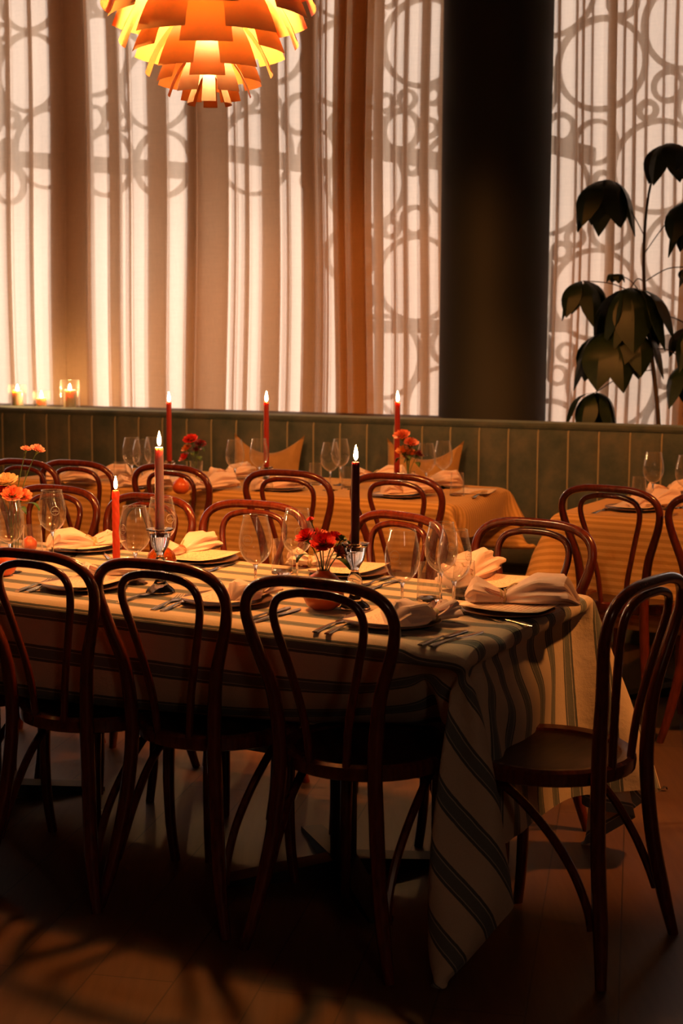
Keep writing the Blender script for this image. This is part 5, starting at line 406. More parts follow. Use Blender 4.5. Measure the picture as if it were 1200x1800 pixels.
-1,1,0,0,0,0,0,0,0,0,0,0,0,0,0,0,0,0,0,0,0,0,0,0,0,0,0,0,0,0,0,0,0,0,0,0,0,0,0,0,0,0,0,0,0,0,0,-2,-1,-1,49,0,0,0,0,0,0,0,0,0,0,0,0,0,0,0,0,0,0,0,0,0,0,0,0,0,0,0,0,0,0,0,0,0,0,0,0,0,0,0,0,0,0,0,0,0,0,1,-1,0,0,0,0,0,0,-1,1,0,1,0,-1,0,0,1,-2,1,0,0,-1,1,0,-1,1,0,0,0,0,0,0,0,1,0,-2,1,0,0,-1,2,0,-1,0,0,0,0,0,2,-3,-1,1,0,
0,1,-1,0,0,0,0,0,0,0,0,0,0,0,0,0,0,0,0,0,0,0,0,0,0,0,0,0,0,0,0,0,0,0,0,0,0,0,0,0,0,0,0,0,0,0,-1,-2,0,-2,50,0,0,0,0,0,0,0,0,0,0,0,0,0,0,0,0,0,0,0,0,0,0,0,0,0,0,0,0,0,0,0,0,0,0,0,0,0,0,0,0,0,0,0,0,0,0,-1,0,0,0,0,0,0,1,0,-1,0,-1,0,1,1,-1,-1,1,-1,1,0,0,0,1,-1,1,-1,0,0,0,0,0,0,-1,0,1,0,0,-1,1,-1,1,0,-1,1,0,0,-1,1,-1,-1,0,0,
-1,1,0,0,0,0,0,0,0,0,0,0,0,0,0,0,0,0,0,0,0,0,0,0,0,0,0,0,0,0,0,0,0,0,0,0,0,0,0,0,0,0,0,0,0,0,0,-3,-2,0,49,0,0,0,0,0,0,0,0,0,0,0,0,0,0,0,0,0,0,0,0,0,0,0,0,0,0,0,0,0,0,0,0,0,0,0,0,0,0,0,0,0,0,0,0,0,0,0,0,0,1,-1,0,0,-1,0,1,0,0,0,0,-1,1,1,-1,1,0,-1,0,1,-2,1,-1,1,0,1,-1,1,-1,0,1,-1,1,-1,0,0,0,0,0,0,1,-1,1,-1,0,1,-1,-1,0,0,
-2,3,-1,0,0,0,0,0,0,0,0,0,0,0,0,0,0,0,0,0,0,0,0,0,0,0,0,0,0,0,0,0,0,0,0,0,0,0,0,0,0,0,0,0,0,0,0,-4,-2,1,50,0,-1,0,0,0,0,0,0,0,0,0,0,0,0,0,0,0,0,0,0,0,0,0,0,0,0,0,0,0,0,0,0,0,0,0,0,0,0,0,0,0,0,0,0,0,0,0,0,0,0,-1,2,-1,0,1,-1,1,-1,0,0,0,0,-1,1,-1,0,1,0,-1,1,0,0,0,0,0,1,-2,2,-1,-1,1,0,0,1,-1,0,0,-1,2,-2,1,-1,1,1,-1,0,-1,0,0,
-3,3,-1,1,0,0,0,0,0,0,0,0,0,0,0,0,0,0,0,0,0,0,0,0,0,0,0,0,0,0,0,0,0,0,0,0,0,0,0,0,0,0,0,0,0,0,0,-6,-3,5,49,0,1,0,0,0,0,0,0,0,0,0,0,0,0,0,0,0,0,0,0,0,0,0,0,0,0,0,0,0,0,0,0,0,0,0,0,0,0,0,0,0,0,0,0,0,-1,0,0,1,2,-2,1,-1,0,-1,1,-1,1,0,0,1,-1,0,0,0,0,0,0,0,0,0,0,0,0,-1,0,1,-1,1,0,0,-1,1,-1,1,1,-1,0,-1,1,0,0,0,-1,1,-1,-1,1,-1,
-5,9,-5,1,0,0,0,0,0,0,0,0,0,0,0,0,0,0,0,0,0,0,0,0,0,0,0,0,0,0,0,0,0,0,0,0,0,0,0,0,0,0,0,0,0,0,0,-10,6,14,49,0,0,0,0,0,0,0,0,0,0,0,0,0,0,0,0,0,0,0,0,0,0,0,0,0,0,0,0,0,0,0,0,0,0,0,0,0,0,0,0,0,0,0,0,0,0,0,0,-1,2,-4,1,1,0,0,1,-1,1,-1,0,-1,1,0,0,0,1,-1,0,1,-1,0,0,0,0,0,0,0,1,-1,1,-1,1,-1,0,1,-2,1,0,0,1,-1,0,0,0,0,1,-1,-1,2,
-3,-3,6,0,0,0,0,0,0,0,0,1,-1,0,0,0,0,0,0,0,0,0,0,0,0,0,0,0,0,0,0,0,0,0,0,0,0,0,-1,1,0,0,0,0,0,1,0,-1,21,15,49,0,1,0,-1,0,0,0,0,0,-1,0,0,0,0,0,0,0,0,0,0,0,0,0,0,0,0,0,0,0,0,0,0,0,0,0,0,0,0,0,0,1,0,0,0,1,0,-1,-5,-12,2,4,-3,1,3,1,0,2,0,1,1,0,0,1,0,0,-1,1,0,0,1,0,0,0,0,0,0,0,-1,1,-1,1,-1,1,0,-1,0,0,0,-1,-1,0,0,-1,-1,-9,-1,-1,4,10,
19,-35,17,0,-1,1,0,-1,1,-1,0,0,0,0,0,0,0,0,0,0,0,0,0,0,0,0,0,0,0,0,0,0,0,0,0,0,-1,1,0,0,0,-1,1,-1,0,-1,3,29,3,-7,46,-1,3,-1,0,-1,-1,-1,0,-1,1,0,-1,0,0,0,0,-1,0,0,0,0,0,0,0,0,0,0,0,0,0,0,0,0,0,0,0,1,0,0,1,-1,1,0,1,1,3,-11,-1,5,5,3,-21,1,-3,-2,-2,-2,-1,0,-2,0,0,-1,0,0,0,0,0,-1,0,0,0,0,0,0,0,0,0,0,0,0,0,0,0,0,1,0,0,1,0,1,0,2,1,1,18,8,1,-5,
-43,59,-14,-2,0,-1,1,0,-1,1,0,0,0,0,0,0,-1,1,0,0,0,-1,1,0,0,0,0,0,0,0,0,0,0,0,0,0,1,-1,0,0,0,0,0,0,1,0,-6,-19,16,9,22,-4,-39,6,7,8,2,1,0,0,-1,-1,-1,-2,-1,-1,0,1,-1,0,-1,-1,0,0,0,-1,0,0,-1,0,0,0,0,1,0,1,1,0,2,1,1,1,0,2,0,-1,-23,58,11,1,-10,-33,-3,-3,0,-1,0,1,-1,0,1,0,-1,0,0,0,0,0,0,0,0,0,0,0,0,0,0,0,0,0,0,0,0,0,0,0,0,0,0,0,0,1,0,-1,1,-1,4,21,12,5,
16,-3,-8,-6,1,0,-1,1,0,-1,1,-1,1,0,0,0,0,0,0,0,0,0,0,0,0,0,0,0,0,0,0,0,0,0,0,0,0,0,1,-1,0,1,-1,1,-1,-9,5,28,-56,1,1,-14,-6,18,-4,-4,3,1,0,1,1,0,1,1,0,0,-1,0,0,-1,1,1,-1,0,0,0,0,-1,1,0,0,-1,0,0,0,-1,0,0,-1,0,-1,-1,-1,-3,-3,-24,16,-9,23,33,-47,1,0,-3,0,1,-1,0,0,0,-1,0,1,0,0,0,0,0,0,0,0,0,0,0,0,0,0,0,0,0,0,0,0,0,0,0,0,0,0,0,0,0,0,1,0,18,-13,13,-7,8,
10,-27,21,-4,-1,0,1,-1,1,0,0,0,-1,1,-1,1,0,0,0,-1,1,0,0,0,0,0,-1,1,0,0,0,0,0,1,-1,0,0,0,0,0,1,-1,0,0,-1,0,-7,17,25,-44,-18,-17,17,8,2,-1,-2,1,1,1,0,2,1,0,1,0,1,-1,1,0,0,-1,1,0,-1,1,0,0,0,-1,0,1,-1,-1,0,0,-2,-1,-2,-2,-3,-3,-4,-3,-6,0,24,-31,10,-4,-45,14,-15,-2,-1,0,1,-1,1,-1,1,-1,0,0,0,0,0,-1,0,0,0,1,0,0,0,0,0,0,0,0,0,0,0,0,0,0,0,0,1,0,1,1,2,1,5,0,-11,19,7,-13,
-1,-6,6,0,1,0,0,0,-1,1,-1,1,0,0,0,0,0,-1,1,0,0,0,0,0,0,0,0,0,0,0,0,0,0,-1,1,0,0,0,0,0,-1,1,0,-1,-3,8,7,-2,19,2,-33,0,24,-3,-2,0,-1,-1,1,0,0,0,1,1,1,1,0,1,0,0,0,1,-1,0,1,-1,0,0,0,0,-1,0,0,-1,-1,-2,-2,-3,-2,-3,-2,-1,-2,-1,-7,11,-16,9,1,1,-37,2,-13,0,1,0,0,0,0,0,0,0,0,-1,0,0,-1,1,0,0,0,-1,0,0,0,0,0,0,0,0,0,1,0,0,0,1,1,1,1,2,1,0,1,2,6,-9,19,-13,11,0,
-16,23,-17,11,-1,0,0,0,1,-1,0,0,0,0,0,-1,1,0,0,0,0,0,-1,1,-1,1,0,-1,1,-1,1,-1,0,1,-1,0,-1,0,-1,0,1,-1,0,0,4,2,0,2,16,16,-38,6,32,-27,-2,-1,-1,0,-2,-1,1,-1,0,0,-1,0,1,0,0,0,0,0,1,-1,0,0,-1,0,-1,0,0,-1,0,-1,-4,-2,0,-1,-1,1,0,1,2,0,11,11,1,-9,-9,10,-26,-11,-11,7,1,1,1,1,0,1,-1,1,0,1,-1,0,1,0,-1,0,0,0,0,0,0,1,0,0,1,0,1,-1,1,1,6,3,2,1,0,0,0,-2,-2,-3,-11,-7,0,5,16,7,
-30,13,18,-1,0,1,-1,1,-1,0,1,-1,0,0,0,0,0,0,0,0,-1,1,0,-1,1,-1,0,1,-1,0,0,0,0,0,0,0,1,0,0,1,-1,1,0,0,1,-1,0,1,7,15,-39,27,-31,-1,1,-1,0,0,0,1,-1,0,-1,1,0,0,-1,0,0,0,0,0,0,0,0,0,0,1,0,0,1,0,0,1,4,4,2,4,3,3,4,2,4,5,3,1,-4,-5,-26,8,-6,-38,21,0,0,0,0,0,0,0,1,0,0,0,1,0,0,0,1,0,0,0,0,0,0,-1,0,0,-1,0,-1,0,-1,-1,-6,-4,-3,-2,-2,-2,-2,0,-1,-1,-1,-1,1,1,17,61,
-4,4,-1,1,0,-1,1,-1,1,0,-1,1,0,0,0,0,0,0,0,0,0,0,0,1,-1,0,1,-1,1,0,-1,1,0,-1,1,0,-1,1,0,-1,1,-1,0,1,-1,0,1,-1,2,30,46,4,-1,0,0,0,1,-1,1,-1,0,1,0,-1,0,0,0,0,0,1,0,-1,0,0,0,0,1,-1,0,1,-1,0,0,0,1,-1,1,-1,1,-1,0,1,-1,0,1,-1,0,0,-3,-40,-17,16,1,-1,1,0,0,0,0,0,0,0,0,0,0,-1,0,0,0,0,0,0,0,0,0,0,0,0,0,1,0,0,0,0,0,0,0,0,0,0,0,0,0,0,0,-1,-2,-2,-12,-21,
0,-1,1,-1,1,0,-1,1,-1,1,0,0,0,-1,1,0,0,0,0,0,1,-1,1,-1,0,1,-1,1,-1,1,0,-1,1,0,-1,0,1,-1,0,1,-1,0,1,-1,0,1,-1,1,-1,-6,50,-1,0,1,-1,1,-1,1,-1,0,1,-1,0,0,1,0,0,0,-1,0,0,1,-1,1,-1,1,-1,1,0,-1,0,0,1,0,-1,0,0,0,0,1,-1,0,1,-1,0,1,-1,0,1,-6,0,0,-1,1,0,0,0,0,0,0,0,0,0,0,0,1,-1,0,0,0,0,0,0,0,0,0,0,0,0,0,0,0,0,0,0,0,0,0,0,0,0,0,0,0,0,0,0,0,0,21])
CLOTH['c'] = (33, 29, -1.320, 0.100, -0.420, 1.160, [-1038,-25,-3,16,26,34,47,49,35,12,39,50,49,50,50,51,50,51,50,51,51,50,51,51,49,45,49,36,24,38,-21,-39,-40,-36,-31,-14,8,37,49,32,-9,-10,-10,-9,-7,-5,-5,-4,-3,-3,-3,-2,1,11,24,13,-35,-45,165,39,32,27,24,22,14,7,-3,-6,-2,0,0,0,1,0,0,1,0,1,1,1,0,0,-2,-3,-2,1,3,
38,-5,-17,-12,-6,-4,-3,1,3,1,4,0,0,0,0,-1,1,-1,1,0,-1,1,0,-1,1,0,1,1,2,9,9,11,0,-3,-2,-6,-7,-3,-1,-5,0,-2,-1,0,1,1,3,2,1,1,1,0,-1,-1,-1,-3,1,1,31,0,6,3,2,1,3,1,2,-1,1,0,0,1,-1,0,1,-1,0,0,0,-1,1,0,0,0,0,0,0,
34,6,-10,-19,-10,-4,-5,-1,4,2,3,0,0,-1,0,1,0,0,0,0,0,0,0,0,0,1,0,1,2,-24,26,20,7,-1,-3,-6,-6,-6,0,-5,-1,-1,-1,1,3,4,2,1,0,-1,0,0,0,-2,-1,-3,1,2,26,4,2,6,3,1,2,3,1,1,0,0,1,-1,0,1,-1,0,0,-1,0,1,-1,1,0,0,0,0,-1,
17,14,9,-15,-18,-9,-5,-2,4,3,2,-1,0,1,0,0,0,0,0,0,0,0,0,0,0,1,1,0,3,-38,10,24,30,4,-4,-5,-7,-6,-1,-6,-1,-2,2,3,5,1,1,0,1,1,-2,-1,-1,0,-3,-2,0,2,26,0,3,5,5,3,2,3,2,0,1,0,-1,0,1,-2,0,0,0,0,0,0,1,-1,1,0,1,0,-1,
8,4,14,13,-21,-17,-7,-3,3,4,2,0,-1,1,0,0,0,0,0,0,0,0,-1,1,1,0,0,1,2,-42,1,9,23,37,0,-5,-6,-9,-1,-6,-3,1,3,6,1,1,-1,1,0,1,3,-2,-2,-3,-2,-2,1,2,25,0,1,2,8,4,3,2,3,1,0,0,0,1,-2,1,0,0,0,0,-1,-1,1,1,0,0,0,0,0,
13,-5,-1,15,17,-28,-15,-4,1,6,0,0,1,0,0,0,0,0,0,0,0,0,1,-1,0,1,0,0,4,-40,-2,0,6,21,45,-4,-7,-10,-4,-6,-1,2,6,3,0,-1,0,0,0,-1,-1,7,-2,-3,-2,-3,0,3,25,0,0,0,2,11,5,2,3,1,0,0,1,-1,0,-1,0,0,0,1,0,0,-2,1,1,0,0,0,0,
44,-7,-9,-14,0,24,-38,-6,-2,7,1,-1,1,0,0,0,0,0,0,0,0,0,-1,1,0,1,0,-4,12,-11,-13,-10,-7,1,21,47,-7,-11,-5,-6,-1,6,5,-2,0,0,1,-1,0,0,-1,1,7,-5,-5,-2,-4,25,19,4,1,1,0,1,14,4,4,1,1,0,-1,-1,1,0,0,0,0,-1,1,0,0,-2,1,1,1,-1,-6,
21,13,9,4,-3,-14,17,-50,-6,8,0,1,0,0,0,0,0,0,0,0,0,0,0,0,-1,2,0,8,1,45,-9,-14,-16,-18,-20,27,31,-14,-11,-3,2,7,1,-3,1,0,0,0,0,1,-1,0,1,6,-8,-3,9,11,1,3,5,5,5,4,-7,26,5,3,-1,0,0,0,0,0,0,0,0,0,0,0,0,0,-1,2,-1,-2,-4,
3,3,5,7,6,1,22,-1,-56,9,-1,2,0,0,0,0,0,0,0,-1,1,0,0,0,1,0,1,5,-10,49,0,0,-3,-3,0,-45,-3,17,-24,6,16,0,-4,1,-4,0,-2,1,1,0,4,-4,-3,-4,-3,4,30,16,-1,1,0,2,1,0,12,0,36,-2,1,-1,-1,1,0,1,0,0,0,0,-1,1,0,0,0,1,0,-9,-17,
-7,1,3,4,8,15,-25,-2,3,-3,2,0,0,0,1,0,-1,1,0,1,-1,0,1,0,-1,0,1,-18,-13,49,0,0,1,-2,-5,6,0,0,-4,1,-2,0,-1,0,0,-1,1,0,0,1,0,0,0,1,0,1,-2,-17,-1,0,0,0,1,4,1,-1,1,17,-3,2,2,1,1,0,0,0,0,0,-1,-1,-1,-1,0,-2,0,-31,-17,
-19,-1,-1,0,0,-5,5,20,3,-1,-1,0,1,-1,0,0,0,0,0,0,0,0,0,-1,1,0,0,-6,7,46,-1,0,-1,1,-3,3,4,1,0,-1,0,-1,0,0,0,0,0,0,0,0,0,1,0,0,1,0,-2,1,-1,0,0,0,0,-1,1,4,-3,-1,-7,-2,-1,-1,-1,0,0,1,-1,0,1,0,1,1,0,1,2,-1,7,
-16,-2,-2,-3,-2,4,5,-1,18,0,-1,0,0,0,0,0,0,0,0,0,0,0,0,0,0,0,-2,5,-8,46,0,-1,-1,-1,1,2,0,3,1,-1,0,0,0,0,0,0,0,0,0,0,0,0,0,0,0,0,1,-1,-1,0,0,0,0,0,1,0,-1,2,-2,1,0,1,-1,0,0,-1,1,0,0,0,1,-1,0,0,1,1,-7,
-9,1,0,1,1,1,3,11,-8,0,-1,0,0,0,0,0,0,0,0,0,0,0,0,0,0,0,0,1,-4,49,0,-1,1,0,1,-1,-1,1,1,-1,0,0,0,0,0,0,0,0,0,0,0,0,0,0,0,1,-1,0,0,0,0,0,-1,1,0,-1,1,1,-1,1,-1,-1,1,1,-1,0,0,0,0,0,-1,1,0,0,-1,1,-2,
-3,0,0,1,-1,4,7,-7,-1,0,0,0,0,0,0,0,0,0,0,0,0,0,0,0,0,0,0,1,-3,49,0,1,-1,0,0,0,1,-1,0,1,0,0,0,0,0,0,0,0,0,0,0,0,0,0,0,-1,1,0,0,0,0,0,1,-1,-1,1,0,0,0,-1,1,1,-1,-1,1,0,0,0,0,0,0,0,0,0,0,1,-2,
-1,0,0,-1,2,5,-3,-6,4,0,0,0,0,0,0,0,0,0,0,0,0,0,0,0,0,0,0,1,-3,50,-1,0,1,-1,0,1,-1,1,-1,0,0,0,0,0,0,0,0,0,0,0,0,0,0,0,0,0,0,0,0,0,0,0,0,0,0,0,0,0,0,0,0,-1,1,0,1,-1,0,0,0,0,0,0,0,0,-1,1,-1,
0,-1,-1,1,3,-1,-3,0,2,0,0,0,0,0,0,0,0,0,0,0,0,0,0,0,0,0,0,0,-2,49,1,-1,0,1,-1,0,0,0,1,0,0,0,0,0,0,0,0,0,0,0,0,0,0,0,0,0,-1,0,0,0,1,-1,0,0,1,-1,0,0,0,0,0,1,-1,0,-1,1,0,0,0,0,0,0,0,0,0,0,-1,
0,0,0,0,1,-1,-2,0,1,1,0,0,0,0,0,0,0,0,0,0,0,0,0,0,0,0,0,0,-2,50,-1,1,-1,0,1,-1,1,-1,0,0,0,0,0,0,0,0,0,0,0,0,0,0,0,0,0,0,1,0,1,-1,0,0,0,1,-1,1,-1,-1,2,-1,0,-1,1,0,0,0,0,0,1,-1,0,0,0,0,0,0,0,
1,0,0,0,-3,0,0,1,1,-1,1,0,0,0,0,0,0,0,0,0,0,0,0,0,0,0,0,0,-1,49,1,-1,1,-1,0,1,-1,0,1,-1,0,0,0,0,0,0,0,0,0,0,0,0,0,0,0,0,0,0,0,1,-1,1,0,-1,1,0,0,-2,0,1,0,1,-1,0,1,-1,0,1,-2,1,0,0,0,0,0,0,-1,
1,1,0,-1,-2,-2,1,2,-1,1,0,0,0,0,0,0,0,0,0,0,0,0,0,0,0,0,0,0,-1,49,0,1,-1,1,-1,0,0,1,-1,1,0,0,0,0,0,0,0,0,0,0,0,0,0,0,0,0,0,0,1,-1,1,-1,0,1,-1,0,0,-1,1,0,0,-1,2,0,-2,2,-1,-1,1,0,0,0,0,0,0,0,0,
2,2,2,-2,-1,-5,1,1,-1,1,0,0,0,0,0,0,0,0,0,0,0,0,0,0,0,0,0,0,-2,50,-1,0,0,0,1,-1,1,-1,0,0,0,0,0,0,0,0,0,0,0,0,0,0,0,0,0,0,0,0,0,1,0,0,0,-1,1,0,0,-2,1,1,-1,0,-1,0,1,0,0,1,-1,0,0,0,0,0,0,0,0,
0,2,2,5,-1,-3,-5,0,0,0,0,0,0,0,0,0,0,0,0,0,0,0,0,0,0,0,0,-1,-1,49,0,0,0,0,0,1,-1,0,1,-1,0,0,0,0,0,0,0,0,0,0,0,0,0,0,0,0,1,-1,1,0,-1,1,-1,1,0,-1,1,-3,2,-1,1,0,0,0,0,-1,1,-1,1,0,0,0,1,-1,1,-1,0,
1,-1,0,3,5,2,-1,-8,-2,1,0,0,0,0,0,0,0,0,0,0,0,0,0,0,0,0,0,-1,0,49,1,-1,0,-1,0,0,1,1,-1,1,0,0,0,0,0,0,0,0,0,0,0,0,0,0,0,0,-1,1,1,-1,1,0,0,0,0,0,0,-2,1,0,0,0,0,0,0,0,0,0,0,0,0,0,-1,1,0,0,-1,
1,0,-1,2,2,3,4,3,-14,-1,1,0,0,0,0,0,0,0,0,0,0,0,0,0,0,0,3,-3,0,50,-1,0,1,0,-1,-1,0,1,1,-1,0,0,0,0,0,0,0,0,0,0,0,0,0,0,0,0,1,-1,0,1,0,-1,1,0,0,0,0,-5,5,-1,0,0,0,0,0,1,-1,0,1,-1,0,0,1,-1,1,-2,1,
-7,4,4,-2,0,0,0,2,-4,2,1,0,-1,1,0,0,0,0,0,0,0,0,0,1,-1,0,-1,-7,9,49,0,1,-1,0,0,1,-1,5,-4,0,-1,0,0,0,-1,0,0,0,0,1,0,0,0,0,1,0,-2,1,1,0,0,0,0,-1,0,1,0,8,0,2,0,0,1,0,0,-1,1,0,-2,1,-1,-1,-1,-1,-4,-6,3,
-46,-2,-1,0,0,2,-2,8,45,-4,0,0,1,0,-1,0,1,-1,0,0,0,0,-1,0,1,-1,-1,23,-30,-18,7,5,5,4,-16,10,27,16,8,-4,0,0,-1,0,1,0,0,0,0,-1,0,1,1,1,0,1,-4,5,4,-1,-1,1,-1,-2,-1,-8,-17,4,2,-2,-1,0,-1,0,0,0,0,0,1,0,2,1,1,3,3,22,-2,
-34,-1,-3,-6,-5,19,37,27,-21,-11,-1,0,-1,0,0,0,0,0,0,0,0,0,1,-1,0,1,-4,-17,61,-35,1,4,8,17,43,3,-42,20,-39,1,3,5,5,2,1,1,0,1,1,0,1,-1,-2,-1,-2,-16,44,4,5,0,0,-1,-4,-10,-16,-9,-9,-5,0,1,0,-1,0,-1,0,0,0,0,1,0,-1,1,-1,0,4,6,31,
-49,0,6,20,36,18,-3,-53,35,-9,-1,0,0,0,0,0,0,0,0,0,1,-1,0,1,-1,0,-2,-6,-11,-4,12,15,16,-3,-27,-30,47,-25,-8,10,-9,-6,1,1,2,1,1,0,-1,0,-1,-1,0,-3,-5,-3,3,22,1,-3,-6,-11,-12,-6,2,2,-15,-1,0,0,1,0,-1,1,0,-1,0,1,-1,0,1,-1,1,1,2,0,0,
-35,17,26,22,0,-1,-42,7,-13,20,0,-1,0,0,1,-1,0,1,-1,0,0,1,-1,0,1,-1,1,19,-28,33,8,-3,-23,-31,-4,52,2,-55,25,-1,-1,-5,-8,-2,1,0,0,0,2,-1,-2,-1,-1,-1,-1,0,-11,11,-12,-8,-11,-6,1,1,0,0,-6,-8,-1,0,0,2,1,-1,0,0,0,-1,1,0,0,1,0,1,-1,11,-10,
5,20,7,-4,4,-57,-6,49,-19,1,1,0,0,-1,0,1,-1,0,1,-1,0,0,0,0,-1,1,1,9,-26,39,-17,-24,-18,14,33,-5,-9,-11,4,-3,0,0,-3,-5,-7,-3,-1,-1,2,-1,-1,-1,-1,0,1,4,-14,-1,-30,-7,0,1,-1,4,2,-13,-5,0,0,0,0,-1,0,2,0,2,0,-1,0,1,0,0,1,-1,-1,7,4,
31,0,-2,3,-52,8,8,12,-8,1,-1,1,0,1,-1,0,0,0,-1,1,-1,0,0,0,0,0,2,3,26,3,-13,-8,16,32,4,3,-33,-1,9,-7,4,1,2,-1,-2,-3,-5,-5,-8,-2,-2,-1,-1,0,2,10,-18,6,-38,1,1,-1,3,1,0,-15,-1,1,-1,0,1,0,0,-1,0,0,0,1,1,0,1,0,0,-1,-2,7,7,
30,0,2,-35,7,4,3,-28,22,-1,1,-1,1,-1,1,-1,1,-1,1,-1,1,-1,1,-1,0,0,0,0,42,-14,-1,21,31,0,1,-1,-36,48,-1,0,0,0,0,0,0,0,0,0,0,-1,0,0,-1,-1,-1,0,-4,-52,-37,1,-1,4,2,0,0,-15,44,-7,0,0,-1,0,0,0,0,-1,0,0,-2,-1,-2,-1,-2,-1,-3,-6,18,
32,-3,-30,-8,-7,-2,46,-38,14,1,-1,1,-1,1,-1,1,-1,1,-1,1,-1,1,-1,1,0,0,0,0,0,-4,19,23,-1,-2,-2,-30,43,3,0,1,-1,0,0,0,1,-1,0,0,0,0,0,0,0,0,1,-1,0,0,-37,-1,5,2,-1,1,-9,55,-15,0,0,0,0,0,0,0,0,0,0,0,0,0,0,0,0,0,0,1,-1,
26,-20,-12,-6,7,25,-52,39,-3,0,1,-1,1,-1,1,-1,1,-1,1,-1,1,-1,1,-1,1,-1,1,-1,1,21,16,0,-2,2,-4,3,10,3,0,0,0,1,-1,0,0,0,0,1,-1,0,1,-1,0,0,0,0,0,0,-36,4,0,0,0,1,21,-4,6,8,0,0,0,0,0,0,0,0,0,0,0,0,0,0,0,0,0,0,0])
# ---------------------------------------------------------------- banquette frame: x along the bench, y towards the window
ZB = .972
A = at(43, 716, ZB); B = at(1160, 749, ZB)
bd = (B-A).normalized(); bn = Vector((-bd.y, bd.x, 0)); bang = math.atan2(bd.y, bd.x)
MB_ = Matrix.Translation((A.x, A.y, 0)) @ Matrix.Rotation(bang, 4, 'Z')
def bx_at(px, yl, py=600):           # local x on the bench's plane y = yl seen at pixel column px
    d = ray(px, py); n2 = (bn.x, bn.y); o = A + bn*yl
    t = (o.x*n2[0]+o.y*n2[1])/(d.x*n2[0]+d.y*n2[1]); p = Vector((d.x*t, d.y*t, 0))
    return (p-Vector((A.x, A.y, 0))).dot(bd)
def bz_at(px, py, yl):
    d = ray(px, py); o = A + bn*yl; t = (o.x*bn.x+o.y*bn.y)/(d.x*bn.x+d.y*bn.y); return CAMH+d.z*t
def W(x, y, z): return MB_ @ Vector((x, y, z))

# ---------------------------------------------------------------- room shell
RX0, RX1, RY0, RY1, RH = -5.4, 4.4, -3.4, 10.6, 4.1
def st(name, mb, mat, parent=None, **k): return tag(obj(name, mb, mat, parent, smooth=False, **k), kind='structure')
st('floor', MB().box(RX0, RX1, RY0, RY1, -.1, 0), M['floor'])
st('ceiling', MB().box(RX0, RX1, RY0, RY1, RH, RH+.1), M['ceil'])
st('wall_left', MB().box(RX0-.1, RX0, RY0, RY1, 0, RH), M['wall'])
st('wall_right', MB().box(RX1, RX1+.1, RY0, RY1, 0, RH), M['wall'])
st('wall_back', MB().box(RX0, RX1, RY0-.1, RY0, 0, RH), M['wall'])
lo = (RX0-A.x)/bd.x-.4; hi = (RX1-A.x)/bd.x+.4
WY = .80
wl = st('wall_front', MB().box(lo, hi, WY, WY+.18, 0, .55).box(lo, hi, WY, WY+.18, 3.98, RH), M['sill']); wl.matrix_world = MB_
wroot = tag(obj('window_1', MB().box(lo, hi, WY+.04, WY+.14, .55, .62).box(lo, hi, WY+.04, WY+.14, 3.90, 3.98), M['frame'], smooth=False), kind='structure'); wroot.matrix_world = MB_
mu = MB()
for px in (-330, 868, 1390): x = bx_at(px, WY); mu.box(x-.04, x+.04, WY+.04, WY+.14, .62, 3.90)
obj('mullion', mu, M['frame'], wroot, smooth=False)
obj('window_pane', MB().add([(lo, WY+.09, .62), (hi, WY+.09, .62), (hi, WY+.09, 3.9), (lo, WY+.09, 3.9)], [(0, 1, 2, 3)]), M['window_glass'], wroot, smooth=False)
# ring lattice screen just outside the glass
YS = WY+.26
rng = random.Random(21); rings = []
xa, xm, xb = bx_at(-260, YS), bx_at(610, YS), bx_at(1420, YS)
def okring(x, z, R):
    if x-R < xa or x+R > xb or z+R > 3.85 or z-R < .6: return False
    if x < xm and z-R < 2.22: return False
    for a, b, r in rings:
        if math.hypot(a-x, b-z) < r+R-.012: return False
    return True
for R, tries in ((.255, 500), (.21, 700), (.17, 900), (.125, 1500), (.09, 2500), (.06, 3500)):
    for _ in range(tries):
        if rings and rng.random() < .75:
            a, b, r = rng.choice(rings); th = rng.random()*2*PI; x = a+(r+R-.01)*math.cos(th); z = b+(r+R-.01)*math.sin(th)
        else: x = rng.uniform(xa, xb); z = rng.uniform(.7, 3.8)
        if okring(x, z, R): rings.append((x, z, R))
lat = MB()
for x, z, R in rings:
    wd = .020+.012*rng.random(); n = 36 if R > .12 else 24; v = []; f = []
    for i in range(n):
        a = 2*PI*i/n
        for rr, yy in ((R, 0), (R-wd, 0), (R-wd, .04), (R, .04)): v.append((x+rr*math.cos(a), YS+yy, z+rr*math.sin(a)))
    for i in range(n):
        j = (i+1) % n
        for k in range(4): f.append((i*4+k, i*4+(k+1) % 4, j*4+(k+1) % 4, j*4+k))
    lat.add(v, f)
def bar(px0, py0, px1, py1, h):
    xs = [bx_at(px0, YS), bx_at(px1, YS)]; zs = [bz_at(px0, py0, YS), bz_at(px1, py1, YS)]
    v = []
    for x, z in zip(xs, zs):
        for yy in (YS, YS+.05):
            v += [(x, yy, z-h/2), (x, yy, z+h/2)]
    lat.add(v, [(0, 1, 3, 2), (4, 6, 7, 5), (0, 4, 5, 1), (2, 3, 7, 6), (0, 2, 6, 4), (1, 5, 7, 3)])
bar(-200, 262, 330, 300, .10); bar(395, 268, 600, 298, .10); bar(640, 262, 775, 285, .10); bar(640, 575, 1000, 572, .075); bar(940, 248, 1035, 275, .10); bar(1130, 600, 1300, 590, .06)
obj('ring_lattice', lat, M['screen'], wroot)

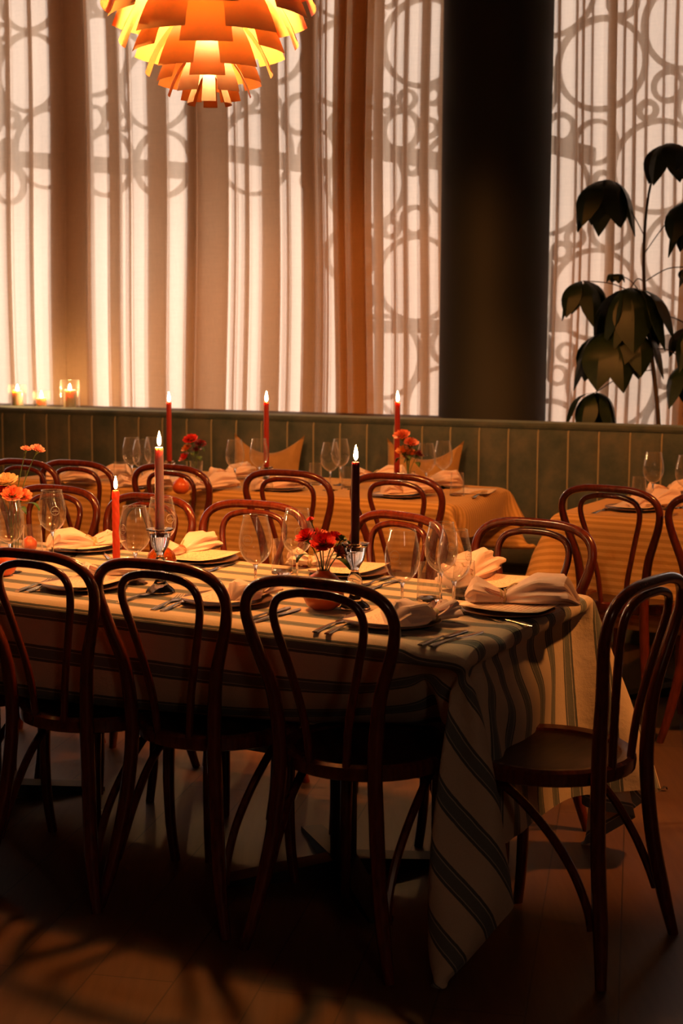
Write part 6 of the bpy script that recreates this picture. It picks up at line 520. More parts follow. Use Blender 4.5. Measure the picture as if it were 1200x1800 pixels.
# ---------------------------------------------------------------- curtains: one cloth path with stacked folds
def curtain(name, x0, x1, folds, yc, mat, label, group=None, seed=1, z0=.03, z1=4.05, amp=.012, freq=38):
    r = random.Random(seed); path = []; x = x0
    folds = sorted(folds)
    def plain(a, b):
        n = max(1, int((b-a)/.022))
        for i in range(n): s = a+(b-a)*i/n; path.append((s, amp*math.sin(freq*s+seed)+.5*amp*math.sin(freq*.37*s)))
    for a, b, k in folds:
        if b <= x0 or a >= x1: continue
        plain(x, a); yy = -.012*(k-1)
        for q in range(k):
            s0, s1 = (a, b) if q % 2 == 0 else (b, a)
            nn = max(2, int((b-a)/.02))
            for i in range(nn+1): t = i/nn; path.append((s0+(s1-s0)*t, yy+.004*math.sin(PI*t)))
            if q < k-1:
                path.append((s1+(.005 if s1 == b else -.005), yy+.006)); path.append((s1+(.004 if s1 == b else -.004), yy+.018)); yy += .024
        x = b+.006
    plain(x, x1); path.append((x1, 0))
    nz = 22; v = []; f = []; n = len(path)
    for j in range(nz):
        z = z0+(z1-z0)*j/(nz-1); h = (z-z0)/(z1-z0)
        for s, y in path:
            sh = .020*(1-h)*math.sin(2.3*s+seed)+.010*math.sin(1.7*s+2.1*z+seed)
            v.append((s+sh, yc+y*(.75+.6*(1-h))+.01*math.sin(5*s+z), z))
    for j in range(nz-1):
        for i in range(n-1): f.append((j*n+i, j*n+i+1, (j+1)*n+i+1, (j+1)*n+i))
    me = bpy.data.meshes.new(name); me.from_pydata(v, [], f); me.update()
    o = link(name, me, mat); o.matrix_world = MB_; return tag(o, label, 'curtain', group)
YC = .64
X = lambda p: bx_at(p, YC)
fl = [(17, 25, 3), (55, 62, 3), (94, 122, 5), (124, 158, 5), (193, 212, 3), (228, 232, 3), (262, 296, 3), (334, 350, 5), (352, 402, 3), (412, 415, 3), (430, 438, 3), (460, 492, 3), (504, 508, 3), (536, 557, 5), (564, 568, 3),
      (574, 577, 3), (656, 672, 3), (690, 693, 3), (706, 712, 3), (735, 748, 3), (766, 776, 3), (-40, -20, 3), (-90, -70, 5), (-150, -146, 3), (-210, -190, 3)]
xl = bx_at(-420, YC)
curtain('sheer_curtain', xl, X(779), [(X(a), X(b), k) for a, b, k in fl], YC, M['sheer_linen'], 'wide pale sheer curtain hanging left of the dark column, ring screen showing through', seed=2)
fr = [(972, 976, 3), (1003, 1006, 3), (1014, 1017, 3), (1030, 1032, 3), (1058, 1072, 3), (1084, 1087, 3), (1101, 1106, 3), (1122, 1125, 3), (1152, 1154, 3), (1172, 1176, 3), (1240, 1256, 3), (1300, 1310, 5), (1350, 1354, 3)]
curtain('sheer_curtain', X(950), bx_at(1480, YC), [(X(a), X(b), k) for a, b, k in fr], YC, M['sheer_linen'], 'narrow pale sheer curtain right of the dark column, behind the tall plant', seed=5)
YD = .555
curtain('drape', bx_at(586, YD), bx_at(652, YD), [(bx_at(594, YD), bx_at(606, YD), 3), (bx_at(616, YD), bx_at(640, YD), 3)], YD, M['amber_drape'], 'narrow bunched amber drape hanging between two sheer folds left of the column', seed=3, amp=.01, freq=90)
curtain('drape', bx_at(1188, YD), bx_at(1275, YD), [(bx_at(1200, YD), bx_at(1215, YD), 3), (bx_at(1235, YD), bx_at(1250, YD), 3)], YD, M['amber_drape'], 'bunched amber drape at the right edge of the photo behind the plant', seed=4, amp=.01, freq=90)

# ---------------------------------------------------------------- column
YCOL = .53
xc_ = bx_at(864, YCOL, 730); pc = W(xc_, YCOL, 0); rad = 93/FPX*math.hypot(pc.x, pc.y)*1.0
c = obj('column', MB().lathe([(rad*1.02, 0), (rad*1.02, .10), (rad, .11), (rad, RH)], 64), M['column']); c.location = pc
tag(c, kind='structure')

# ---------------------------------------------------------------- banquette
bq = thing('banquette', 'long teal velvet banquette with vertical channelled back under the curtained window', 'banquette', (A.x, A.y, 0), bang)
P = .1512; k0, k1 = -22, 26
prof = [(.10, .44, 0), (.04, .44, .6), (.01, .50, 1), (0, .60, 1), (-.002, .75, 1), (-.002, .88, 1), (0, .925, .8), (.0, .938, .15), (-.012, .944, 0), (-.016, .956, 0), (-.004, .968, 0), (.03, .972, 0), (.12, .972, 0), (.14, .962, 0), (.14, .05, 0)]
v = []; f = []; cols = []
for k in range(k0, k1):
    for q in range(8): cols.append((k*P+P*q/8, q/8))
cols.append((k1*P, 0))
for x, t in cols:
    b = 1-abs(2*t-1)**4
    for y, z, g in prof: v.append((x, y-.020*b*g, z))
n = len(prof)
for i in range(len(cols)-1):
    for k in range(n-1): f.append((i*n+k, (i+1)*n+k, (i+1)*n+k+1, i*n+k+1))
obj('backrest', MB().add(v, f), M['velvet'], bq)
pp = MB()
for k in range(k0, k1): pp.tube([(k*P, .012, .45), (k*P, -.004, .50), (k*P, -.006, .7), (k*P, -.006, .92), (k*P, .004, .94)], .0042, 6)
tag(obj('piping', pp, M['piping'], bq), 'thin pale piping in the grooves')
x0, x1 = k0*P, k1*P
sp_ = [(.02, .33), (-.44, .33), (-.47, .345), (-.485, .38), (-.48, .43), (-.46, .452), (-.42, .46), (-.2, .468), (.02, .46)]
v = [(x, y, z) for x in (x0, x1) for y, z in sp_]; n = len(sp_)
f = [(i, (i+1) % n, n+(i+1) % n, n+i) for i in range(n)]+[tuple(range(n-1, -1, -1)), tuple(range(n, 2*n))]
obj('seat', MB().add(v, f), M['velvet'], bq)
obj('base', MB().box(x0, x1, -.42, .04, 0, .33), M['velvet'], bq, smooth=False)
# ledge behind the banquette, left of the column
lx = bx_at(765, .2)
led = obj('window_ledge', MB().box(x0, lx, .145, .50, .925, .962), M['sill'], smooth=False, bevel=.004); led.matrix_world = MB_
tag(led, 'dark narrow ledge behind the banquette holding three jar candles', 'ledge')
lb = obj('bracket', MB().box(x0+.2, x0+.24, .145, .4, .80, .925), M['sill'], led, smooth=False)

# ---------------------------------------------------------------- potted plant behind the banquette
YP = .33
pb = W(bx_at(1158, YP, 740), YP, 0)
def PW(px, py, dy=0):
    return Vector((bx_at(px, YP+dy, py)-bx_at(1158, YP, 740), dy, bz_at(px, py, YP+dy)))
pl = thing('potted_plant', 'tall umbrella plant with drooping dark leaves beside the column at right', 'plant', pb, bang)
obj('pot', MB().lathe([(.11, 0), (.14, .30), (.145, .33), (.125, .33), (.12, .30), (0, .30)], 32), M['plate'], pl)
stem = crom([(0, 0, .30), (.01, .01, .6), PW(1157, 745), PW(1148, 650), PW(1137, 560), PW(1131, 480), PW(1133, 400), PW(1140, 340), PW(1150, 300)], 5)
obj('trunk', MB().tube(stem, [.013-.008*i/(len(stem)-1) for i in range(len(stem))], 8), M['bark'], pl)
rl = random.Random(11)
def leaflet(mb, base, az, out, drop, wd, twist=0):
    d = Vector((math.cos(az), math.sin(az), 0)); sd = Vector((-math.sin(az), math.cos(az), 0))
    n = 9; v = []; f = []
    for i in range(n):
        t = i/(n-1); ang = 1.15*min(1, t*1.9)
        p = base+d*(out*(1-math.exp(-3*t)))*1.05+Vector((0, 0, .012*math.sin(t*3)-drop*t**1.25))
        wv = wd*math.sin(PI*min(1, (t*.98+.02))**1.25)**.95
        if t == 1: wv = .001
        v += [p+sd*wv+d*(-.35*wv), p+d*.002, p-sd*wv+d*(-.35*wv)]
        v += [q-d*.0012 for q in v[-3:]]
    for i in range(n-1):
        a = i*6; b = a+6
        f += [(a, a+1, b+1, b), (a+1, a+2, b+2, b+1), (a+3, b+3, b+4, a+4), (a+4, b+4, b+5, a+5), (a, b, b+3, a+3), (a+2, a+5, b+5, b+2)]
    mb.add(v, f)
def cluster(px, py, k, ln, wd, sx_, sy_, dy=0):
    c = PW(px, py, dy); j = min(stem, key=lambda s: abs(s.z-PW(sx_, sy_).z))
    mid = (c+j)/2+Vector((0, 0, .03)); mb = MB().tube(crom([j, mid, c], 5), .0028, 6)
    pt = obj('branch', mb, M['bark'], pl)
    lm = MB()
    for i in range(k):
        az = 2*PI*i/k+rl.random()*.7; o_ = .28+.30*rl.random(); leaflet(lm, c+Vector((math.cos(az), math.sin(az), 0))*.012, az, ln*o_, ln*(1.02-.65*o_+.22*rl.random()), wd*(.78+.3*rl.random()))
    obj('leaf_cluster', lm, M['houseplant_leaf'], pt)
cluster(1066, 316, 7, .30, .085, 1134, 420)
cluster(1176, 252, 7, .22, .075, 1145, 320, -.03)
cluster(1216, 352, 6, .30, .08, 1136, 440)
cluster(1024, 494, 6, .24, .068, 1138, 520)
cluster(1082, 482, 4, .06, .035, 1138, 520, -.03)
cluster(1108, 506, 8, .36, .095, 1138, 500, -.05)
cluster(1066, 584, 6, .33, .088, 1145, 640, -.05)
cluster(1112, 580, 6, .28, .085, 1142, 600)
cluster(1046, 690, 6, .24, .066, 1150, 650, -.02)
cluster(1215, 470, 4, .12, .06, 1136, 500)
cluster(1216, 575, 5, .22, .07, 1141, 565)
cluster(1208, 640, 5, .24, .07, 1150, 620)

# ---------------------------------------------------------------- pendant lamp (layered copper leaves)
lx_, ly_ = LAMP_XY
pd = thing('pendant_lamp', 'large pendant lamp of overlapping glowing copper leaves hanging over the striped table', 'pendant lamp', (lx_, ly_, 0), .05)
rows = [(178, .060, .019, 1, 0), (158, .110, .032, 1, 1), (133, .138, .046, 1, 0), (112, .168, .054, 1, 1), (74, .200, .068, 1, 0), (48, .236, .074, 1, 1), (4, .262, .084, 1, 0), (-26, .282, .088, 1, 1), (-68, .295, .092, 1, 0), (-100, .295, .092, 1, 1), (-142, .275, .086, 1, 0), (-175, .24, .08, 1, 1)]
for y, R, hw, _, odd in rows:
    ztip = atY(360, y, ly_-R*.9)[2]
    ln = .115+.5*hw; lm = MB()
    for i in range(6):
        az = -PI/2+PI/3*i+(PI/6 if odd else 0)
        n, mm = 5, 6; v = []; f = []
        for a in range(n):          # from the tip inwards and up
            t = a/(n-1); z = ztip+ln*t*.93; rr = R-ln*.55*t+.010*math.sin(PI*t); hh = hw*(1-.26*t)
            for b in range(mm):
                u = -1+2*b/(mm-1)
                cv = rr*(1-math.cos(u*hh/max(rr, .05)*.85)); 
                v.append((rr-cv, u*hh, z))
        o = len(v); th = .0012
        v += [(x-th, yv, zv+th*.3) for x, yv, zv in v]
        for a in range(n-1):
            for b in range(mm-1):
                q = a*mm+b; f.append((q, q+mm, q+mm+1, q+1))
        lm.add(v[:o], f, 0, Matrix.Rotation(az, 4, 'Z'))
    obj('leaf_ring', lm, M['copper'], pd)
obj('bulb', MB().lathe([(0, 2.27), (.03, 2.28), (.042, 2.31), (.042, 2.34), (.028, 2.375), (.016, 2.40), (0, 2.40)], 20, close=False), M['bulb'], pd)
obj('canopy_cap', MB().lathe([(.0, 2.40), (.10, 2.40), (.10, 2.42), (.22, 2.52), (.21, 2.60), (.10, 2.66), (.03, 2.68), (0, 2.68)], 36, close=False), M['copper'], pd)
obj('cable', MB().lathe([(.006, 2.67), (.006, RH-.04), (.05, RH-.04), (.05, RH-.005), (0, RH-.005)], 16), M['iron'], pd)
# ---------------------------------------------------------------- bentwood chair
def build_chair():
    r = thing('bentwood_chair', 'x', 'chair')
    H = [(0, .188, 0), (.10, .163, .016), (.23, .140, .036), (.35, .127, .048), (.45, .121, .052), (.55, .127, .048), (.62, .138, .040), (.68, .158, .030), (.74, .178, .020), (.79, .186, .010), (.828, .174, .003), (.853, .142, -.003), (.866, .09, -.006), (.869, .035, -.007)]
    pts = [(-h, y, z) for z, h, y in H]+[(h, y, z) for z, h, y in reversed(H)]
    P_ = crom(pts, 4); rad = []
    for p in P_: z = p.z; rad.append(.0125+.005*min(1, z/.12) if z < .5 else .0175-.0045*min(1, (z-.5)/.3))
    obj('back_frame', MB().tube(P_, rad, 12), M['wood'], r)
    I = [(.43, .045, .058), (.54, .056, .050), (.63, .076, .038), (.70, .094, .026), (.76, .110, .014), (.80, .111, .006), (.828, .092, .000), (.841, .052, -.003), (.844, .02, -.004)]
    P_ = crom([(-h, y, z) for z, h, y in I]+[(h, y, z) for z, h, y in reversed(I)], 4)
    obj('inner_hoop', MB().tube(P_, .0098, 10), M['wood'], r)
    R = .205; cy_ = .245
    Ms = Matrix.Translation((0, cy_, 0))
    wob = lambda a, z: 1+.03*max(0, -math.sin(a))**2 if False else 1
    s = obj('seat', MB().lathe([(0, .442), (R-.045, .443), (R-.030, .449)], 40, 0, Ms, close=False), M['seat'], r)
    obj('seat_rim', MB().lathe([(R-.040, .441), (R-.034, .452), (R-.012, .456), (R-.002, .450), (R, .435), (R-.002, .422), (R-.010, .418), (R-.05, .418), (R-.05, .430), (R-.040, .441)], 40, 0, Ms, close=False), M['wood'], s)
    for q in (-1, 1):
        P_ = crom([(q*.120, .385, .430), (q*.124, .378, .33), (q*.125, .374, .22), (q*.128, .378, .10), (q*.134, .390, 0)], 5)
        obj('front_leg', MB().tube(P_, [.0175-.0045*(1-p.z/.43) for p in P_], 12), M['wood'], r)
        P_ = crom([(q*.140, .345, .418), (q*.150, .30, .408), (q*.156, .23, .376), (q*.156, .155, .315), (q*.153, .095, .240), (q*.155, .055, .165), (q*.162, .038, .115)], 5)
        obj('brace', MB().tube(P_, .0105, 8), M['wood'], r)
    return r
chair = build_chair(); used = [False]
def place_chair(x, y, a, label, group):
    if not used[0]:
        used[0] = True; o = chair; o.location = (x, y, 0); o.rotation_euler = (0, 0, -a); o['label'] = label; o['group'] = group; return o
    return copy_thing(chair, (x, y, 0), -a, label, group)
G1 = 'bentwood chairs along the near side of the striped table'; G2 = 'bentwood chairs along the far side of the striped table'; G3 = 'bentwood chairs at the back tables'
place_chair(-.055, 3.091, .500, 'dark bentwood chair nearest the camera, tucked in before the striped table corner', G1)
place_chair(-.427, 3.326, .527, 'dark bentwood chair between its neighbours on the near side, below the pink candle', G1)
place_chair(-.722-.03, 3.456+.02, .53, 'dark bentwood chair cut by the left edge, hoop before the flower vase', G1)
place_chair(-1.068-.06, 3.659+.04, .54, 'dark bentwood chair mostly outside the left edge, only a front leg showing', G1)
place_chair(.676, 3.128, -.93, 'dark bentwood chair at the right end of the striped table, seat under the cloth', 'bentwood chair at the table end')
def far(px, py, da, label, g=G2, base=PI+.515, z=.882):
    p = at(px, py, z); a = base+da; place_chair(p.x-.007*math.sin(a), p.y-.007*math.cos(a), a, label, g)
far(95, 853, .0, 'reddish bentwood chair on the far side, behind the clear wine glass at left')
far(262, 868, .10, 'reddish bentwood chair on the far side, directly behind the tall pink candle')
far(445, 880, -.03, 'reddish bentwood chair on the far side, left of the red flowers')
far(700, 900, .30, 'reddish bentwood chair on the far side, right of the dark candle')
far(938, 912, .10, 'reddish bentwood chair at the far right corner of the striped table')
BT = .46
far(42, 806, .12, 'bentwood chair at the back table, farthest left behind the carnation buds', G3, BT)
far(135, 808, .05, 'bentwood chair at the back table, second from the left edge', G3, BT)
far(300, 815, .08, 'bentwood chair at the back table, behind the pink candle', G3, BT)
far(505, 825, 0, 'bentwood chair at the back table, hoop below the middle red candle', G3, BT)
far(697, 831, .02, 'bentwood chair at the back table, hoop right of the dark candle', G3, BT)
far(1072, 852, .16, 'bentwood chair drawn up to the right-hand ochre table', G3, BT)
far(1272, 866, .05, 'bentwood chair cut off by the right edge at the right-hand ochre table', G3, BT)

# ---------------------------------------------------------------- tables and cloths (draped shapes stored as compact height data)
CT = {}
def decode(key):
    ny, nx, x0, x1, y0, y1, nums = CLOTH[key]
    g = np.array(nums, dtype=np.int64).reshape(ny, 3, nx).transpose(0, 2, 1)
    return ny, nx, np.linspace(x0, x1, nx), np.linspace(y0, y1, ny), np.cumsum(np.cumsum(g, axis=0), axis=1)/1000.0
def cloth(key, name, mat, label, cat, loc, rz):
    ny, nx, xs, ys, co = decode(key)
    me = bpy.data.meshes.new(name)
    f = [(j*nx+i, j*nx+i+1, (j+1)*nx+i+1, (j+1)*nx+i) for j in range(ny-1) for i in range(nx-1)]
    me.from_pydata([tuple(p) for p in co.reshape(-1, 3)], [], f); me.update()
    uvl = me.uv_layers.new(name='UVMap')
    for lp in me.loops: vi = lp.vertex_index; uvl.data[lp.index].uv = (xs[vi % nx], ys[vi//nx])
    o = link(name, me, mat); o.location = loc; o.rotation_euler = (0, 0, rz)
    s = o.modifiers.new('smooth', 'SUBSURF'); s.levels = 2; s.render_levels = 2; s.uv_smooth = 'PRESERVE_BOUNDARIES'
    return tag(o, label, cat)
def table(name, label, loc, rz, L, Wd, z, bases):
    t = thing(name, label, 'table', loc, rz)
    obj('tabletop', MB().box(-L+.004, -.004, .004, Wd-.004, z-.03, z-.005), M['seat'], t, smooth=False, bevel=.004)
    for bx in bases:
        b = obj('pedestal', MB().lathe([(.035, .05), (.035, z-.05), (.12, z-.03)], 20, 0, Matrix.Translation((bx, Wd/2, 0))), M['iron'], t)
        ft = MB()
        for k in range(4):
            a = PI/4+k*PI/2; 
            ft.add([(0, -.035, .05), (.34, -.03, .012), (.34, .03, .012), (0, .035, .05), (0, -.035, 0), (.34, -.03, 0), (.34, .03, 0), (0, .035, 0)], [(0, 1, 2, 3), (4, 7, 6, 5), (0, 4, 5, 1), (1, 5, 6, 2), (2, 6, 7, 3), (3, 7, 4, 0)], 0, Matrix.Translation((bx, Wd/2, 0)) @ Matrix.Rotation(a, 4, 'Z'))
        obj('foot', ft, M['iron'], b, smooth=False)
    return t
ZT = .724
T1 = ((.265, 3.06), .515); T2 = ((.422, 5.743), .44); 
rc = at(970, 905, .72); T3L = .9; T3 = ((rc.x+T3L*math.cos(.50), rc.y-T3L*math.sin(.50)), .50)
table('dining_table', 'long dining table with black iron pedestals under the striped cloth', (*T1[0], 0), -T1[1], 2.45, .80, .715, (-.52, -1.75))
table('dining_table', 'back dining table beneath the long ochre cloth by the banquette', (*T2[0], 0), -T2[1], 2.2, .74, .715, (-.5, -1.6))
table('dining_table', 'right-hand dining table beneath the ochre cloth behind the end chair', (*T3[0], 0), -T3[1], T3L, .74, .715, (-.45,))
cloth('a', 'tablecloth', M['striped_cotton'], 'cream tablecloth with grey-blue stripes draped to the floor', 'tablecloth', (*T1[0], 0), -T1[1])
cloth('b', 'tablecloth', M['ochre_striped_cotton'], 'ochre tablecloth on the long back table, its right corner hanging short', 'tablecloth', (*T2[0], 0), -T2[1])
cloth('c', 'tablecloth', M['ochre_striped_cotton'], 'ochre tablecloth on the right-hand back table behind the end chair', 'tablecloth', (*T3[0], 0), -T3[1])
# ---------------------------------------------------------------- table ware builders
def onT(T, px, v, z=ZT, py=850):
    (cx_, cy2), a = T; Xx, Xy = math.cos(a), -math.sin(a); Yx, Yy = math.sin(a), math.cos(a)
    d = ray(px, py); k = d.x/d.y
    s = (k*(cy2+Yy*v)-cx_-Yx*v)/(Xx-k*Xy)
    return Vector((cx_+Xx*s+Yx*v, cy2+Xy*s+Yy*v, z))
BOWL = [(.005, .083), (.016, .088), (.028, .098), (.037, .112), (.0415, .130), (.042, .148), (.039, .170), (.034, .192), (.0305, .208)]
def brad(z):
    for (r0, z0), (r1, z1) in zip(BOWL, BOWL[1:]):
        if z0 <= z <= z1: return r0+(r1-r0)*(z-z0)/(z1-z0)
    return .04
def build_wine(mark=True):
    g = thing('wine_glass', 'x', 'wine glass')
    BP = [(p.x, p.z) for p in crom([(r, 0, z) for r, z in BOWL], 3)]
    b = obj('bowl', MB().lathe(BP, 28, close=False).tube([(.0306*math.cos(2*PI*i/28), .0306*math.sin(2*PI*i/28), .208) for i in range(28)], .0010, 5, closed=True), M['thin_glass'], g)
    obj('stem', MB().lathe([(.0335, 0), (.0335, .0012), (.020, .003), (.006, .008), (.0035, .02), (.0032, .05), (.0036, .074), (.007, .083), (0, .086)], 24, close=False).add([(.0335*math.cos(2*PI*i/24), .0335*math.sin(2*PI*i/24), 0) for i in range(24)], [tuple(range(23, -1, -1))]), M['crystal'], g)
    if mark:
        e = MB()
        def pt(x, z, o=.0006):
            r = brad(z)+o; a = -PI/2+x/r; return (r*math.cos(a), r*math.sin(a), z)
        e.tube([pt(.0130*math.cos(2*PI*i/30), .150+.0130*math.sin(2*PI*i/30)) for i in range(30)], .0005, 5, closed=True)
        for z0, segs in ((.1525, [(-.0045, -.0030), (-.0022, -.0008), (.0002, .0018), (.0026, .0042)]), (.1485, [(-.0085, -.0068), (-.0058, -.0042), (-.0032, -.0015), (-.0004, .0012), (.0024, .0040), (.0052, .0066), (.0074, .0088)])):
            for a, b_ in segs: e.tube([pt(a, z0), pt(b_, z0)], (.0009), 4)
        e.tube([pt(.0, .1400), pt(.0, .1445)], .0004, 4); e.tube([pt(-.005, .142), pt(-.005, .1455)], .0003, 4)
        tag(obj('emblem', e, M['etch'], b), 'pale etched ring emblem')
    return g
wine = build_wine(True); wine_far = build_wine(False)
used_w = {}
def put(src, key, loc, rz, label, group, scale=None):
    if key not in used_w:
        used_w[key] = 1; src.location = loc; src.rotation_euler = (0, 0, rz); src['label'] = label
        if group: src['group'] = group
        if scale: src.scale = scale
        return src
    return copy_thing(src, loc, rz, label, group, scale)
GW = 'stemmed wine glasses on the striped table'
for px, py, rz, h, lab in (
    (93, 982, .42, 1, 'clear wine glass standing alone before the far chairs at left, ring mark on its right'),
    (18, 1006, -.7, 1, 'clear wine glass at the left edge in front of the flower vase'),
    (238, 1026, -.75, 1.02, 'clear wine glass just right of the twisted coral candle'),
    (285, 1000, .75, 1, 'clear wine glass directly behind the tall pink candle'),
    (449, 1049, -.45, 1.02, 'clear wine glass left of the red flowers, in front of a chair hoop'),
    (522, 1028, .2, 1, 'clear wine glass directly behind the red flowers'),
    (706, 1084, -.5, 1.02, 'clear wine glass right of the dark candle, standing alone'),
    (774, 1062, .6, 1.0, 'clear wine glass at the right, the rear one of an overlapping pair'),
    (797, 1080, .9, 1.0, 'clear wine glass at the right, the front one of an overlapping pair')):
    put(wine, 'w', at(px, py, ZT), rz, lab, GW, (h, h, h))
for px, py, lab in (
    (232, 850, 'back table wine glass, left one of the three left of the first red candle'),
    (250, 856, 'back table wine glass, middle one of the three left of the first red candle'),
    (270, 849, 'back table wine glass, right one of the three left of the first red candle'),
    (413, 856, 'back table wine glass in front of the left cushion ear'),
    (455, 853, 'back table wine glass just left of the middle red candle'),
    (580, 862, 'round back table wine glass between the cushions, front of the pair'),
    (598, 853, 'round back table wine glass between the cushions, rear of the pair'),
    (748, 864, 'back table wine glass right of the flower posy, nearer one'),
    (778, 858, 'back table wine glass right of the flower posy, farther one'),
    (1146, 885, 'wine glass on the right-hand ochre table, inside the frame'),
    (1203, 893, 'wine glass on the right-hand ochre table, cut by the right edge')):
    put(wine_far, 'wf', at(px, py, ZT), 0, lab, 'wine glasses on the ochre tables')
def build_tumbler():
    g = thing('tumbler', 'x', 'tumbler')
    obj('wall', MB().lathe([(.031, .006), (.0305, .03), (.0285, .07), (.0265, .098)], 24, close=False).tube([(.0265*math.cos(2*PI*i/24), .0265*math.sin(2*PI*i/24), .098) for i in range(24)], .0007, 5, closed=True), M['thin_glass'], g)
    obj('base', MB().lathe([(0, 0), (.030, 0), (.0315, .003), (.031, .009), (.026, .010), (0, .0085)], 24, close=False), M['crystal'], g)
    return g
tumb = build_tumbler()
for px, py, lab, gp in (
    (58, 980, 'small tapered tumbler left of the lone wine glass, an orange votive behind it', 1), (496, 1008, 'small tumbler between two wine glasses left of the red flowers', 1),
    (753, 1056, 'small tumbler at the foot of the rear wine glass of the pair', 1), (815, 1052, 'small tumbler in front of the plump end napkin', 1),
    (211, 850, 'back table tumbler at the left end of the glass cluster', 2), (554, 852, 'back table tumbler left of the round glasses between cushions', 2),
    (612, 860, 'back table tumbler right of the round glasses between cushions', 2), (803, 872, 'back table tumbler near the right corner of the long ochre cloth', 2), (1122, 880, 'faint tumbler left of the wine glass on the right-hand table', 2)):
    put(tumb, 't', at(px, py, ZT), .3, lab, 'tumblers on the striped table' if gp == 1 else 'tumblers on the ochre tables')

# candles ---------------------------------------------------------------
FL = [(0, 0), (.0030, .002), (.0052, .008), (.0056, .013), (.0046, .021), (.0027, .029), (.0010, .036), (0, .039)]
def taper(px, foot, z0, z1, r, mat, label, twist=False, fs=1.0):
    t = thing('taper_candle', label, 'candle', (foot.x, foot.y, z0), random.random(), 'burning taper candles')
    h = z1-z0; pr = [(r*.82, 0), (r, .02), (r, h*.5), (r*.96, h-.012), (r*.94, h-.003), (r*.8, h), (r*.4, h-.002), (0, h-.002)]
    if twist:
        pr = [(r*.8, 0)]+[(r, .004+(h-.010)*i/90) for i in range(91)]+[(r*.75, h), (0, h-.001)]
        obj('wax', MB().lathe(pr, 28, wob=lambda a, z: 1+.14*abs(math.sin(2*(a)+z*115))), M[mat], t)
    else: obj('wax', MB().lathe(pr, 24), M[mat], t)
    obj('wick', MB().tube([(0, 0, h-.004), (.0006, 0, h+.004), (.0016, 0, h+.010)], .0009, 6), M['wick'], t)
    obj('flame', MB().lathe([(a*fs, b*fs) for a, b in FL], 12, 0, Matrix.Translation((.0008, 0, h+.004))), M['flame'], t)
    return t
CS = [(.036, 0), (.037, .006), (.030, .014), (.020, .022), (.013, .034), (.011, .046), (.016, .056), (.019, .068), (.017, .082), (.010, .094), (.009, .102), (.014, .112), (.022, .126), (.026, .144), (.028, .160), (.034, .166), (.034, .170), (.026, .171), (.0145, .168), (.0145, .150), (0, .150)]
facet = lambda a, z: 1+.05*abs(math.cos(4*a))
def stick(px, py, h, label):
    p = at(px, py, ZT); t = thing('candlestick', label, 'candlestick', p, .2, 'cut glass candlesticks on the striped table'); k = h/.17
    obj('foot', MB().lathe([(r*1.0, z*k) for r, z in CS if z <= .094], 32, wob=facet), M['crystal'], t)
    obj('cup', MB().lathe([(r*1.0, z*k) for r, z in CS if z >= .094], 32, wob=facet), M['crystal'], t); return p
p = stick(282, 1042, .170, 'cut glass candlestick holding the tall pink candle')
taper(282, p, ZT+.151, atY(282, 786, p.y).z, .0118, 'wax_pink', 'tall smooth pink taper candle burning in a glass candlestick')
p = stick(623, 1070, .165, 'cut glass candlestick holding the dark aubergine candle')
taper(623, p, ZT+.147, atY(623, 812, p.y).z, .0108, 'wax_aubergine', 'tall dark aubergine taper candle burning right of the red flowers')
p = at(205, 1010, ZT); hb_ = thing('candle_holder', 'low brass holder under the twisted coral candle', 'candle holder', p)
obj('dish', MB().lathe([(0, 0), (.032, 0), (.034, .004), (.030, .006), (.014, .006), (.0135, .022), (.0105, .022), (.0105, .008), (0, .008)], 28, close=False), M['brass'], hb_)
taper(205, p, ZT+.009, atY(205, 862, p.y).z, .0095, 'wax_coral', 'twisted coral taper candle left of the pink one', True, .95)
for px, v, lab in ((298, .50, 'dark red taper candle on the back table, leftmost of three above the pink candle'), (468, .46, 'dark red taper candle on the back table, middle of three before the left cushion'), (697, .44, 'dark red taper candle on the back table, right of three behind the flower posy')):
    p = onT(T2, px, v); t = thing('candle_holder', 'short glass holder under the '+{298: 'leftmost', 468: 'middle', 697: 'right'}[px]+' dark red candle on the back table', 'candle holder', p, 0, 'glass holders under the red candles')
    obj('cup', MB().lathe([(.030, 0), (.028, .01), (.014, .02), (.016, .035), (.026, .05), (.028, .07), (.022, .071), (.013, .060), (.013, .045), (0, .045)], 20, wob=facet), M['crystal'], t)
    taper(px, p, ZT+.046, atY(px, 707, p.y).z, .0125, 'wax_red', lab, fs=1.15)

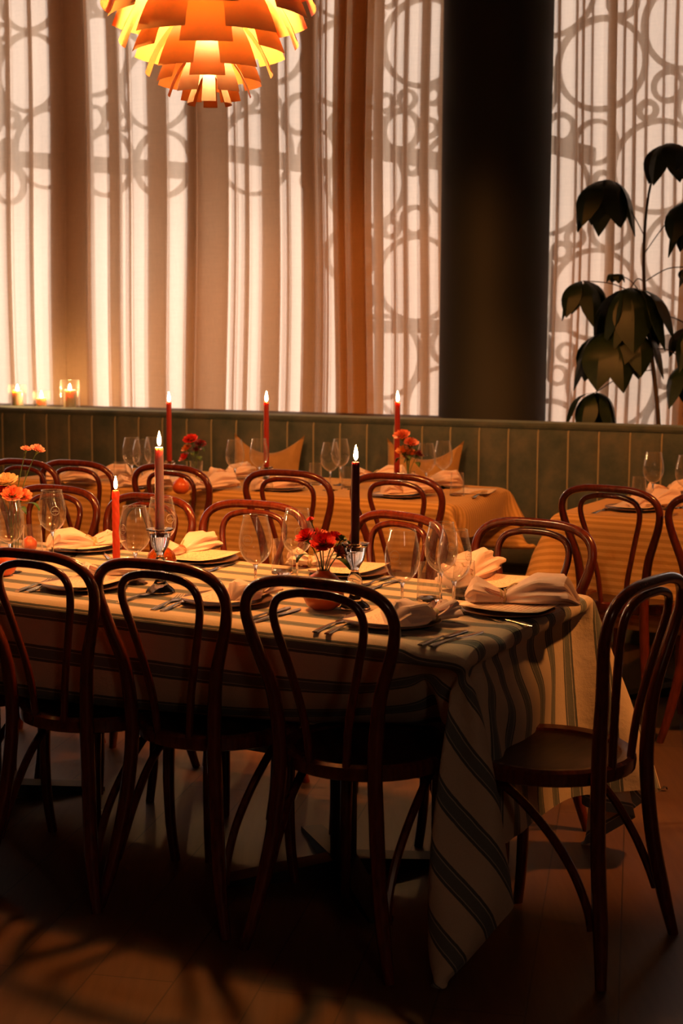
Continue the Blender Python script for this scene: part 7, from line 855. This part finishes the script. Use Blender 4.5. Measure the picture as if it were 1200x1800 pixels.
# jar candles on the ledge ---------------------------------------------
for px, rr, hh, ch, lab in ((31, .052, .125, .088, 'left'), (73, .048, .090, .048, 'middle, shortest'), (123, .056, .160, .098, 'right, tallest')):
    xl_ = bx_at(px, .26, 710); p = W(xl_, .26, .962)
    t = thing('hurricane_jar', 'straight clear glass jar on the ledge, '+lab+' of three at the curtain', 'glass jar', p, 0, 'jars on the window ledge')
    obj('glass', MB().lathe([(rr, .004), (rr, hh)], 32, close=False).tube([(rr*math.cos(2*PI*i/32), rr*math.sin(2*PI*i/32), hh) for i in range(32)], .0012, 5, closed=True), M['thin_glass'], t)
    obj('bottom', MB().lathe([(0, 0), (rr, 0), (rr, .005), (0, .005)], 32, close=False), M['crystal'], t)
    c_ = thing('pillar_candle', 'cream pillar candle burning inside the jar, '+lab+' of three on the ledge', 'candle', (p.x, p.y, p.z+.005), 0, 'pillar candles on the window ledge')
    obj('wax', MB().lathe([(0, 0), (rr*.62, 0), (rr*.62, ch-.006), (rr*.56, ch), (rr*.3, ch-.004), (0, ch-.005)], 28, close=False), M['wax_cream'], c_)
    obj('wick', MB().tube([(0, 0, ch-.006), (.001, 0, ch+.006)], .001, 6), M['wick'], c_)
    obj('flame', MB().lathe([(a*1.25, b*.85) for a, b in FL], 12, 0, Matrix.Translation((0, 0, ch+.001))), M['flame'], c_)

# vases and flowers ------------------------------------------------------
def ball_vase(px, py, R, mat, label, neck=True, rib=False):
    p = at(px, py, ZT); t = thing('bud_vase', label, 'vase', p)
    wob = (lambda a, z: 1+.045*abs(math.cos(7*a))) if rib else None
    pr = [(R*.45, 0), (R*.8, R*.22), (R*.98, R*.62), (R, R*.9), (R*.9, R*1.3), (R*.62, R*1.62), (R*.34, R*1.8), (R*.30, R*1.9)]
    obj('body', MB().lathe(pr+[(R*.26, R*1.88), (R*.5, R*1.55), (R*.8, R*1.2), (R*.8, R*.5), (0, R*.15)], 42, wob=wob), M[mat], t)
    if neck: obj('neck', MB().lathe([(R*.31, R*1.86), (R*.33, R*2.3), (R*.48, R*2.75)], 24, close=False), M['thin_glass'], t)
    return p
def bloom(mb, c, R, n, lays, axis, rg, mi=0, ruffle=.0):
    ax = axis.normalized(); q = Vector((0, 0, 1)).rotation_difference(ax).to_matrix().to_4x4(); Mx = Matrix.Translation(c) @ q
    for k in range(lays):
        t = k/(lays-1) if lays > 1 else 1; nn = max(3, int(n*(.5+.5*t))); r0 = R*(.16+.84*t); open_ = .15+1.0*t**1.3
        for i in range(nn):
            az = 2*PI*(i+rg.random()*.4)/nn+k*.9; v = []; f = []
            wd = 2*PI/nn*.75; a_, b_ = 4, 5
            for a in range(a_):
                s = a/(a_-1); rr = r0*(.15+.85*math.sin(s*PI/2*min(1, .5+.5*open_))); zz = R*(.95-.45*t)*s**.9-R*.25*open_*max(0, s-.6)
                for b in range(b_):
                    u = -1+2*b/(b_-1); w_ = wd*(.35+.65*math.sin(PI*min(.98, s*.62+.25))); an = az+u*w_*.75
                    e = 1-.10*u*u*s+ruffle*math.sin(u*9+k)*s
                    v.append((rr*e*math.cos(an), rr*e*math.sin(an), zz*(1-.18*u*u)+ruffle*R*math.cos(u*8+i)*s))
            for a in range(a_-1):
                for b in range(b_-1): x = a*b_+b; f.append((x, x+1, x+b_+1, x+b_))
            mb.add(v, f, mi, Mx)
def flower(kind, label, foot, head, R, pm, group, n=7, lays=5, ruffle=0, leaf=None, seed=1, cat='flower'):
    R = R*1.3; n += 2; lays += 1
    rg = random.Random(seed); foot = Vector(foot); head = Vector(head)
    t = thing(kind, label, cat, foot, 0, group); h = head-foot
    mid = Vector((h.x*.25, h.y*.25, h.z*.6)); P_ = crom([(0, 0, 0), mid, h], 6); ax = (P_[-1]-P_[-2])
    b = MB(); bloom(b, h-ax.normalized()*R*.35, R, n, lays, ax+Vector((0, -.004, .002)), rg, ruffle=ruffle); obj('bloom', b, M[pm], t)
    s = obj('stem', MB().tube(P_, .0016, 6), M['stem_green'], t)
    obj('calyx', MB().lathe([(.0015, -R*.9), (R*.28, -R*.55), (R*.36, -R*.15), (R*.2, 0)], 10, 0, Matrix.Translation(h) @ Vector((0, 0, 1)).rotation_difference(ax.normalized()).to_matrix().to_4x4(), close=False), M['stem_green'], s)
    if leaf:
        for (u, az, ln) in leaf:
            lm = MB(); c = P_[int(u*(len(P_)-1))]; leaflet(lm, c, az, ln, ln*.35, ln*.26); obj('leaf', lm, M['leaf_green'], s)
    return t
# red posy in the orange ball vase
vp = ball_vase(568, 1071, .052, 'orange', 'round orange ball vase with clear neck holding the red flowers')
GF = 'red flowers in the orange ball vase'; n0 = vp+Vector((0, 0, .02)); nk = .10
def hp(px, py, dY=0): return atY(px, py, vp.y+dY)
flower('red_rose', 'open red rose, largest bloom in the orange ball vase', n0, hp(567, 950, -.03), .026, 'petal_red', GF, 8, 6, leaf=[(.62, -.3, .07)], seed=1)
flower('red_rose', 'red rose leaning left in the orange ball vase', n0, hp(535, 940, 0), .022, 'petal_red', GF, 7, 5, leaf=[(.6, 3.3, .05)], seed=2)
flower('red_rose', 'small red rose at upper right of the posy beside the dark candle', n0, hp(590, 942, .01), .018, 'petal_red', GF, 7, 5, leaf=[(.66, .4, .045)], seed=3)
flower('carnation', 'coral carnation tucked behind the largest red rose', n0, hp(556, 938, .03), .022, 'petal_coral', GF, 9, 5, .06, seed=4)
flower('carnation', 'orange bloom drooping right beside the glass candlestick', n0, hp(600, 968, .0), .017, 'petal_coral', GF, 8, 4, .06, seed=5)
flower('red_bud', 'tiny red bud spray standing behind the posy', n0, hp(545, 912, .02), .009, 'petal_red', GF, 5, 3, seed=6)
flower('green_bud', 'closed green bud at the right of the red posy', n0, hp(602, 945, .0), .010, 'leaf_green', GF, 5, 3, leaf=[(.9, .2, .03), (.8, 1.2, .03)], seed=7)
# tall clear vase at the left edge
vb = at(22, 990, ZT); vt = thing('glass_vase', 'straight clear glass vase of mixed flowers at the left edge', 'vase', vb)
obj('glass', MB().lathe([(.034, .005), (.035, .06), (.037, .15)], 30, close=False).tube([(.037*math.cos(2*PI*i/30), .037*math.sin(2*PI*i/30), .15) for i in range(30)], .0009, 5, closed=True), M['thin_glass'], vt)
obj('base', MB().lathe([(0, 0), (.034, 0), (.035, .006), (.034, .010), (0, .010)], 30, close=False), M['crystal'], vt)
GL = 'flowers in the clear vase at left'; f0 = vb+Vector((0, 0, .014))
def hl(px, py, dY=0): return atY(px, py, vb.y+dY)
flower('carnation', 'tall pink carnation bud, left of the two above the clear vase', f0+Vector((.01, 0, 0)), hl(46, 788), .013, 'petal_pink', GL, 7, 4, .05, seed=11)
flower('carnation', 'tall pale carnation bloom, right of the two above the clear vase', f0+Vector((.015, 0, 0)), hl(67, 788), .018, 'petal_pink', GL, 8, 5, .07, seed=12)
flower('rose', 'cream rose at the top of the clear vase at left', f0, hl(10, 842, -.01), .030, 'petal_cream', GL, 7, 5, leaf=[(.8, 2.5, .05)], seed=13)
flower('rose', 'coral red rose leaning over the rim of the clear vase', f0, hl(22, 866, -.05), .026, 'petal_coral', GL, 8, 5, leaf=[(.7, -.4, .05)], seed=14)
flower('rose', 'second coral rose right of the first in the clear vase', f0, hl(40, 868, -.02), .024, 'petal_coral', GL, 7, 5, leaf=[(.8, .1, .06)], seed=15)
flower('rose', 'red rose at the frame edge in the clear vase', f0, hl(-2, 862, -.03), .022, 'petal_red', GL, 7, 5, seed=16)
# posies on the back table
def posy(px, v, flowers, label, tag_):
    p = onT(T2, px, v); t = thing('glass_vase', label, 'vase', p)
    obj('glass', MB().lathe([(.026, .004), (.028, .05), (.030, .10)], 24, close=False), M['thin_glass'], t); obj('base', MB().lathe([(0, 0), (.027, 0), (.027, .009), (0, .009)], 24, close=False), M['crystal'], t)
    for i, (fx, fy, R, pm, kd, lab) in enumerate(flowers):
        flower(kd, lab+' '+tag_, p+Vector((0, 0, .012)), atY(fx, fy, p.y-.02+.015*i), R, pm, 'flowers '+tag_, 7, 4, .05 if kd == 'carnation' else 0, leaf=[(.7, i*1.3, .05), (.8, i*2.1+1, .045)] if i % 2 == 0 else None, seed=30+i+px)
posy(345, .30, [(334, 770, .028, 'petal_red', 'carnation', 'topmost red bloom'), (352, 778, .024, 'petal_dark', 'rose', 'dark red bloom at right'), (327, 787, .022, 'petal_orange', 'carnation', 'orange bloom'), (323, 803, .026, 'petal_red', 'rose', 'lowest red bloom'), (345, 790, .022, 'petal_dark', 'rose', 'dark middle bloom')], 'small clear vase of flowers left of the left cushion', 'in the left posy on the back table')
posy(717, .30, [(705, 763, .030, 'petal_coral', 'carnation', 'topmost pink bloom'), (722, 776, .028, 'petal_coral', 'carnation', 'pink bloom below the top one'), (708, 790, .028, 'petal_orange', 'carnation', 'orange bloom at left'), (722, 795, .026, 'petal_orange', 'rose', 'orange middle bloom'), (735, 797, .024, 'petal_dark', 'rose', 'dark red bloom at right'), (716, 803, .020, 'petal_dark', 'rose', 'lowest dark bloom')], 'small clear vase of flowers in front of the right cushion', 'in the right posy on the back table')
ball_vase(284, 1006, .041, 'orange_glass', 'squat ribbed orange glass votive behind the pink candlestick', False, True)
ball_vase(4, 1012, .042, 'orange', 'round orange vase at the left frame edge', False)
ball_vase(52, 968, .024, 'orange', 'tiny orange votive behind the tapered tumbler', False)
p = onT(T2, 318, .22); ball_vase(318, 868, .036, 'orange', 'orange ball vase at the left posy on the back table', False)
ball_vase(690, 872, .040, 'orange', 'orange ball vase seen through the chair hoop at the back table', False)

# place settings ----------------------------------------------------------
def build_plate():
    o = obj('plate', MB().lathe([(.07, 0), (.075, .003), (.105, .010), (.115, .013), (.114, .015), (.10, .012), (.072, .006), (0, .006)], 44), M['plate'])
    return o
plate0 = build_plate()
def build_menu():
    v = []; f = []; n = 9
    for j in range(n):
        t = j/(n-1)
        for i in range(5): u = i/4; v.append(((u-.5)*.15, (t-.5)*.215, .0015+.006*(2*t-1)**2+.003*(2*u-1)**2))
    for j in range(n-1):
        for i in range(4): f.append((j*5+i, j*5+i+1, (j+1)*5+i+1, (j+1)*5+i))
    me = bpy.data.meshes.new('menu_card'); me.from_pydata(v, [], f); me.update()
    uvl = me.uv_layers.new(name='UVMap')
    for lp in me.loops: vi = lp.vertex_index; uvl.data[lp.index].uv = ((vi % 5)/4, (vi//5)/(n-1))
    o = link('menu_card', me, M['menu']); s = o.modifiers.new('th', 'SOLIDIFY'); s.thickness = .0006; return o
menu0 = build_menu()
def build_cutlery(kind):
    t = thing(kind, 'x', 'cutlery'); mb = MB(); hd = MB()
    hd.tube([(0, 0, .004), (0, .02, .0045), (0, .06, .006), (0, .10, .007)], [(.0075, .0022), (.0085, .0028), (.0055, .0024), (.0028, .0018)], 8, flat=(1, 0, 0))
    if kind == 'fork':
        mb.tube([(0, .098, .007), (0, .125, .004), (0, .138, .0035), (0, .150, .004)], [(.0028, .0016), (.0055, .0014), (.0115, .0012), (.0122, .0011)], 10, flat=(1, 0, 0))
        for k in range(4): x = -.0102+k*.0068; mb.tube([(x, .146, .004), (x, .17, .0050), (x, .195, .010)], [(.0018, .001), (.0016, .001), (.0008, .0006)], 6, flat=(1, 0, 0))
        obj('tines', mb, M['steel'], t)
    else:
        mb.tube([(0, .098, .006), (0, .115, .004), (.001, .16, .0035), (.001, .195, .0035), (-.003, .215, .003)], [(.003, .002), (.0085, .0010), (.0095, .0008), (.0085, .0007), (.0015, .0005)], 8, flat=(1, 0, 0))
        obj('blade', mb, M['steel'], t)
    obj('handle', hd, M['steel'], t); return t
fork0 = build_cutlery('fork'); knife0 = build_cutlery('knife')
def lay(src, key, p0, p1, label, group):
    d = p1-p0; put(src, key, p0, math.atan2(-d.x, d.y), label, group)
def build_napkin(seed, petals=3):
    r = random.Random(seed); t = thing('napkin', 'x', 'napkin'); n = 26; K = 44; v = []; f = []
    cin = .34
    for i in range(n+1):
        s = i/n; x = -.11+.22*s; d = abs(s-cin)
        op = min(1, (d/.30))**.8; a = .013+(.030+.006*math.sin(seed))*op; b = .011+.018*op*(1 if s > cin else .8)
        if s > .9: k_ = (1-(s-.9)/.1*.75); a *= k_; b *= k_
        if s < .06: k_ = .45+.55*s/.06; a *= k_; b *= k_
        for k in range(K):
            th = 2*PI*k/K; ruf = 1+.18*op*math.sin(5*th+seed+3*s)+.12*op*math.sin(9*th+2*seed-5*s)+.05*op*math.sin(14*th+4*s)
            v.append((x+.004*math.sin(4*th+seed), a*math.cos(th)*ruf, max(.0008, b*1.02+b*math.sin(th)*ruf)))
    for i in range(n):
        for k in range(K): k2 = (k+1) % K; f.append((i*K+k, i*K+k2, (i+1)*K+k2, (i+1)*K+k))
    f += [tuple(range(K-1, -1, -1)), tuple(n*K+k for k in range(K))]
    body = MB().add(v, f); hem = MB()
    for q in range(petals):
        az = PI+(q-(petals-1)/2)*.55+.1*math.sin(seed+q); el = .25+.35*r.random(); R = .020+.006*r.random(); L = .042+.012*r.random()
        vv = []; ff = []; A_, B_ = 8, 9; edge = []
        for a in range(A_):
            s = a/(A_-1)
            for b in range(B_):
                u = -1+2*b/(B_-1); w_ = R*math.sin(PI*(.12+.80*s)**.8)**.6*u; ll = L*s
                vv.append((-.045+(ll*math.cos(az)*math.cos(el)-w_*math.sin(az)), ll*math.sin(az)*math.cos(el)+w_*math.cos(az), .014+ll*math.sin(el)+.010*(u*u)*(1 if q % 2 else -.3)+.003*math.sin(6*u+q)))
        for a in range(A_-1):
            for b in range(B_-1): x = a*B_+b; ff.append((x, x+1, x+B_+1, x+B_))
        body.add(vv, ff); ring = [vv[a*B_] for a in range(A_)]+[vv[(A_-1)*B_+b] for b in range(1, B_)]+[vv[a*B_+B_-1] for a in range(A_-2, -1, -1)]
        hem.tube(ring, .0007, 4)
    o = obj('cloth', body, M['napkin'], t); obj('hem', hem, M['napkin_rim'], o)
    xr = -.11+.22*cin; rb = MB()
    for dx in (-.006, .002): rb.tube([(xr+dx+.001*math.sin(3*a), .0165*math.cos(a), .0135+.0145*math.sin(a)) for a in [2*PI*i/18 for i in range(18)]], [(.0012, .005)]*18, 8, closed=True)
    rb.tube(crom([(xr, 0, .028), (xr+.02, .012, .040), (xr+.035, .020, .032), (xr+.02, .016, .024), (xr, .004, .028)], 4), (.0007, .004) and .0016, 6)
    obj('ribbon', rb, M['ribbon'], t); return t
naps = [build_napkin(s, pt) for s, pt in ((1, 3), (2, 4), (3, 2))]
def lay_napkin(k, q0, q1, label, group, sc_=1.0, zup=.012):
    a = at(*q0, ZT); b = at(*q1, ZT); c = (a+b)/2; d = b-a
    put(naps[k], 'n%d' % k, (c.x, c.y, ZT+zup), math.atan2(d.y, d.x), label, group, (sc_, sc_, sc_))
usedp = [0, 0]
def setting(px, py, rz, where, group, dm=(0, 0), mrot=0):
    p = at(px, py, ZT); 
    o = plate0 if not usedp[0] else plate0.copy()
    if usedp[0]: COL.objects.link(o)
    usedp[0] = 1; o.location = p+Vector((0, 0, .0)); tag(o, 'dark stoneware plate under the menu card '+where, 'plate', 'plates '+group)
    o = menu0 if not usedp[1] else menu0.copy()
    if usedp[1]: COL.objects.link(o)
    usedp[1] = 1; o.location = p+Vector((dm[0], dm[1], .0145)); o.rotation_euler = (0, 0, rz+mrot); tag(o, 'cream printed menu card on the plate '+where, 'menu card', 'menu cards '+group)
a1 = -T1[1]
for px, py, rz, wh in ((690, 1098, a1, 'at the nearest chair'), (400, 1060, a1, 'at the near chair below the pink candle'), (150, 1034, a1, 'at the near chair by the left edge'),
    (150, 968, a1, 'on the far side left of the coral candle'), (352, 988, a1, 'on the far side right of the pink candle'), (612, 1010, a1, 'on the far side behind the orange vase'), (862, 1034, a1, 'at the far right corner'), (893, 1078, a1+PI/2, 'at the table end')):
    setting(px, py, rz, wh, 'on the striped table')
for px, v, wh in ((120, .17, 'of the back table, leftmost'), (300, .17, 'of the back table behind the pink candle'), (490, .17, 'of the back table through the middle chair hoop'), (700, .17, 'of the back table through the right chair hoop')):
    p = onT(T2, px, v); q = proj_ = None
    o = plate0.copy(); COL.objects.link(o); o.location = p; tag(o, 'plate on the near side '+wh, 'plate', 'plates on the ochre tables')
    o = menu0.copy(); COL.objects.link(o); o.location = p+Vector((0, 0, .0145)); o.rotation_euler = (0, 0, -T2[1]); tag(o, 'menu card on the near side '+wh, 'menu card', 'menu cards on the ochre tables')
p = at(1115, 897, ZT); o = plate0.copy(); COL.objects.link(o); o.location = p; tag(o, 'plate on the right-hand ochre table', 'plate', 'plates on the ochre tables')
o = menu0.copy(); COL.objects.link(o); o.location = p+Vector((0, 0, .0145)); o.rotation_euler = (0, 0, -.5); tag(o, 'menu card on the plate of the right-hand ochre table', 'menu card', 'menu cards on the ochre tables')
p = at(835, 866, ZT); o = menu0.copy(); COL.objects.link(o); o.location = p; o.rotation_euler = (0, 0, -.3); tag(o, 'menu card near the right corner of the long back table', 'menu card', 'menu cards on the ochre tables')
GN = 'tied napkins on the striped table'
lay_napkin(0, (815, 1068), (1020, 1074), 'long pinkish napkin tied with ribbon, lying on the table end place', GN, 1.25)
lay_napkin(1, (784, 1096), (700, 1110), 'scalloped napkin on the nearest place by the fork tines', GN, .92)
lay_napkin(1, (470, 1052), (418, 1066), 'scalloped napkin on the near place left of the nearest chair hoop', GN, .82)
lay_napkin(1, (168, 1022), (226, 1022), 'scalloped napkin on the near place at left, beside the coral candle foot', GN, .82)
lay_napkin(2, (188, 966), (100, 972), 'white tied napkin on the far side between lone wine glass and coral candle', GN, 1.0)
lay_napkin(0, (296, 985), (370, 973), 'tied napkin on the far side just right of the pink candle', GN, .98)
lay_napkin(2, (530, 1000), (606, 1004), 'tied napkin on the far side behind the red flowers', GN, .95)
lay_napkin(2, (800, 1040), (850, 1018), 'plump napkin on the far side right of the pair of wine glasses', GN, 1.25)
GNb = 'tied napkins on the ochre tables'
for k, q0, q1, lab in ((0, (95, 851), (152, 852), 'leftmost tied napkin on the back table, seen through a chair hoop'), (2, (160, 846), (212, 846), 'tied napkin on the back table left of the glass cluster'), (1, (225, 862), (282, 860), 'tied napkin on the back table under the wine glass cluster'),
    (0, (345, 866), (402, 862), 'large tied napkin on the back table right of the left posy'), (2, (385, 846), (430, 842), 'tied napkin on the back table before the left cushion'), (2, (455, 866), (522, 862), 'tied napkin on the back table inside the middle chair hoop'),
    (1, (650, 848), (690, 848), 'tied napkin on the back table behind the dark candle'), (0, (690, 874), (748, 872), 'tied napkin on the back table inside the right chair hoop'), (2, (742, 858), (788, 858), 'crumpled napkin on the back table among the right glasses'),
    (1, (1130, 898), (1178, 894), 'upright tied napkin on the right-hand ochre table plate'), (2, (1160, 876), (1210, 874), 'tied napkin at the back of the right-hand ochre table')):
    lay_napkin(k, q0, q1, lab, GNb, 1.1)
GC = 'cutlery on the striped table'
for q0, q1, kd, lab in (((553, 1114), (640, 1076), 'fork', 'outer fork left of the nearest place'), ((574, 1117), (662, 1080), 'fork', 'inner fork left of the nearest place'),
    ((268, 1075), (350, 1037), 'fork', 'outer fork left of the near place below the pink candle'), ((285, 1077), (370, 1039), 'fork', 'inner fork left of the near place below the pink candle'),
    ((30, 1042), (118, 1013), 'fork', 'outer fork left of the near place by the left edge'), ((47, 1043), (134, 1015), 'fork', 'inner fork left of the near place by the left edge'),
    ((738, 1137), (812, 1112), 'knife', 'left knife right of the nearest place'), ((756, 1139), (836, 1116), 'knife', 'right knife right of the nearest place'),
    ((430, 1094), (512, 1068), 'knife', 'left knife seen inside the nearest chair hoop'), ((446, 1097), (526, 1072), 'knife', 'right knife seen inside the nearest chair hoop'),
    ((208, 1062), (272, 1042), 'knife', 'knife beside the foot of the pink candlestick'),
    ((885, 1097), (803, 1073), 'fork', 'fork with tines up near the overlapping wine glasses'), ((938, 1103), (848, 1086), 'fork', 'fork lying along the table end before the end place'),
    ((140, 962), (118, 996), 'knife', 'knife at the far place left of the twisted candle'), ((195, 985), (168, 966), 'fork', 'fork behind the twisted coral candle'),
    ((392, 984), (345, 1000), 'fork', 'fork at the far place right of the pink candle'), ((410, 992), (372, 1004), 'knife', 'knife left of the tall wine glass at mid table'),
    ((690, 1016), (640, 1030), 'fork', 'fork between the dark candle and the lone wine glass'), ((702, 1022), (656, 1036), 'knife', 'knife between the dark candle and the lone wine glass')):
    lay(fork0 if kd == 'fork' else knife0, kd, at(*q0, ZT), at(*q1, ZT), lab, GC)
for q0, q1, kd, lab in (((1040, 905), (1078, 893), 'fork', 'fork at the left corner of the right-hand ochre table'), ((1158, 914), (1195, 902), 'knife', 'knife right of the plate on the right-hand ochre table'), ((830, 876), (868, 862), 'fork', 'fork at the right corner of the long back table')):
    lay(fork0 if kd == 'fork' else knife0, kd, at(*q0, ZT), at(*q1, ZT), lab, 'cutlery on the ochre tables')

# cushions on the banquette ------------------------------------------------
for px, py, lab in ((460, 800, 'gold cushion with pointed corners behind the middle red candle'), (736, 808, 'gold cushion with pointed corners behind the right flower posy')):
    n = 18; v = []; f = []; S = .205
    for sd in (1, -1):
        for j in range(n+1):
            for i in range(n+1):
                u = -1+2*i/n; w_ = -1+2*j/n; e = (1-u**4)*(1-w_**4)
                pin = 1-.10*(1-u*u)*abs(w_)**2 if True else 1
                x = u*S*(1-.09*(1-w_*w_)); z = w_*S*(1-.09*(1-u*u))-(.085*(1-u*u)*max(0, w_))
                v.append((x, sd*.062*e**.45, z+S))
    N = (n+1)**2
    for sd in (0, 1):
        for j in range(n):
            for i in range(n):
                a = sd*N+j*(n+1)+i; q = (a, a+1, a+n+2, a+n+1); f.append(q if sd else q[::-1])
    c = obj('cushion', MB().add(v, f), M['cushion']); yl = -.16
    c.matrix_world = MB_ @ Matrix.Translation((bx_at(px, yl, py), yl, .475)) @ Matrix.Rotation(-.22, 4, 'X')
    tag(c, lab, 'cushion', 'gold cushions on the banquette')
# a dry leaf on the floor at right
dl = MB(); leaflet(dl, Vector((0, 0, .003)), .3, .03, .0, .008); dl.tube([(0, 0, .003), (-.03, -.006, .004)], .0007, 5)
p = at(1157, 1392, 0); o = obj('dry_leaf', dl, M['bark']); o.location = p; tag(o, 'small dry leaf on the orange-lit floor at right', 'leaf')
